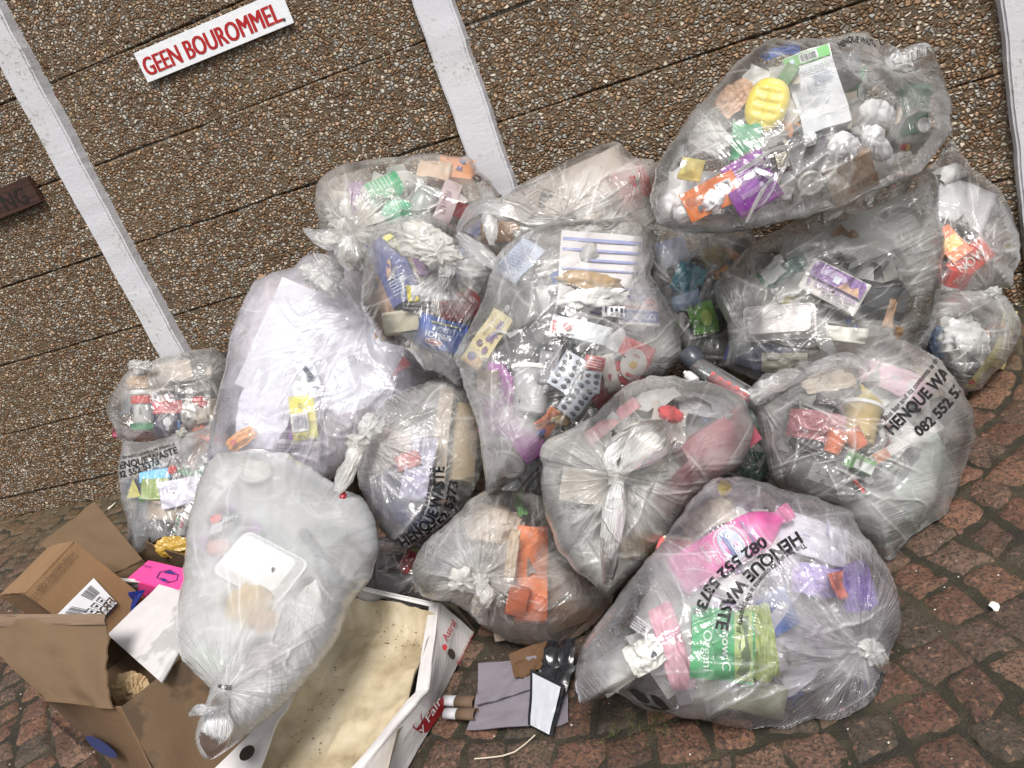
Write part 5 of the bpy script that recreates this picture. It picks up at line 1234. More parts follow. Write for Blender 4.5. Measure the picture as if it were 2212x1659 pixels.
# --- right, middle: egg label
D = mkbag('large grey-clear bag with a purple and white egg carton label', FMAT(.21, (.90, .90, .88), 1.3, .25),
    poly=[(1604, 545), (1650, 510), (1700, 485), (1760, 462), (1820, 440), (1900, 400), (1945, 385), (1994, 368), (2020, 385), (2030, 420), (2028, 470), (2041, 533), (2034, 570), (2037, 603), (2027, 650), (2021, 690), (2004, 742), (1975, 790), (1900, 840), (1800, 850), (1700, 835), (1640, 822), (1590, 806), (1566, 788), (1575, 745), (1572, 700), (1550, 655), (1545, 610)],
    cen=(1800, 630), d0=2.21, T=.17, Tb=.12, knots=[(1606, 716, .9)], seed=9, ncre=38, dirs=-28)
item(D, 'card', 'egg_label', 'label', 'purple and white egg carton lid with printed lettering in the large grey bag', (1803, 617), (128, 74), 27, (.70, .67, .66), [('poly', [(-.40, .46), (.42, .46), (.47, .36), (.47, -.06), (-.47, -.06), (-.47, .36)], (.20, .09, .30)), ('poly', [(.05, -.04), (.14, .22), (.26, .10), (.36, .24), (.44, -.04)], (.55, .34, .20)), ('poly', [(-.3, .3), (-.1, .4), (.1, .36), (.2, .2), (-.05, .12), (-.25, .18)], (.42, .33, .50)), R_(-.07, .05, .05, .26, (.62, .66, .74)), T('6', -.42, -.22, .20, (.25, .10, .32), 0, .05), T('SUPER JUMBO EGGS', .06, -.20, .15, (.25, .16, .34), 0, .74), T('MORE THAN 72G', .12, -.40, .11, INKC, 0, .5)], bend=.004, sink=-.004)
item(D, 'tray', 'black_tray', 'tray', 'black plastic food tray right of the egg label in the large grey bag', (1915, 642), (110, 72), 12, (.025, .025, .028), face='down', t=.03)
item(D, 'tray', 'foam_tray', 'tray', 'white foam tray left below the egg label in the large grey bag', (1682, 690), (150, 78), -4, (.70, .66, .66), face='down', t=.03)
item(D, 'box', 'navy_box', 'box', 'navy blue box with cream edge low in the large grey bag', (1640, 762), (132, 74), 16, (.028, .030, .085), [R_(-.5, .43, .5, .5, (.6, .56, .48)), R_(-.36, .10, -.24, .28, (.40, .38, .30))], t=.05)
item(D, 'blister', 'blister_pack', 'blister pack', 'beige pill blister pack in front of the navy box', (1694, 783), (92, 42), 0, (.42, .40, .33), pk=(.36, .34, .28), ny=2, group='blister packs', sink=-.004)
item(D, 'card', 'white_paper', 'paper', 'folded white paper beside the navy box in the large grey bag', (1828, 722), (88, 32), 6, (.72, .70, .64), bend=.01)
item(D, 'box', 'dark_box', 'box', 'dark brown flat box along the bottom of the large grey bag', (1860, 765), (220, 66), -6, (.10, .075, .06), t=.05, sink=.01)
item(D, 'wrap', 'teal_bag', 'wrapper', 'teal and white printed wrapper at the upper left of the large grey bag', (1690, 585), (34, 110), 52, (.06, .20, .17), [T('HARO', 0, 0, .15, (.6, .6, .6), 90, .6)], rough=.4)
item(D, 'card', 'white_label', 'label', 'white label with green edge left of the egg label', (1664, 594), (56, 30), -34, (.62, .64, .63), [R_(-.5, -.5, -.3, .5, (.03, .14, .07))])
item(D, 'card', 'orange_stick', 'stick', 'orange and brown flat stick below the black tray', (1925, 678), (20, 60), 18, (.35, .20, .11))
item(D, 'card', 'orange_tag', 'tag', 'small orange tag at the right bottom of the large grey bag', (1940, 716), (16, 22), 10, (.50, .24, .06))
item(D, 'card', 'grey_sheet', 'sheet', 'grey plastic sheet under the folds above the egg label', (1880, 505), (190, 100), -24, (.40, .40, .38), sink=.03)
filler(D, 'mixed_waste', 'loose grey and dark scraps filling the large grey bag', [GRY, (.28, .27, .25), WHT_, DRK, (.20, .18, .16), (.5, .48, .44)], 70, 7, .04, .10)

# --- upper middle
O = mkbag('slack greyish bag with brown contents leaning on the wall right of the middle post', FMAT(.27, (.90, .87, .84), 1.3, .15),
    poly=[(1084, 427), (1120, 400), (1204, 360), (1240, 338), (1277, 320), (1320, 307), (1344, 312), (1370, 340), (1410, 345), (1422, 372), (1408, 420), (1415, 480), (1412, 560), (1370, 620), (1250, 620), (1120, 600), (1060, 560), (1000, 530), (984, 503), (1030, 462)],
    cen=(1240, 470), d0=2.46, T=.13, Tb=.12, knots=[(1214, 470, .7)], seed=10, ncre=34, dirs=-30)
item(O, 'box', 'grey_brown_panel', 'box', 'large grey-brown card panel under the film right of the middle post', (1255, 398), (220, 90), -26, (.33, .27, .23), t=.03)
item(O, 'box', 'dark_red_box', 'box', 'dark red box at the right edge of the slack greyish bag', (1388, 385), (24, 66), -16, (.42, .045, .05), t=.03)
item(O, 'box', 'pink_box', 'box', 'faded pink-red box left of the dark red box in the slack bag', (1356, 408), (44, 84), -20, (.46, .20, .22), t=.04, sink=.008)
item(O, 'card', 'kraft_card', 'card', 'brown cardboard seen in the open mouth of the slack bag', (1083, 500), (90, 46), -4, (.20, .105, .05), sink=-.01)
for i, (u, v) in enumerate([(1140, 492), (1168, 488), (1120, 512)]):
    item(O, 'ball', 'foam_crumb', 'foam', ['white foam lump in the middle of the open bag mouth', 'white foam lump at the right of the open bag mouth', 'white foam lump low in the open bag mouth'][i], (u, v), (30, 24), 30 * i, (.62, .62, .60), group='foam lumps in the open bag mouth', sink=-.012)
item(O, 'card', 'navy_leaflet', 'leaflet', 'blue-grey leaflet at the left mouth of the slack bag', (1020, 500), (66, 26), -38, (.10, .11, .20))
item(O, 'card', 'red_gap', 'card', 'bright red card in the torn film of the slack bag', (1366, 391), (12, 22), 0, (.38, .01, .02), sink=-.02)
filler(O, 'mixed_waste', 'loose beige and grey scraps filling the slack bag', [GRY, BEI, WHT_, (.4, .35, .32), (.3, .27, .25)], 55, 8, .04, .1)
tube(None, [(990, 500, 2.34), (1015, 462, 2.31), (1050, 446, 2.28), (1100, 456, 2.26), (1150, 476, 2.26), (1210, 474, 2.27)], [5, 13, 17, 20, 15, 8], FMAT(.3, NEU, 1.2, 0.), O.root, 'bag_mouth', 11, pleat=.28, freq=4)
tube(None, [(988, 505, 2.34), (1030, 540, 2.30), (1066, 566, 2.27), (1082, 590, 2.25)], [5, 17, 13, 5], FMAT(.3, NEU, 1.2, 0.), O.root, 'bag_mouth', 12, pleat=.28, freq=4)
tube(None, [(1050, 450, 2.28), (1060, 490, 2.27), (1062, 530, 2.26)], [7, 15, 5], FMAT(.26, NEU, 1.2, 0.), O.root, 'bag_mouth', 13, pleat=.3, freq=4)

# --- upper left
Nn = mkbag('brownish clear bag with green labelled bottle, uppermost on the left of the post', FMAT(.27, (.91, .88, .85), 1.1, .15),
    poly=[(683, 460), (682, 425), (688, 395), (703, 374), (740, 356), (790, 345), (850, 338), (900, 334), (937, 332), (1012, 340), (1028, 362), (1045, 378), (1058, 390), (1075, 415), (1086, 424), (1060, 440), (1010, 480), (960, 520), (900, 560), (840, 600), (785, 590), (742, 580), (705, 548), (690, 505)],
    cen=(870, 455), d0=2.55, T=.14, Tb=.11, knots=[(757, 497, 1.2)], seed=11, ncre=26, peaks=[(1005, 350, .015)])
item(Nn, 'bottle', 'green_label_bottle', 'bottle', 'clear bottle with bright green printed label in the uppermost left bag', (850, 390), (66, 130), 60, (.55, .55, .53), [R_(-.42, -.42, .42, .10, (.03, .36, .14)), ('ell', .22, -.12, .10, .07, (.6, .7, .62)), ('lines', -.34, -.36, .2, .0, 6, (.45, .60, .5)), ('bars', .2, -.40, .36, -.25, INKC)], col2=(.05, .4, .2), nocap=True)
item(Nn, 'ball', 'mint_pot', 'pot', 'mint green plastic pot in the uppermost left bag', (856, 450), (66, 50), -10, (.06, .50, .26), lump=.15)
item(Nn, 'can', 'grey_pot', 'pot', 'grey translucent pot beside the mint pot', (912, 432), (52, 62), 30, (.34, .37, .36))
item(Nn, 'box', 'orange_pack', 'packet', 'orange packet with a blue dot at the top of the uppermost left bag', (990, 361), (66, 46), 6, (.74, .28, .08), [('ell', .14, .28, .10, .14, (.03, .03, .2)), ('poly', [(-.1, -.2), (0, .1), (.05, -.05), (.12, .05), (.1, -.25)], (.10, .05, .15))], t=.03)
item(Nn, 'card', 'peach_card', 'card', 'peach-coloured wrapper left of the orange packet', (938, 364), (60, 46), 8, (.60, .43, .30), sink=.006)
item(Nn, 'box', 'mauve_carton', 'carton', 'slanting mauve-grey carton in the uppermost left bag', (966, 436), (38, 92), 22, (.47, .36, .37), [('lines', -.3, -.3, .1, .3, 8, (.3, .15, .2))], t=.03)
item(Nn, 'card', 'red_card', 'card', 'bright red card below the mauve carton', (1006, 460), (56, 30), 22, (.45, .012, .02))
item(Nn, 'card', 'black_clip', 'clip', 'small dark clip at the right of the uppermost left bag', (1030, 386), (18, 9), 25, (.06, .06, .06))
filler(Nn, 'mixed_waste', 'loose beige and pale scraps filling the uppermost left bag', [BEI, WHT_, (.5, .46, .42), GRY, (.62, .58, .54)], 55, 9, .04, .09)
gather_blob(742, 505, 2.45, 58, 46, FMAT(.34, WARM, 1.3, 0.), Nn.root, 'knot', 8, 20, .6)
gather_blob(728, 470, 2.47, 46, 40, FMAT(.26, WARM, 1.3, 0.), Nn.root, 'gathered_film', 18, 60, .6)
tube(None, [(750, 505, 2.43), (715, 516, 2.42), (685, 512, 2.42), (654, 493, 2.43)], [8, 20, 15, 2], FMAT(.36, WARM, 1.2, 0.), Nn.root, seed=15, pleat=.25, freq=3)
tube(None, [(752, 510, 2.43), (752, 545, 2.43), (765, 580, 2.45)], [8, 24, 12], FMAT(.28, WARM, 1.2, 0.), Nn.root, seed=16, pleat=.3, freq=4)

# --- left: big white bag with foam panel
Q_ = mkbag('big milky white bag with a polystyrene slab and yellow label at left centre', FMAT(.48, LAV, .5, 1.6),
    poly=[(448, 990), (455, 925), (466, 870), (487, 786), (500, 720), (512, 680), (530, 640), (548, 606), (590, 588), (633, 580), (650, 560), (668, 548), (705, 550), (740, 570), (790, 590), (850, 640), (900, 720), (960, 800), (960, 860), (880, 900), (820, 960), (760, 1010), (700, 1045), (600, 1060), (500, 1050)],
    cen=(670, 810), d0=2.72, T=.17, Tb=.12, knots=[(790, 690, .9)], seed=12, ncre=26, pw=.42)
item(Q_, 'box', 'foam_slab', 'packaging', 'large white polystyrene slab in the milky white bag', (640, 745), (170, 250), 22, (.62, .62, .66), t=.05, sink=-.008, tilt=.35)
item(Q_, 'wrap', 'white_liner', 'plastic bag', 'bunched white inner plastic bag in the right half of the milky white bag', (768, 800), (190, 200), 10, (.74, .74, .82), bend=.09, sink=-.01, freq=1.7)
item(Q_, 'card', 'small_tag', 'label', 'white diamond-shaped tag with a dark figure on the milky white bag contents', (664, 806), (40, 66), -18, (.70, .71, .76), [('poly', [(-.2, .2), (.05, .3), (.25, -.15), (.15, -.3), (-.15, -.3), (-.1, 0)], (.06, .09, .14)), R_(-.48, .44, .48, .46, (.1, .12, .2))], sink=-.022, bend=.003)
item(Q_, 'card', 'yellow_label', 'label', 'yellow label with white barcode in the milky white bag', (655, 902), (54, 96), -8, (.72, .66, .08), [R_(-.5, -.32, .20, .12, (.70, .70, .74)), ('bars', -.42, -.26, .12, .06, (.25, .25, .3)), T('F T', -.05, .30, .10, (.25, .22, .05), 90, .2), T('E T', 0, -.42, .09, (.25, .22, .05), 0, .5)], sink=-.008, bend=.003)
item(Q_, 'card', 'courier_label', 'label', 'white courier label with small print below the yellow label', (640, 984), (100, 66), 4, (.66, .62, .66), [('lines', -.45, -.42, .3, .45, 7, (.3, .25, .32)), ('bars', -.3, -.1, -.1, .1, INKC)], bend=.003, sink=-.006)
item(Q_, 'wrap', 'orange_packet', 'packet', 'orange and brown snack wrapper at the lower edge of the milky white bag', (516, 948), (74, 34), -34, (.62, .27, .05), [('ell', -.2, 0, .1, .2, (.45, .05, .03))], sink=-.012, rough=.35)
item(Q_, 'box', 'brown_box', 'box', 'brown cardboard box at the lower right of the milky white bag', (770, 945), (170, 110), -18, (.24, .17, .145), t=.05)
item(Q_, 'box', 'brown_cardboard', 'cardboard', 'brown cardboard strip along the left of the polystyrene slab', (568, 690), (44, 170), 16, (.30, .22, .20), t=.02, sink=.01)
item(Q_, 'card', 'brown_top_strip', 'cardboard', 'thin brown cardboard strip at the top of the milky white bag', (620, 612), (120, 16), 14, (.32, .20, .14))
item(Q_, 'wrap', 'white_sheet', 'plastic sheet', 'white plastic sheet left of the yellow label in the milky white bag', (565, 900), (120, 130), 10, (.60, .60, .68), bend=.08, freq=2.0, sink=.02)
filler(Q_, 'mixed_waste', 'loose white and lavender plastic filling the milky white bag', [(.80, .80, .86), (.72, .72, .8), (.62, .6, .66), (.8, .78, .8)], 30, 10, .10, .16)
gather_blob(700, 590, 2.58, 80, 62, FMAT(.30, NEU, 1.4, 0.), Q_.root, 'knot', 21, 30, .5)

# --- small left bags
Rr = mkbag('small grey clear bag with a light bulb box and white tub, at the far left', FMAT(.21, (.92, .90, .88), 1.2, .3),
    poly=[(232, 900), (230, 880), (242, 850), (262, 818), (277, 800), (273, 786), (290, 779), (318, 785), (345, 772), (380, 764), (413, 758), (440, 752), (462, 750), (480, 765), (500, 790), (500, 860), (490, 940), (450, 955), (380, 950), (320, 950), (285, 958), (258, 950), (248, 928)],
    cen=(370, 860), d0=3.16, T=.13, Tb=.10, knots=[(322, 796, .7), (452, 808, .5)], seed=14, peaks=[(450, 760, .03), (452, 808, .015)], ncre=22)
item(Rr, 'tub', 'white_tub', 'tub', 'white tub with red band and green lid rim in the small left bag', (301, 888), (54, 82), -2, (.72, .72, .70), [R_(-.40, .20, .40, .40, (.48, .04, .03)), R_(-.40, .42, .40, .44, (.04, .2, .07)), ('bars', -.45, -.1, -.25, .15, INKC), R_(-.4, -.46, .4, -.30, (.10, .30, .16)), T('Ballanow', .02, .0, .05, INKC, 90, .2)], col2=(.74, .74, .72))
bb = item(Rr, 'box', 'bulb_box', 'box', 'light bulb box, red hanging flap on top and navy front with a bulb picture', (364, 898), (62, 94), -3, (.020, .022, .06), [R_(-.5, .06, .5, .36, (.56, .03, .05)), ('poly', [(-.08, .26), (0, .31), (.08, .26)], (.35, .2, .2)), R_(-.30, .36, .22, .5, (.50, .38, .38)), ('ell', -.05, -.14, .14, .11, (.68, .68, .74)), R_(-.11, -.34, .01, -.22, (.5, .5, .55)), ('lines', -.1, -.48, .3, -.40, 2, (.6, .6, .62)), R_(.30, -.30, .38, -.14, (.1, .25, .5))], t=.04)
item(Rr, 'box', 'dark_box', 'box', 'dark grey box at the right of the small left bag', (462, 810), (80, 100), -3, (.055, .055, .05), t=.06)
item(Rr, 'box', 'beige_box', 'box', 'beige card box under the top film of the small left bag', (388, 798), (120, 44), -9, (.50, .41, .33), t=.04)
item(Rr, 'ball', 'red_wrapper', 'wrapper', 'red crumpled wrapper right of the bulb box', (433, 868), (30, 22), 20, (.50, .03, .04))
item(Rr, 'ball', 'grey_wad', 'tissue', 'grey-white wad right of the bulb box', (412, 895), (36, 54), 0, (.42, .40, .38))
item(Rr, 'card', 'beige_sheet', 'card', 'beige card at the lower right of the small left bag', (447, 888), (50, 46), -14, (.46, .40, .34))
item(Rr, 'wrap', 'peach_wrapper', 'wrapper', 'orange-peach wrapper behind the white tub', (292, 822), (54, 24), 6, (.58, .36, .18))
item(Rr, 'card', 'maroon_foil', 'wrapper', 'maroon wrapper along the bottom of the small left bag', (300, 940), (100, 20), 6, (.28, .05, .09))
filler(Rr, 'mixed_waste', 'loose grey scraps filling the small left bag', [GRY, DRK, (.3, .27, .25), BEI], 34, 11, .03, .08)
gather_blob(297, 792, 3.04, 34, 24, thick((.9, .88, .85), .5), Rr.root, 'knot', 22, 0, .7); gather_blob(319, 790, 3.04, 14, 22, thick((.9, .88, .85), .5), Rr.root, 'knot', 23, 0, .5)

Ss = mkbag('lettered clear bag with blue packet and clear bottles at the far left bottom', FMAT(.20, (.93, .91, .92), .9, 1.0),
    poly=[(267, 953), (310, 955), (355, 944), (390, 936), (425, 930), (460, 915), (510, 960), (510, 1080), (480, 1190), (430, 1225), (370, 1222), (318, 1214), (290, 1196), (272, 1173), (276, 1150), (272, 1120), (262, 1085), (257, 1050), (255, 1010), (262, 975)],
    cen=(375, 1065), d0=2.98, T=.13, Tb=.10, knots=[(392, 944, .9)], seed=15, ncre=20)
item(Ss, 'box', 'blue_packet', 'packet', 'flat bright blue packet in the lettered far left bag', (334, 1026), (62, 22), -9, (.10, .42, .75), t=.02)
item(Ss, 'box', 'moss_sponge', 'sponge', 'mottled green sponge under the blue packet', (334, 1056), (54, 44), -4, (.24, .32, .07), t=.03)
item(Ss, 'card', 'yellow_card', 'card', 'dark grey card with yellow triangle in the lettered far left bag', (290, 1056), (34, 44), -12, (.08, .09, .11), [('poly', [(-.5, -.4), (.5, -.4), (.1, .5)], (.55, .50, .13))])
item(Ss, 'bottle', 'clear_bottle', 'bottle', 'clear bottle bottom with green ring below the bag knot', (413, 983), (60, 84), 195, (.5, .5, .5), [R_(-.45, .40, .45, .52, (.04, .28, .08))], clear=True, nocap=True)
item(Ss, 'ball', 'screw_top', 'cap', 'small round red cap above the white paper', (370, 1013), (20, 20), 0, (.62, .05, .05), lump=.05)
item(Ss, 'ball', 'orange_net', 'net', 'orange crumpled net at the top right of the lettered left bag', (440, 935), (44, 40), 0, (.70, .13, .04), lump=.8)
item(Ss, 'card', 'white_paper', 'paper', 'folded white paper in the middle of the lettered left bag', (392, 1062), (90, 58), -12, (.70, .68, .80), bend=.012)
item(Ss, 'tub', 'yoghurt_tub', 'tub', 'small white tub with red lettering at the lower right of the lettered left bag', (391, 1134), (34, 44), 8, (.68, .68, .66), [T('Aymly', 0, .1, .14, (.5, .04, .1), 90, .5), ('lines', -.3, -.4, -.1, .4, 4, (.1, .4, .15))], col2=(.7, .7, .7))
item(Ss, 'can', 'grey_tin', 'tin', 'dark grey cylinder standing in the lettered left bag', (306, 1110), (66, 110), 6, (.10, .11, .125))
item(Ss, 'bottle', 'small_clear_bottle', 'bottle', 'crushed clear bottle at the bottom of the lettered left bag', (300, 1176), (46, 70), 10, (.5, .5, .5), clear=True, nocap=True)
item(Ss, 'ball', 'white_foam', 'foam', 'white foam wad under the lettering of the far left bag', (332, 995), (40, 24), 0, (.7, .7, .68))
item(Ss, 'card', 'screw_top', 'cap', 'tiny bright green cap beside the green sponge', (309, 1078), (16, 14), 0, (.12, .50, .12))
item(Ss, 'card', 'brown_card', 'card', 'brown card panel behind the tub in the lettered left bag', (370, 1090), (90, 70), 4, (.34, .27, .21), sink=.02)
filler(Ss, 'mixed_waste', 'loose grey and clear scraps filling the lettered left bag', [GRY, WHT_, (.3, .32, .36), (.4, .38, .36), DRK], 34, 12, .03, .07)
gather_blob(392, 936, 2.85, 22, 18, thick((.75, .75, .68), .6), Ss.root, 'knot', 24, 0, .8)
film_text(Ss, 'HENQUE WASTE', [(246, 1016), (300, 1005), (345, 992), (385, 978)], 15, PB, Ss.root, .035)
film_text(Ss, '082 552 5373', [(246, 1035), (290, 1025), (345, 1002)], 14, PB, Ss.root, .03)
film_text(Ss, 'This bag and its contents is the property of', [(250, 993), (300, 985), (345, 970), (378, 962)], 7, PB, Ss.root, .02)

# --- centre-left upper: spinach lasagne
Mm = mkbag('knotted clear bag with a blue lasagne box and navy packaging, upper centre', FMAT(.19, NEU, 1.2, .3),
    poly=[(797, 515), (815, 486), (865, 468), (930, 464), (985, 490), (1040, 520), (1082, 560), (1070, 600), (1050, 640), (1035, 690), (1020, 740), (1005, 790), (1003, 828), (985, 832), (960, 812), (935, 803), (915, 798), (884, 760), (850, 748), (824, 738), (808, 712), (795, 690), (780, 663), (781, 625), (786, 586), (790, 545)],
    cen=(905, 640), d0=2.34, T=.15, Tb=.12, knots=[(962, 572, 1.3)], seed=16, ncre=22)
item(Mm, 'box', 'navy_pack', 'packet', 'navy packet with yellow edge stripe in the lasagne bag', (848, 580), (66, 150), -28, (.030, .042, .19), [('poly', [(.1, .5), (.5, .5), (.5, .12)], (.75, .68, .06)), ('lines', -.3, -.4, .3, -.1, 6, (.3, .35, .5))], t=.02)
item(Mm, 'card', 'yellow_tag', 'label', 'yellow label at the lower end of the navy packet', (891, 633), (24, 36), -8, (.72, .62, .07))
item(Mm, 'box', 'lasagne_box', 'box', 'upside down blue lasagne box in the knotted upper centre bag', (955, 722), (102, 66), 14, (.030, .085, .38), [T('SPINACH', -.08, -.10, .20, (.78, .80, .86), 180, .56), T('LASAGNE', .0, .14, .17, (.55, .62, .78), 180, .50), ('ell', -.15, -.34, .20, .12, (.70, .70, .66)), ('ell', -.15, -.34, .17, .09, (.50, .03, .04)), T('Serena', -.15, -.34, .10, (.8, .8, .8), 180, .26), R_(-.3, .30, .35, .36, (.40, .42, .20))], t=.04, sink=-.012)
item(Mm, 'wrap', 'red_wrapper', 'wrapper', 'crumpled bright red plastic behind the lasagne box', (1000, 660), (100, 66), -18, (.64, .02, .03), rough=.35, sink=-.008)
item(Mm, 'tray', 'peach_tray', 'tray', 'pale tray with peach coloured leftovers left of the lasagne box', (866, 698), (92, 50), -8, (.55, .50, .38), t=.02, face='down')
item(Mm, 'wrap', 'kraft_paper', 'paper', 'crumpled brown paper bag at the left edge of the lasagne bag', (816, 645), (70, 165), -14, (.42, .27, .19), freq=2.2, bend=.2, sink=-.008)
item(Mm, 'wrap', 'pink_tissue', 'tissue', 'lilac and pink tissue at the bottom tip of the lasagne bag', (970, 790), (76, 54), 30, (.66, .58, .70), freq=4, bend=.2)
item(Mm, 'card', 'white_card', 'card', 'white card strip below the knot of the lasagne bag', (935, 632), (92, 34), 0, (.62, .62, .64), bend=.006)
item(Mm, 'card', 'black_yellow_label', 'label', 'tiny black and yellow label right of the knot', (998, 618), (18, 28), -20, (.50, .48, .25), [R_(-.3, -.2, .3, .5, (.03, .03, .03))])
item(Mm, 'card', 'blue_strip', 'strip', 'narrow bright blue strip right of the knot in the lasagne bag', (982, 592), (10, 34), -25, (.03, .12, .45))
item(Mm, 'card', 'dark_card', 'card', 'dark grey card behind the lasagne box', (905, 664), (70, 18), 4, (.09, .09, .09))
filler(Mm, 'mixed_waste', 'loose pale scraps filling the lasagne bag', [WHT_, GRY, BEI, (.5, .5, .5), (.2, .2, .22)], 46, 13, .03, .08)
gather_blob(946, 548, 2.15, 86, 44, FMAT(.36, WARM, 1.2, 0.), Mm.root, 'knot', 31, 4, .6, 2.0)
gather_blob(905, 522, 2.18, 110, 64, FMAT(.22, WARM, 1.3, 0.), Mm.root, 'gathered_film', 32, 12, .5, 1.6)
tube(None, [(962, 560, 2.16), (962, 590, 2.17), (952, 625, 2.19)], [11, 16, 8], FMAT(.24, NEU, 1.2, 0.), Mm.root, seed=33, pleat=.4, freq=6)

# --- centre: pills
L_b = mkbag('big central clear bag with pill packs, pizza box and purple carton', FMAT(.22, NEU, .9, .6),
    poly=[(1087, 535), (1130, 500), (1187, 481), (1250, 474), (1320, 472), (1375, 474), (1395, 495), (1410, 550), (1406, 590), (1425, 620), (1440, 650), (1462, 690), (1470, 740), (1468, 775), (1430, 812), (1357, 862), (1284, 912), (1220, 952), (1175, 975), (1150, 1003), (1114, 1037), (1054, 1068), (1047, 1020), (1042, 980), (1030, 913), (1010, 850), (992, 800), (980, 768), (1005, 725), (1028, 682), (1045, 640), (1060, 590)],
    cen=(1220, 730), d0=2.14, T=.18, Tb=.14, knots=[(1085, 610, .5), (1085, 870, .45)], seed=17, ncre=40, dirs=-38, peaks=[(1054, 1060, .0)])
PZ = [R_(-.5, .40, .5, .44, (.20, .24, .55)), R_(-.5, .28, .5, .31, (.24, .28, .58)), R_(-.2, .16, .5, .19, (.24, .28, .58)), R_(-.5, .05, .5, .07, (.3, .34, .6)), T('Ristorante', .28, -.30, .06, (.12, .15, .45), 180, .22), ('ell', .42, -.33, .06, .03, (.6, .06, .08)), R_(-.1, -.47, .5, -.39, (.03, .05, .28)), T('QUATTRO FORMAGGI', .2, -.43, .04, (.7, .72, .8), 180, .52), R_(-.5, -.36, .5, -.35, (.6, .1, .12))]
item(L_b, 'box', 'pizza_box', 'box', 'white pizza box with blue stripes in the central bag', (1296, 596), (172, 190), 4, (.68, .65, .66), PZ, t=.035, sink=.004, tilt=.5)
item(L_b, 'box', 'pizza_box', 'box', 'lettered end of the same pizza box with blue band, right of the white tissue', (1378, 662), (86, 84), 4, (.70, .67, .68), [R_(-.5, -.42, .5, -.12, (.05, .08, .34)), T('FORMAGGI', .0, -.28, .16, (.72, .74, .82), 0, .8), T('Rista', .0, .14, .20, (.12, .15, .45), 180, .5), ('ell', .30, .12, .14, .09, (.60, .06, .08)), R_(-.5, .30, .5, .34, (.22, .26, .58)), R_(-.5, .40, .5, .44, (.22, .26, .58)), R_(-.5, -.06, .5, -.03, (.6, .1, .12))], t=.03, sink=-.004)  # end of the pizza box above, modelled as its own piece
item(L_b, 'ball', 'food_scraps', 'food waste', 'tan food crumbs lying over the pizza box', (1275, 600), (120, 40), 8, (.42, .29, .16), lump=.5, sink=-.018)
item(L_b, 'ball', 'white_tissue', 'tissue', 'torn white tissue over the lower pizza box', (1280, 640), (110, 34), -8, (.80, .80, .78), lump=.9, sink=-.022)
item(L_b, 'card', 'logo_card', 'card', 'small white card with black marks on the pizza box', (1326, 672), (48, 24), 4, (.68, .68, .70), [R_(-.45, -.3, -.36, .3, INKC), R_(-.2, -.2, -.08, .2, INKC), ('ell', .08, 0, .07, .16, INKC), R_(.25, -.25, .38, .2, INKC)], sink=-.024)
item(L_b, 'box', 'red_edge_box', 'box', 'small white box with red stripes left of the pizza box lettering', (1216, 706), (46, 30), 2, (.66, .62, .62), [R_(-.5, -.5, -.40, .5, (.55, .06, .08)), R_(-.36, -.5, -.32, .5, (.55, .06, .08)), ('ell', .2, 0, .2, .3, (.5, .2, .22))], t=.02)
item(L_b, 'card', 'white_scoop', 'packaging', 'rounded white plastic tray edge under the pizza box', (1255, 712), (130, 44), 14, (.68, .70, .74), sink=-.006)
for i, (u, v, w_, h_, r, lb) in enumerate([(1224, 803, 50, 84, 32, 'silver pill blister pack, upper of the two large ones in the central bag'), (1246, 863, 50, 78, 38, 'silver pill blister pack, lower of the two large ones in the central bag'), (1278, 826, 40, 46, 6, 'small silver pill blister pack behind the two large ones')]):
    item(L_b, 'blister', 'blister_pack', 'blister pack', lb, (u, v), (w_, h_), r, (.60, .64, .72), group='blister packs', sink=-.006 - .006 * (2 - i) * 0 - (.008 if i == 1 else .004 if i == 0 else 0), ny=5 if i < 2 else 3)
item(L_b, 'card', 'grey_pouch', 'pouch', 'grey foil pouch left of the silver blister packs', (1184, 794), (42, 70), 8, (.30, .29, .31), [('lines', -.2, -.4, .2, .3, 9, (.18, .16, .18))])
item(L_b, 'card', 'red_card', 'card', 'red card with white oval at the right of the central bag', (1366, 786), (76, 96), 22, (.52, .035, .04), [('ell', .02, .0, .40, .36, (.66, .62, .60)), ('poly', [(-.12, -.06), (-.05, .08), (.05, .05), (.12, .10), (.14, -.04), (.04, -.12)], (.55, .36, .06)), ('ell', -.32, -.30, .04, .03, (.66, .62, .60)), ('ell', -.24, -.34, .04, .03, (.66, .62, .60)), T('FREE', .0, .20, .07, (.52, .06, .06), 180, .22), R_(-.1, -.30, .36, -.22, (.55, .10, .10))], bend=.003, sink=-.004)
item(L_b, 'card', 'paper_strip', 'paper', 'folded off-white paper strip left of the red card', (1318, 808), (34, 84), -14, (.66, .61, .56), bend=.008, sink=-.002)
item(L_b, 'card', 'red_printed_strip', 'label', 'small red and white printed strip above the paper strip', (1285, 784), (42, 30), 14, (.55, .10, .10), [('lines', -.45, -.4, .4, .4, 4, (.7, .65, .65))])
item(L_b, 'box', 'red_small_box', 'box', 'red box behind the blister packs at the lower right edge', (1310, 850), (60, 60), -40, (.42, .04, .05), t=.02)
item(L_b, 'box', 'purple_carton', 'carton', 'large purple carton at the left of the central bag', (1086, 862), (88, 150), 8, (.27, .035, .26), [T('Modal', .28, .02, .09, (.55, .42, .55), -80, .36), ('lines', -.3, .12, .1, .2, 2, (.35, .18, .36))], t=.05, sink=-.012)
item(L_b, 'box', 'purple_sleeve', 'carton', 'second purple panel running down towards the grey lid', (1118, 925), (60, 150), -36, (.28, .035, .27), t=.02, sink=-.012)
item(L_b, 'box', 'brown_card', 'card', 'beige card between the yellow packet and the purple carton', (1050, 824), (46, 50), 6, (.40, .32, .26), t=.015)
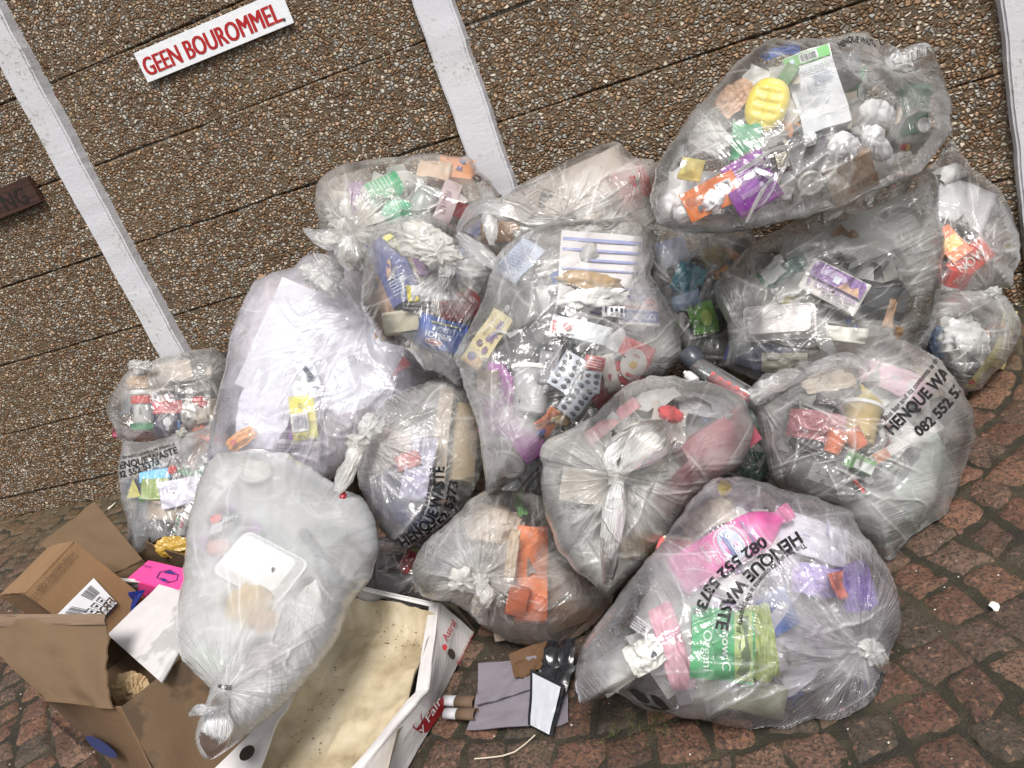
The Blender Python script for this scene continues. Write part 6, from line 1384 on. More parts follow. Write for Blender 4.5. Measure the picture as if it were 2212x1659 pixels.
item(L_b, 'tub', 'white_tub', 'tub', 'white plastic tub beside the purple carton in the central bag', (1138, 836), (84, 100), 3, (.70, .70, .72), col2=(.72, .70, .66), sink=-.004)
item(L_b, 'box', 'yellow_packet', 'packet', 'pale yellow packet with purple lettering at the left edge of the central bag', (1050, 734), (132, 50), -56, (.60, .52, .27), [T('Slip-ins', .20, -.12, .34, (.16, .09, .33), 0, .42), ('lines', .05, .18, .42, .36, 2, (.40, .34, .16)), ('ell', -.10, .16, .06, .13, (.14, .10, .12)), ('ell', -.16, -.22, .07, .11, (.16, .07, .16)), R_(-.5, -.5, -.32, .3, (.50, .30, .14)), ('ell', -.36, .1, .08, .2, (.03, .04, .15))], t=.03, sink=-.006, tilt=.3)
item(L_b, 'card', 'orange_wrapper', 'wrapper', 'orange wrapper corner at the bottom right of the central bag', (1187, 912), (58, 40), -50, (.68, .17, .04))
item(L_b, 'ball', 'blue_foil', 'wrapper', 'small blue foil scrap under the orange wrapper', (1176, 938), (26, 14), 0, (.05, .09, .35))
item(L_b, 'ball', 'yellow_twigs', 'food waste', 'yellow-brown peelings beside the orange wrapper', (1212, 910), (38, 28), 10, (.50, .36, .16), lump=1.0)
item(L_b, 'ball', 'twig_tangle', 'food waste', 'tan noodle-like tangle under the red card', (1302, 872), (44, 26), 0, (.50, .34, .12), lump=1.0)
item(L_b, 'disc', 'plastic_disc', 'lid', 'round grey plastic lid at the bottom tip of the central bag', (1090, 1004), (88, 62), 6, (.34, .34, .33), [('ell', .06, .02, .10, .12, (.22, .22, .22)), R_(.14, -.24, .40, -.20, (.16, .16, .16))], t=.02, sink=-.004)
item(L_b, 'ball', 'black_soil', 'soil', 'dark damp soil at the very tip of the central bag', (1075, 1047), (36, 12), -20, (.02, .018, .015), lump=.8)
item(L_b, 'tray', 'black_bowl', 'bowl', 'black plastic bowl behind the white tub in the central bag', (1172, 885), (96, 66), -10, (.03, .035, .035), t=.03, sink=.012)
item(L_b, 'tray', 'grey_tray', 'tray', 'pale grey tray at the right edge of the central bag', (1428, 715), (70, 120), -12, (.42, .42, .41), t=.02, face='down', sink=.004)
item(L_b, 'card', 'dark_sheet', 'sheet', 'black plastic sheet across the middle of the central bag', (1160, 735), (170, 80), -36, (.035, .035, .04), sink=.02)
item(L_b, 'card', 'blue_printed_sheet', 'sheet', 'pale blue printed sheet at the upper left of the central bag', (1120, 560), (60, 90), 30, (.42, .48, .60), [('lines', -.4, -.4, .4, .4, 9, (.25, .3, .5))], sink=.006)
filler(L_b, 'mixed_waste', 'loose grey and white scraps filling the central bag', [GRY, WHT_, DRK, (.4, .4, .4), (.2, .2, .2), (.5, .48, .46)], 75, 14, .04, .09)

# --- left of centre: lettered bag with navy box
Kk = mkbag('lettered clear bag with navy and cream boxes, knotted on its left side', FMAT(.22, NEU, 1.0, .4),
    poly=[(772, 945), (790, 918), (812, 890), (830, 868), (870, 842), (915, 826), (965, 812), (1010, 830), (1035, 880), (1048, 940), (1048, 990), (1036, 1030), (1012, 1085), (968, 1125), (927, 1158), (880, 1183), (858, 1178), (832, 1158), (812, 1123), (790, 1085), (774, 1050), (770, 1000)],
    cen=(910, 1005), d0=2.26, T=.13, Tb=.12, knots=[(790, 958, 1.2)], seed=18, ncre=24)
item(Kk, 'box', 'navy_box', 'box', 'navy box at the bottom of the lettered bag with cream cartons', (862, 1085), (116, 140), -34, (.028, .026, .10), t=.05, sink=-.018)
item(Kk, 'card', 'lavender_sheet', 'paper', 'pale lavender paper in the middle of the lettered centre bag', (905, 1010), (58, 140), 10, (.46, .45, .60), bend=.01)
item(Kk, 'wrap', 'red_tissue', 'wrapper', 'faded red wrapper near the side knot of the lettered centre bag', (880, 993), (56, 36), -20, (.62, .16, .15))
item(Kk, 'box', 'cardboard_strip', 'cardboard', 'long beige cardboard strip standing in the lettered centre bag', (955, 935), (30, 210), 6, (.42, .33, .25), t=.02)
item(Kk, 'box', 'cream_box', 'box', 'long cream carton at the right of the lettered centre bag', (1008, 955), (48, 160), 12, (.62, .48, .29), t=.04)
item(Kk, 'box', 'dark_box', 'box', 'black box between the beige strip and the cream carton', (984, 885), (48, 150), 4, (.035, .03, .03), t=.04, sink=.006)
item(Kk, 'box', 'pinkish_box', 'box', 'pinkish grey card behind the side knot of the lettered centre bag', (840, 975), (84, 90), 20, (.48, .40, .38), t=.02, sink=.02)
filler(Kk, 'mixed_waste', 'loose dark and pale scraps filling the lettered centre bag', [GRY, WHT_, BLK, (.3, .28, .30), BRN], 50, 15, .03, .09)
tube(None, [(778, 950, 2.13), (766, 975, 2.11), (757, 1000, 2.10), (744, 1030, 2.10), (730, 1062, 2.11)], [8, 15, 13, 16, 7], FMAT(.55, WARM, 1.2, 0.), Kk.root, seed=41, pleat=.35, freq=5)
gather_blob(772, 958, 2.12, 40, 34, thick(WARM, .5), Kk.root, 'knot', 42, 0, .7)
gather_blob(800, 925, 2.14, 60, 40, FMAT(.24, NEU, 1.3, 0.), Kk.root, 'gathered_film', 43, -45, .6)
film_text(Kk, 'HENQUE WASTE', [(872, 1186), (905, 1162), (935, 1135), (950, 1100), (958, 1055), (960, 1008)], 24, PB, Kk.root, .035)
film_text(Kk, '082 552 5373', [(905, 1190), (945, 1158), (968, 1125), (982, 1085), (990, 1040)], 20, PB, Kk.root, .035)
film_text(Kk, 'This bag and its contents is the property of', [(850, 1178), (885, 1150), (912, 1120), (926, 1080), (934, 1040), (936, 1010)], 11, PB, Kk.root, .02)

# --- small bag behind the tray
Jj = mkbag('small clear bag with a red wrapper tucked behind the chicken tray', FMAT(.20, NEU, 1.2, .5),
    poly=[(775, 1265), (795, 1205), (812, 1165), (860, 1155), (915, 1175), (935, 1230), (930, 1300), (870, 1300), (820, 1290)],
    cen=(860, 1230), d0=2.36, T=.07, Tb=.06, seed=19, ncre=20)
item(Jj, 'wrap', 'red_wrapper', 'wrapper', 'small bright red wrapper behind the chicken tray', (880, 1212), (30, 52), 28, (.52, .02, .04), rough=.35)
item(Jj, 'card', 'grey_card', 'card', 'grey card in the small bag behind the chicken tray', (855, 1262), (90, 44), 6, (.34, .34, .35))
filler(Jj, 'mixed_waste', 'loose grey scraps in the small bag behind the chicken tray', [GRY, DRK, (.3, .3, .3)], 20, 16, .03, .06)

# --- hidden background bags that close the gaps
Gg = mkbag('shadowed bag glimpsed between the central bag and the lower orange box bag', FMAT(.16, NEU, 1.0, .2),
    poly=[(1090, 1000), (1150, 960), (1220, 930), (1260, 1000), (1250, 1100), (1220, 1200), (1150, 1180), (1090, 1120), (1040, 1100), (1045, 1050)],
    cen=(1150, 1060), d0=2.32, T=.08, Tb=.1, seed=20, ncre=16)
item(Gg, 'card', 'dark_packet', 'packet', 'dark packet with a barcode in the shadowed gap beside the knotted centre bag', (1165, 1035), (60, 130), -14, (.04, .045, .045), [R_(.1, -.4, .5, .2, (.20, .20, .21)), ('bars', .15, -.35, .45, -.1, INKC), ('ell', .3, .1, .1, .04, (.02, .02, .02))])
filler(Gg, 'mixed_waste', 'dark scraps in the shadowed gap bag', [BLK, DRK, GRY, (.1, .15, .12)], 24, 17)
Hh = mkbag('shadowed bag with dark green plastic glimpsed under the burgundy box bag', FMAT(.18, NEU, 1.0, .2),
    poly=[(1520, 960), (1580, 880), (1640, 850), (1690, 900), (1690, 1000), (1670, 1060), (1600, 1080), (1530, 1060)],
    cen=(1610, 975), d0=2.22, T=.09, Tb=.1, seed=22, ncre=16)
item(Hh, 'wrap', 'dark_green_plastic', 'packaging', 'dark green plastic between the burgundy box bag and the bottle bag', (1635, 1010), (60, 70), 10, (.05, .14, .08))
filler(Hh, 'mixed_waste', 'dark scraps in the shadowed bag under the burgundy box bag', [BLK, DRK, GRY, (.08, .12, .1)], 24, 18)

# --- right: lettered bag with orange cups
Ff = mkbag('round lettered bag with orange cups and pink wrapping at the right', FMAT(.31, (.95, .94, .93), .8, .2),
    poly=[(1617, 868), (1625, 830), (1650, 805), (1704, 803), (1727, 782), (1780, 776), (1836, 770), (1850, 768), (1880, 748), (1919, 731), (1950, 736), (1984, 746), (2034, 780), (2061, 816), (2084, 856), (2106, 888), (2108, 925), (2104, 960), (2094, 990), (2081, 1020), (2068, 1055), (2054, 1088), (2041, 1112), (2008, 1135), (1974, 1152), (1945, 1185), (1921, 1210), (1860, 1180), (1790, 1120), (1720, 1075), (1672, 1040), (1655, 1000), (1650, 965), (1634, 905)],
    cen=(1875, 945), d0=1.95, T=.18, Tb=.14, knots=[(1640, 858, 1.0)], seed=23, ncre=34, dirs=-22)
item(Ff, 'cup', 'orange_cup', 'cup', 'orange cup, left one of the pair in the round lettered bag', (1806, 952), (46, 50), 20, (.72, .20, .09), group='orange cups in the round lettered bag')
item(Ff, 'cup', 'orange_cup', 'cup', 'orange cup, right one of the pair in the round lettered bag', (1853, 944), (48, 44), -30, (.72, .20, .09), group='orange cups in the round lettered bag')
item(Ff, 'tub', 'cream_tub', 'tub', 'cream and white tub behind the orange cups', (1868, 905), (78, 84), 12, (.60, .47, .22), col2=(.7, .7, .7), sink=.02)
item(Ff, 'wrap', 'pink_wrapper', 'wrapper', 'pale pink wrapping under the top of the round lettered bag', (1940, 812), (150, 70), 24, (.62, .42, .50), freq=1.6, bend=.1)
item(Ff, 'wrap', 'cream_bread', 'packaging', 'cream coloured packaging under the lettering of the round bag', (2022, 805), (80, 54), 50, (.66, .58, .46), freq=3)
item(Ff, 'wrap', 'beige_film', 'packaging', 'beige folded packaging at the upper left of the round lettered bag', (1790, 812), (100, 50), -10, (.55, .48, .40))
item(Ff, 'wrap', 'maroon_wrapper', 'wrapper', 'dull maroon wrapper left of the orange cups', (1762, 915), (130, 70), 10, (.32, .12, .14))
item(Ff, 'tray', 'black_tray', 'tray', 'black tray with pale label at the lower left of the round lettered bag', (1780, 1032), (150, 90), 20, (.07, .07, .07), [R_(-.3, -.3, .3, .4, (.26, .26, .26)), T('2 5', -.05, .1, .2, (.1, .1, .1), 0, .3), T('6', .0, -.2, .2, (.1, .1, .1), 0, .1)], t=.02)
item(Ff, 'box', 'green_white_box', 'box', 'small green and white box below the orange cups', (1858, 1002), (60, 34), 24, (.10, .32, .07), [R_(-.2, -.4, .5, .2, (.52, .54, .52))], t=.02)
item(Ff, 'card', 'red_ring', 'ring', 'small red ring on a grey clip below the green and white box', (1856, 1050), (34, 8), 48, (.50, .04, .03))
item(Ff, 'card', 'white_band', 'label', 'white card band with an orange end across the round lettered bag', (1960, 955), (170, 22), -28, (.68, .66, .64), [R_(-.5, -.5, -.3, .5, (.50, .16, .05))])
item(Ff, 'wrap', 'green_sheet', 'plastic sheet', 'grey-green plastic sheet in the lower right of the round lettered bag', (2000, 1010), (150, 120), -25, (.34, .42, .38), freq=1.8, bend=.1)
item(Ff, 'wrap', 'dark_green_bottle', 'bottle', 'dark green plastic at the bottom point of the round lettered bag', (1955, 1120), (110, 60), -18, (.05, .13, .10), rough=.35)
item(Ff, 'wrap', 'dark_plastic', 'packaging', 'dark plastic packaging along the bottom of the round lettered bag', (1880, 1085), (150, 60), 16, (.09, .10, .10))
filler(Ff, 'mixed_waste', 'loose grey scraps filling the round lettered bag', [GRY, (.26, .26, .26), WHT_, (.3, .22, .24), DRK, (.4, .42, .4)], 70, 19, .04, .10)
gather_blob(1648, 848, 1.87, 44, 40, FMAT(.26, NEU, 1.3, 0.), Ff.root, 'knot', 51, 0, .7)
tube(None, [(1640, 860, 1.86), (1670, 830, 1.86), (1700, 815, 1.87), (1735, 812, 1.87)], [6, 18, 18, 8], FMAT(.24, NEU, 1.3, 0.), Ff.root, seed=52, pleat=.3)
tube(None, [(1710, 830, 1.82), (1760, 800, 1.79), (1830, 778, 1.80), (1880, 800, 1.79)], [3, 14, 16, 4], FMAT(.20, NEU, 1.3, 0.), Ff.root, 'folded_collar', 53, pleat=.10, freq=1.5)
film_text(Ff, 'HENQUE WASTE', [(1928, 940), (1962, 905), (2000, 868), (2040, 825), (2085, 770)], 27, PB, Ff.root, .04)
film_text(Ff, '082 552 5373', [(1986, 944), (2020, 915), (2052, 880), (2078, 845), (2100, 810)], 23, PB, Ff.root, .04)
film_text(Ff, 'This bag and its contents is the property of', [(1912, 912), (1945, 878), (1985, 832), (2020, 790), (2075, 712)], 12, PB, Ff.root, .02)

# --- bottle between the bags
def free_item(kind, name, cat, label, A2, B2, d, wpx, col, **k):
    P0 = at(A2[0], A2[1], d[0]); P1 = at(B2[0], B2[1], d[1]); y = P0 - P1; H = np.linalg.norm(y); y /= H; c = (P0 + P1) / 2
    n_ = CAM - c; n_ -= y * (n_ @ y); n_ /= np.linalg.norm(n_); x = np.cross(y, n_)
    M = Matrix(((x[0], y[0], n_[0], c[0]), (x[1], y[1], n_[1], c[1]), (x[2], y[2], n_[2], c[2]), (0, 0, 0, 1)))
    kk = (d[0] + d[1]) / 2 / F
    return item(None, kind, name, cat, label, None, (wpx, H / kk), 0, col, M=M, k=kk, **k)
r = free_item('can', 'water_bottle', 'bottle', 'clear slim bottle with grey cap lying between the bags right of centre', (1492, 780), (1636, 868), (2.02, 1.90), 42, (.5, .5, .5), clear=True, decals=[('lines', -.02, -.35, .12, .25, 5, (.5, .12, .12)), ('bars', .22, -.36, .34, -.26, INKC)])
r2 = free_item('can', 'screw_top', 'cap', 'grey cap', (1478, 752), (1502, 782), (2.03, 2.01), 46, (.045, .050, .062)); r2.parent = None
for o in list(r2.children):
    M_ = r.matrix_world.inverted() @ r2.matrix_world
    o.name = 'cap'; o.parent = r; o.matrix_basis = M_
bpy.data.objects.remove(r2)
r = free_item('can', 'red_liquid', 'label', 'x', (1530, 812), (1610, 862), (2.0, 1.92), 26, (.42, .10, .11))
rb = [o for o in bpy.data.objects if o.name.startswith('water_bottle')][0]
for o in list(r.children): M_ = rb.matrix_world.inverted() @ r.matrix_world; o.name = 'inner_label'; o.parent = rb; o.matrix_basis = M_
bpy.data.objects.remove(r)
free_item('bottle', 'small_bottle', 'bottle', 'small white bottle beside the grey capped bottle', (1474, 800), (1498, 820), (1.98, 1.95), 22, (.60, .58, .58), col2=(.72, .72, .72))

# --- lower middle: orange box
Ii = mkbag('clear knotted bag with an orange box and brown paper at the bottom centre', FMAT(.22, (.94, .93, .90), .9, 1.3),
    poly=[(894, 1245), (893, 1215), (904, 1190), (934, 1156), (962, 1132), (990, 1108), (1015, 1080), (1055, 1055), (1110, 1060), (1165, 1070), (1190, 1110), (1225, 1180), (1300, 1240), (1330, 1290), (1295, 1335), (1254, 1375), (1230, 1385), (1170, 1395), (1114, 1391), (1070, 1368), (1037, 1348), (1005, 1318), (977, 1302), (935, 1296), (907, 1283)],
    cen=(1095, 1235), d0=1.99, T=.16, Tb=.13, knots=[(1037, 1250, 1.5)], seed=24, ncre=20)
item(Ii, 'box', 'orange_box', 'box', 'tall orange cardboard box in the bottom centre bag', (1150, 1235), (66, 200), 3, (.74, .14, .02), [('poly', [(-.5, -.15), (.5, -.3), (.5, .5), (-.5, .5)], (.80, .22, .07))], t=.05, sink=-.004)
item(Ii, 'box', 'orange_flap', 'box', 'darker orange carton half behind the tall orange box', (1118, 1300), (44, 60), 12, (.50, .11, .03), t=.03, sink=.006)
item(Ii, 'card', 'cream_strip', 'cardboard', 'curved cream cardboard strip left of the tall orange box', (1106, 1200), (24, 110), 8, (.60, .50, .38), sink=-.006)
item(Ii, 'wrap', 'brown_paper', 'paper', 'crumpled beige paper at the top of the bottom centre bag', (1062, 1125), (116, 84), 10, (.52, .43, .35), freq=3, bend=.2, sink=-.006)
item(Ii, 'box', 'beige_box', 'box', 'beige carton along the bottom of the bottom centre bag', (1150, 1358), (150, 44), -4, (.48, .38, .30), t=.03)
item(Ii, 'card', 'green_strip', 'strip', 'green strip at the top edge of the bottom centre bag', (1123, 1087), (17, 60), -6, (.12, .36, .10))
item(Ii, 'box', 'dark_blue_box', 'box', 'dark blue-grey box left in the bottom centre bag', (968, 1190), (90, 84), -30, (.08, .09, .14), t=.04, sink=.01)
item(Ii, 'box', 'brown_box', 'box', 'brown cardboard box at the right of the bottom centre bag', (1225, 1290), (110, 120), -20, (.20, .12, .075), t=.05)
filler(Ii, 'mixed_waste', 'loose grey and beige scraps filling the bottom centre bag', [GRY, BEI, WHT_, (.4, .36, .33), BRN], 55, 20, .03, .09)
gather_blob(1040, 1253, 1.81, 26, 24, thick(WARM, .55), Ii.root, 'knot', 61, 0, .7)
gather_blob(1003, 1255, 1.83, 60, 42, FMAT(.38, WARM, 1.3, 0.), Ii.root, 'gathered_film', 62, 20, .8)
tube(None, [(1040, 1258, 1.81), (1046, 1285, 1.80), (1036, 1310, 1.81), (1034, 1330, 1.82)], [8, 18, 16, 10], FMAT(.42, WARM, 1.3, 0.), Ii.root, seed=63, pleat=.4)

# --- centre right: star knot, burgundy box
Pp = mkbag('clear bag with a big star-shaped knot and burgundy box, right of centre', FMAT(.36, (.97, .96, .93), .8, .6),
    poly=[(1167, 963), (1190, 946), (1220, 934), (1284, 898), (1320, 860), (1347, 836), (1380, 818), (1420, 812), (1474, 816), (1530, 828), (1574, 838), (1600, 856), (1615, 876), (1627, 915), (1624, 955), (1604, 1000), (1575, 1020), (1541, 1038), (1505, 1072), (1474, 1105), (1440, 1166), (1395, 1208), (1356, 1250), (1318, 1284), (1285, 1266), (1255, 1244), (1230, 1218), (1208, 1194), (1187, 1140), (1175, 1095), (1168, 1045), (1170, 1005)],
    cen=(1385, 1010), d0=1.84, T=.15, Tb=.14, knots=[(1333, 1028, 1.9)], seed=25, ncre=22)
item(Pp, 'box', 'burgundy_box', 'box', 'burgundy box at the right side of the star-knotted bag', (1560, 955), (170, 84), -36, (.28, .060, .085), t=.05)
item(Pp, 'box', 'burgundy_sleeve', 'box', 'faded red sleeve along the lower right of the star-knotted bag', (1480, 1055), (120, 44), -42, (.30, .11, .13), t=.03, sink=.01)
item(Pp, 'box', 'foam_block', 'foam', 'pale beige foam block left of the star knot', (1262, 1048), (106, 72), 8, (.58, .53, .47), t=.04)
item(Pp, 'ball', 'cream_tissue', 'tissue', 'cream tissue wad in the bow above the star knot', (1395, 955), (96, 84), 10, (.80, .76, .62), sink=-.02, lump=.6)
item(Pp, 'wrap', 'yellow_pouch', 'pouch', 'dull yellow pouch at the lower right of the star-knotted bag', (1372, 1190), (120, 52), -18, (.52, .34, .07), rough=.35)
item(Pp, 'card', 'cream_tag', 'tag', 'rolled cream paper tag at the bottom tip of the star-knotted bag', (1330, 1258), (46, 16), -34, (.68, .64, .55), sink=-.008)
item(Pp, 'ball', 'red_tissue', 'wrapper', 'bright red wrapper near the top of the star-knotted bag', (1452, 888), (46, 30), 20, (.56, .06, .07), sink=.004)
item(Pp, 'card', 'pink_card', 'card', 'pinkish card along the upper left edge of the star-knotted bag', (1320, 905), (120, 30), -38, (.42, .17, .20), sink=.004)
item(Pp, 'box', 'dark_box', 'box', 'dark blue-grey box at the lower left of the star-knotted bag', (1240, 1140), (90, 110), -20, (.11, .12, .14), t=.04, sink=.01)
item(Pp, 'wrap', 'white_wrapper', 'wrapper', 'white wrapper right below the star knot', (1420, 1080), (90, 70), 10, (.62, .62, .62), sink=.01)
item(Pp, 'wrap', 'black_wrapper', 'wrapper', 'grey and black wrapper at the top right of the star-knotted bag', (1530, 868), (110, 54), 10, (.25, .25, .28), rough=.35)
filler(Pp, 'mixed_waste', 'loose pale and grey scraps filling the star-knotted bag', [GRY, WHT_, DRK, (.6, .55, .52), (.5, .45, .42)], 60, 21, .04, .09)
gather_blob(1333, 1030, 1.64, 34, 34, thick(WARM, .62), Pp.root, 'knot', 71, 0, .8)
tube(None, [(1335, 1040, 1.63), (1328, 1085, 1.62), (1322, 1140, 1.62), (1316, 1200, 1.64), (1312, 1258, 1.68)], [11, 21, 20, 17, 11], FMAT(.68, NEU, 1.2, 0.), Pp.root, seed=72, pleat=.28, freq=4)
tube(None, [(1340, 1022, 1.63), (1372, 985, 1.63), (1410, 945, 1.64), (1440, 915, 1.67)], [8, 30, 40, 12], FMAT(.42, (.97, .96, .92), .7, 0.), Pp.root, 'knot_bow', 73, pleat=.16, freq=2.5)
tube(None, [(1328, 1022, 1.63), (1318, 990, 1.64), (1345, 955, 1.66), (1400, 915, 1.70)], [8, 15, 17, 6], FMAT(.34, NEU, 1.4, 0.), Pp.root, 'knot_bow', 74, pleat=.4)
film_text(Pp, 'HENQUE', [(1318, 932), (1325, 948), (1345, 955)], 12, PB, Pp.root); film_text(Pp, '082', [(1304, 1000), (1312, 1018)], 9, PB, Pp.root)

# --- bottom right: pink bottle and green packet
Hb = mkbag('large lettered bag with a pink bottle and green packet, nearest at bottom right', FMAT(.30, (.95, .94, .98), .8, 1.5),
    poly=[(1557, 1030), (1590, 1028), (1624, 1036), (1670, 1050), (1707, 1062), (1750, 1072), (1791, 1085), (1834, 1105), (1852, 1130), (1868, 1158), (1892, 1188), (1912, 1218), (1928, 1245), (1939, 1275), (1948, 1320), (1944, 1370), (1932, 1400), (1917, 1428), (1908, 1470), (1890, 1500), (1862, 1526), (1807, 1555), (1757, 1549), (1730, 1562), (1700, 1573), (1607, 1572), (1540, 1560), (1474, 1548), (1394, 1529), (1355, 1508), (1324, 1496), (1290, 1506), (1257, 1525), (1246, 1490), (1241, 1440), (1256, 1398), (1286, 1353), (1316, 1315), (1345, 1279), (1387, 1224), (1434, 1166), (1474, 1104), (1520, 1050)],
    cen=(1600, 1310), d0=1.63, T=.17, Tb=.13, knots=[(1868, 1408, 1.3)], seed=26, ncre=30, gy=-.0003)
item(Hb, 'bottle', 'pink_bottle', 'bottle', 'bright pink cleaner bottle with a blue and white oval label', (1585, 1172), (92, 290), 57, (.80, .09, .40), [('ell', .0, -.02, .42, .12, (.72, .60, .70)), ('ell', .0, -.02, .35, .10, (.66, .30, .50)), ('ell', .0, -.02, .32, .085, (.60, .68, .80)), R_(-.24, -.06, .24, -.01, (.04, .07, .30)), T('Domestos', .0, .0, .055, (.75, .78, .85), 0, .52), T('EXTENDED', -.02, -.17, .035, (.78, .6, .66), 0, .42), T('POWER', -.06, -.22, .035, (.78, .6, .66), 0, .30), T('UNSTOPPABLE', .0, .13, .035, (.10, .10, .30), 0, .52)], col2=(.80, .10, .36), flat=.6, tilt=.25, sink=-.010)
item(Hb, 'box', 'green_packet', 'packet', 'green printed packet with white lettering in the nearest bag', (1560, 1392), (132, 150), 4, (.04, .34, .12), [R_(.20, -.5, .5, .5, (.32, .42, .14)), ('poly', [(.22, -.4), (.34, -.2), (.26, 0), (.36, .2), (.28, .4), (.44, .45), (.42, .1), (.48, -.2), (.4, -.45)], (.10, .16, .06)), ('poly', [(.30, -.1), (.38, 0), (.36, .15), (.31, .1)], (.55, .62, .3)), T('Grow C', .07, -.02, .13, (.66, .74, .68), -90, .80), T('Organi', -.24, -.10, .13, (.50, .68, .56), -90, .66), ('poly', [(-.5, .5), (-.5, .42), (-.2, .5)], (.02, .03, .02))], t=.03, tilt=.25, sink=-.010)
item(Hb, 'wrap', 'leafy_packet', 'packet', 'yellow-green leaf patterned packet right of the green packet', (1648, 1385), (64, 170), -4, (.42, .50, .20), rough=.4, freq=4, sink=.002)
item(Hb, 'wrap', 'purple_wrapper', 'wrapper', 'violet plastic bottle wrapper near the knot of the nearest bag', (1862, 1262), (84, 100), -14, (.22, .10, .55), rough=.4)
item(Hb, 'wrap', 'lilac_wrapper', 'wrapper', 'lilac wrapper left of the violet one in the nearest bag', (1775, 1250), (120, 70), 12, (.36, .28, .58), rough=.4)
item(Hb, 'card', 'coral_tag', 'tag', 'small coral red tag between the violet and lilac wrappers', (1813, 1264), (24, 54), -6, (.74, .20, .14), sink=-.006)
item(Hb, 'wrap', 'blue_cloth', 'cloth', 'crumpled blue plastic at the bottom of the nearest bag', (1700, 1532), (84, 66), -22, (.03, .11, .42), rough=.45, sink=-.004)
item(Hb, 'card', 'white_card', 'card', 'white card panel with a blue stripe at the top right of the nearest bag', (1748, 1158), (150, 84), 18, (.70, .70, .80), [R_(.20, .1, .24, .5, (.15, .2, .5)), R_(-.1, -.1, .0, -.05, (.3, .3, .6))], sink=.006)
item(Hb, 'wrap', 'pink_film', 'wrapper', 'pale pink plastic left of the green packet', (1452, 1400), (62, 200), -16, (.66, .36, .44), freq=2)
item(Hb, 'box', 'red_label_pack', 'packet', 'faded red packet at the upper left of the nearest bag', (1455, 1186), (74, 50), 6, (.66, .15, .14), [R_(-.4, .38, .5, .5, (.6, .58, .42))], t=.02)
item(Hb, 'card', 'barcode_label', 'label', 'small white barcode label in the left half of the nearest bag', (1384, 1352), (44, 28), 34, (.62, .60, .62), [('lines', -.45, -.4, .45, .4, 4, INKC)], sink=-.006)
item(Hb, 'wrap', 'white_wrapper', 'wrapper', 'crumpled white wrapper with a black mark in the left half of the nearest bag', (1392, 1420), (88, 72), -30, (.68, .68, .64), [('poly', [(.1, -.1), (.3, .05), (.4, -.05), (.3, -.15)], INKC)], freq=3)
item(Hb, 'wrap', 'beige_wrapper', 'wrapper', 'beige wrapper at the upper edge of the nearest bag', (1520, 1110), (110, 66), -30, (.50, .44, .36))
item(Hb, 'ball', 'yellow_wrapper', 'wrapper', 'tiny yellow wrapper at the top corner of the nearest bag', (1563, 1046), (22, 28), 0, (.66, .55, .06))
item(Hb, 'card', 'grey_sheet', 'sheet', 'dull green-grey card below the green packet in the nearest bag', (1600, 1505), (180, 70), 10, (.34, .36, .26), sink=.01)
item(Hb, 'box', 'white_sheet_low', 'paper', 'pale folded paper at the lower left corner of the nearest bag', (1330, 1450), (100, 70), -34, (.34, .33, .30), t=.02, sink=.03)
filler(Hb, 'mixed_waste', 'loose white and lilac scraps filling the nearest bag', [WHT_, (.62, .60, .68), GRY, (.5, .5, .48), (.55, .5, .6)], 80, 22, .04, .10)
gather_blob(1880, 1406, 1.52, 60, 44, thick(NEU, .55), Hb.root, 'knot', 81, 30, .7)
gather_blob(1845, 1395, 1.53, 56, 50, FMAT(.36, NEU, 1.3, 0.), Hb.root, 'gathered_film', 82, 0, .7)
tube(None, [(1885, 1415, 1.51), (1905, 1432, 1.51), (1918, 1450, 1.52)], [10, 13, 6], FMAT(.45, NEU, 1.3, 0.), Hb.root, seed=83)
film_text(Hb, 'HENQUE WASTE', [(1722, 1148), (1684, 1172), (1640, 1206), (1604, 1240), (1574, 1276), (1555, 1310), (1546, 1358)], 27, PB, Hb.root, .04)
film_text(Hb, '082 552 5373', [(1648, 1158), (1612, 1182), (1572, 1212), (1540, 1244), (1518, 1272), (1504, 1310)], 24, PB, Hb.root, .04)
film_text(Hb, 'This bag and its contents is the property of', [(1738, 1172), (1690, 1200), (1650, 1236), (1622, 1270), (1602, 1310), (1590, 1366)], 12, PB, Hb.root, .02)
def film_poly(bag, pts, parent, off=.004):
    pts = smooth_poly(pts, 4); c = pts.mean(0); n2 = len(pts); rings = [c + (pts - c) * q for q in (.02, .35, .7, 1)]; A_ = np.concatenate(rings)
    P = bag.surf(A_[:, 0], A_[:, 1], off); Q = [(i * n2 + j, i * n2 + (j + 1) % n2, (i + 1) * n2 + (j + 1) % n2, (i + 1) * n2 + j) for i in range(3) for j in range(n2)]
    link('printed_leaf', mesh_np('printed_leaf', P, np.array(Q)), PB, parent)
for pts in ([(1358, 1490), (1372, 1488), (1392, 1500), (1404, 1516), (1396, 1520), (1378, 1512)], [(1404, 1502), (1416, 1502), (1432, 1514), (1446, 1532), (1436, 1534), (1416, 1520)], [(1384, 1518), (1400, 1524), (1424, 1530), (1440, 1536), (1410, 1532)]):
    film_poly(Hb, pts, Hb.root)

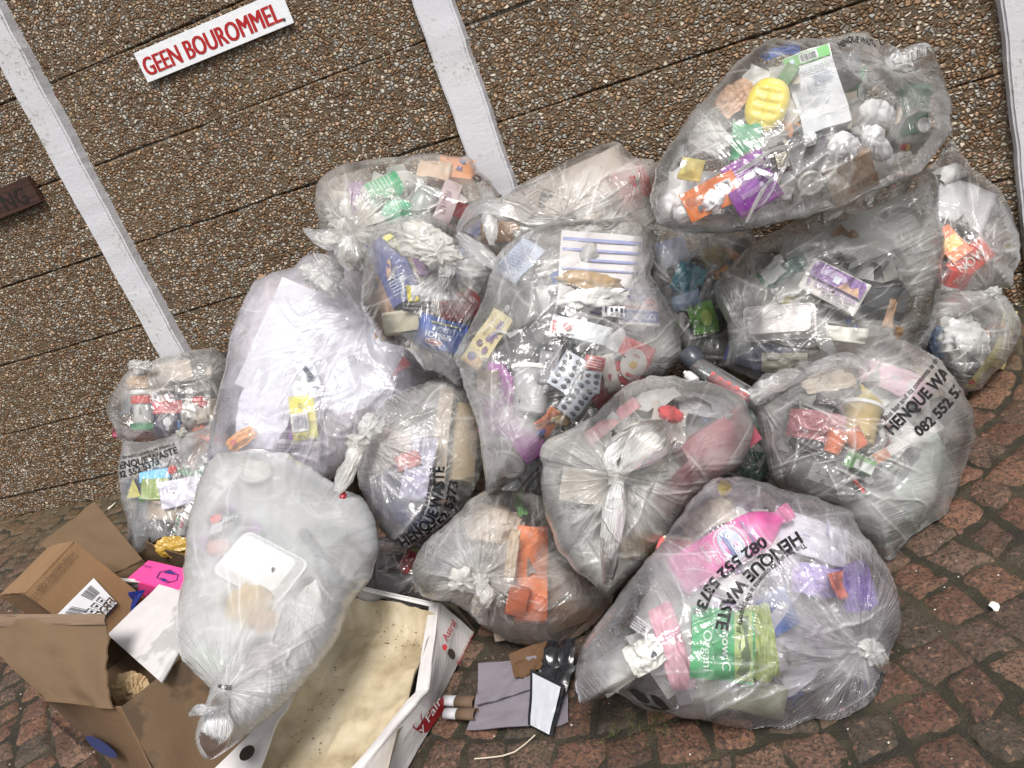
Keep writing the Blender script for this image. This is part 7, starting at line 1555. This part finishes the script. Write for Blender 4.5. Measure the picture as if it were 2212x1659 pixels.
# --- lower left: big frosted bag with twisted tail
Tt = mkbag('big frosted milky bag with a long twisted tail, resting over the chicken tray', FMAT(.80, (.88, .89, .90), .25, .0, .26, 1.1),
    poly=[(448, 1000), (470, 982), (493, 974), (567, 971), (620, 980), (668, 1005), (713, 1038), (750, 1060), (785, 1078), (806, 1110), (818, 1150), (820, 1190), (805, 1240), (780, 1275), (757, 1310), (735, 1370), (704, 1418), (680, 1452), (648, 1488), (615, 1522), (580, 1556), (535, 1592), (488, 1626), (458, 1640), (434, 1628), (420, 1592), (424, 1556), (446, 1520), (456, 1492), (430, 1462), (405, 1440), (384, 1404), (380, 1339), (387, 1289), (397, 1223), (403, 1156), (413, 1100), (427, 1050)],
    cen=(590, 1230), d0=2.02, T=.18, Tb=.14, knots=[(487, 1492, 1.0)], seed=27, ncre=10, gy=-.0011, amp=.6)
item(Tt, 'card', 'white_curved_label', 'label', 'curved white label with black print at the left shoulder of the frosted bag', (468, 1045), (52, 120), 24, (.74, .73, .70), [('lines', -.40, -.42, .05, .1, 10, INKC), ('bars', .05, -.40, .45, -.2, INKC), ('lines', -.3, .15, .4, .4, 7, (.2, .2, .2)), R_(.0, -.05, .4, .0, INKC)], bend=.002, sink=-.012, tilt=.85)
item(Tt, 'card', 'fruit_label', 'label', 'small dark label with a red fruit and white print in the frosted bag', (485, 1128), (62, 50), -14, (.07, .07, .09), [('ell', -.28, .22, .20, .20, (.58, .12, .12)), R_(-.4, -.45, .0, .0, (.55, .54, .56)), T('Berry', .22, .1, .26, (.7, .7, .7), 0, .5), ('lines', .05, -.4, .4, -.1, 3, (.5, .5, .5))], sink=-.012, bend=.003, tilt=.8)
item(Tt, 'disc', 'round_white_lid', 'lid', 'round embossed white lid near the top of the frosted bag', (553, 1016), (60, 58), 0, (.70, .70, .68), sink=-.012, tilt=.8)
item(Tt, 'tub', 'grey_white_tub', 'container', 'large grey-white plastic container at the upper right of the frosted bag', (670, 1110), (180, 150), -34, (.42, .45, .46), col2=(.42, .45, .46), flat=.35, sink=-.01, tilt=.8)
item(Tt, 'tray', 'white_tray', 'tray', 'bright white square tray in the middle of the frosted bag', (560, 1215), (160, 110), 28, (.88, .89, .92), t=.02, face='down', sink=-.014, tilt=.7)
item(Tt, 'card', 'grey_strap', 'strap', 'curved dark grey strap at the right of the frosted bag', (700, 1210), (22, 170), -24, (.10, .11, .13), bend=.006, sink=-.014, tilt=.8)
item(Tt, 'ball', 'gold_foil', 'wrapper', 'crumpled golden wrapper below the white tray', (530, 1295), (80, 80), 0, (.55, .36, .10), sink=-.002)
item(Tt, 'ball', 'brown_peel', 'food waste', 'orange-brown peelings right below the golden wrapper', (565, 1335), (60, 44), 0, (.42, .22, .07))
item(Tt, 'wrap', 'green_packet', 'packet', 'pale green packet near the tied neck of the frosted bag', (443, 1428), (84, 44), 26, (.22, .44, .20))
item(Tt, 'card', 'maroon_sheet', 'card', 'dull mauve card in the lower part of the frosted bag', (575, 1420), (90, 56), -30, (.30, .22, .24), sink=.01)
item(Tt, 'ball', 'pink_spot', 'food waste', 'small pinkish scrap below the fruit label', (466, 1108 + 70), (46, 30), 0, (.60, .33, .28))
filler(Tt, 'mixed_waste', 'loose white and grey packaging filling the frosted bag', [(.7, .7, .7), WHT_, GRY, (.5, .48, .44), (.55, .57, .58)], 60, 23, .05, .12)
Tt_t = FMAT(.95, (.88, .88, .89), .4, 0., .24, 1.1)
gather_blob(487, 1497, 1.60, 44, 26, thick(NEU, .5), Tt.root, 'knot', 91, 0, .6)
tube(None, [(488, 1496, 1.60), (478, 1515, 1.56), (470, 1545, 1.53), (470, 1580, 1.52), (462, 1610, 1.53), (456, 1632, 1.54)], [7, 18, 26, 32, 26, 8], Tt_t, Tt.root, 'twisted_tail', 92, 96, 90, .55, .09, 1.6)
tube(None, [(470, 1530, 1.50), (450, 1535, 1.50), (430, 1535, 1.50), (410, 1545, 1.51)], [5, 9, 12, 5], Tt_t, Tt.root, 'tail_handle', 94, 40, 40, .6, .2, 4)
film_text(Tt, 'HENQUE', [(470, 1488), (500, 1490)], 10, PB, Tt.root)
free_item('bottle', 'red_tip', 'cap', 'small red cap poking out right of the frosted bag top', (745, 1060), (740, 1076), (2.12, 2.11), 15, (.30, .02, .03), col2=(.3, .02, .03))

for b_ in BAGS: b_.clear()
# ---------------------------------------------------------------- put every empty at the base of its thing
bpy.context.view_layer.update()
for o in [o for o in COL.objects if o.type == 'EMPTY' and o.parent is None]:
    ch = [c for c in o.children_recursive if c.type == 'MESH']
    if not ch or o.matrix_world != Matrix.Identity(4): continue
    lo = Vector((1e9,) * 3); hi = Vector((-1e9,) * 3)
    for c in ch:
        for b in c.bound_box:
            q = c.matrix_world @ Vector(b); lo = Vector(map(min, lo, q)); hi = Vector(map(max, hi, q))
    base = Vector(((lo.x + hi.x) / 2, (lo.y + hi.y) / 2, lo.z)); o.location = base
    for c in o.children: c.location = c.location - base
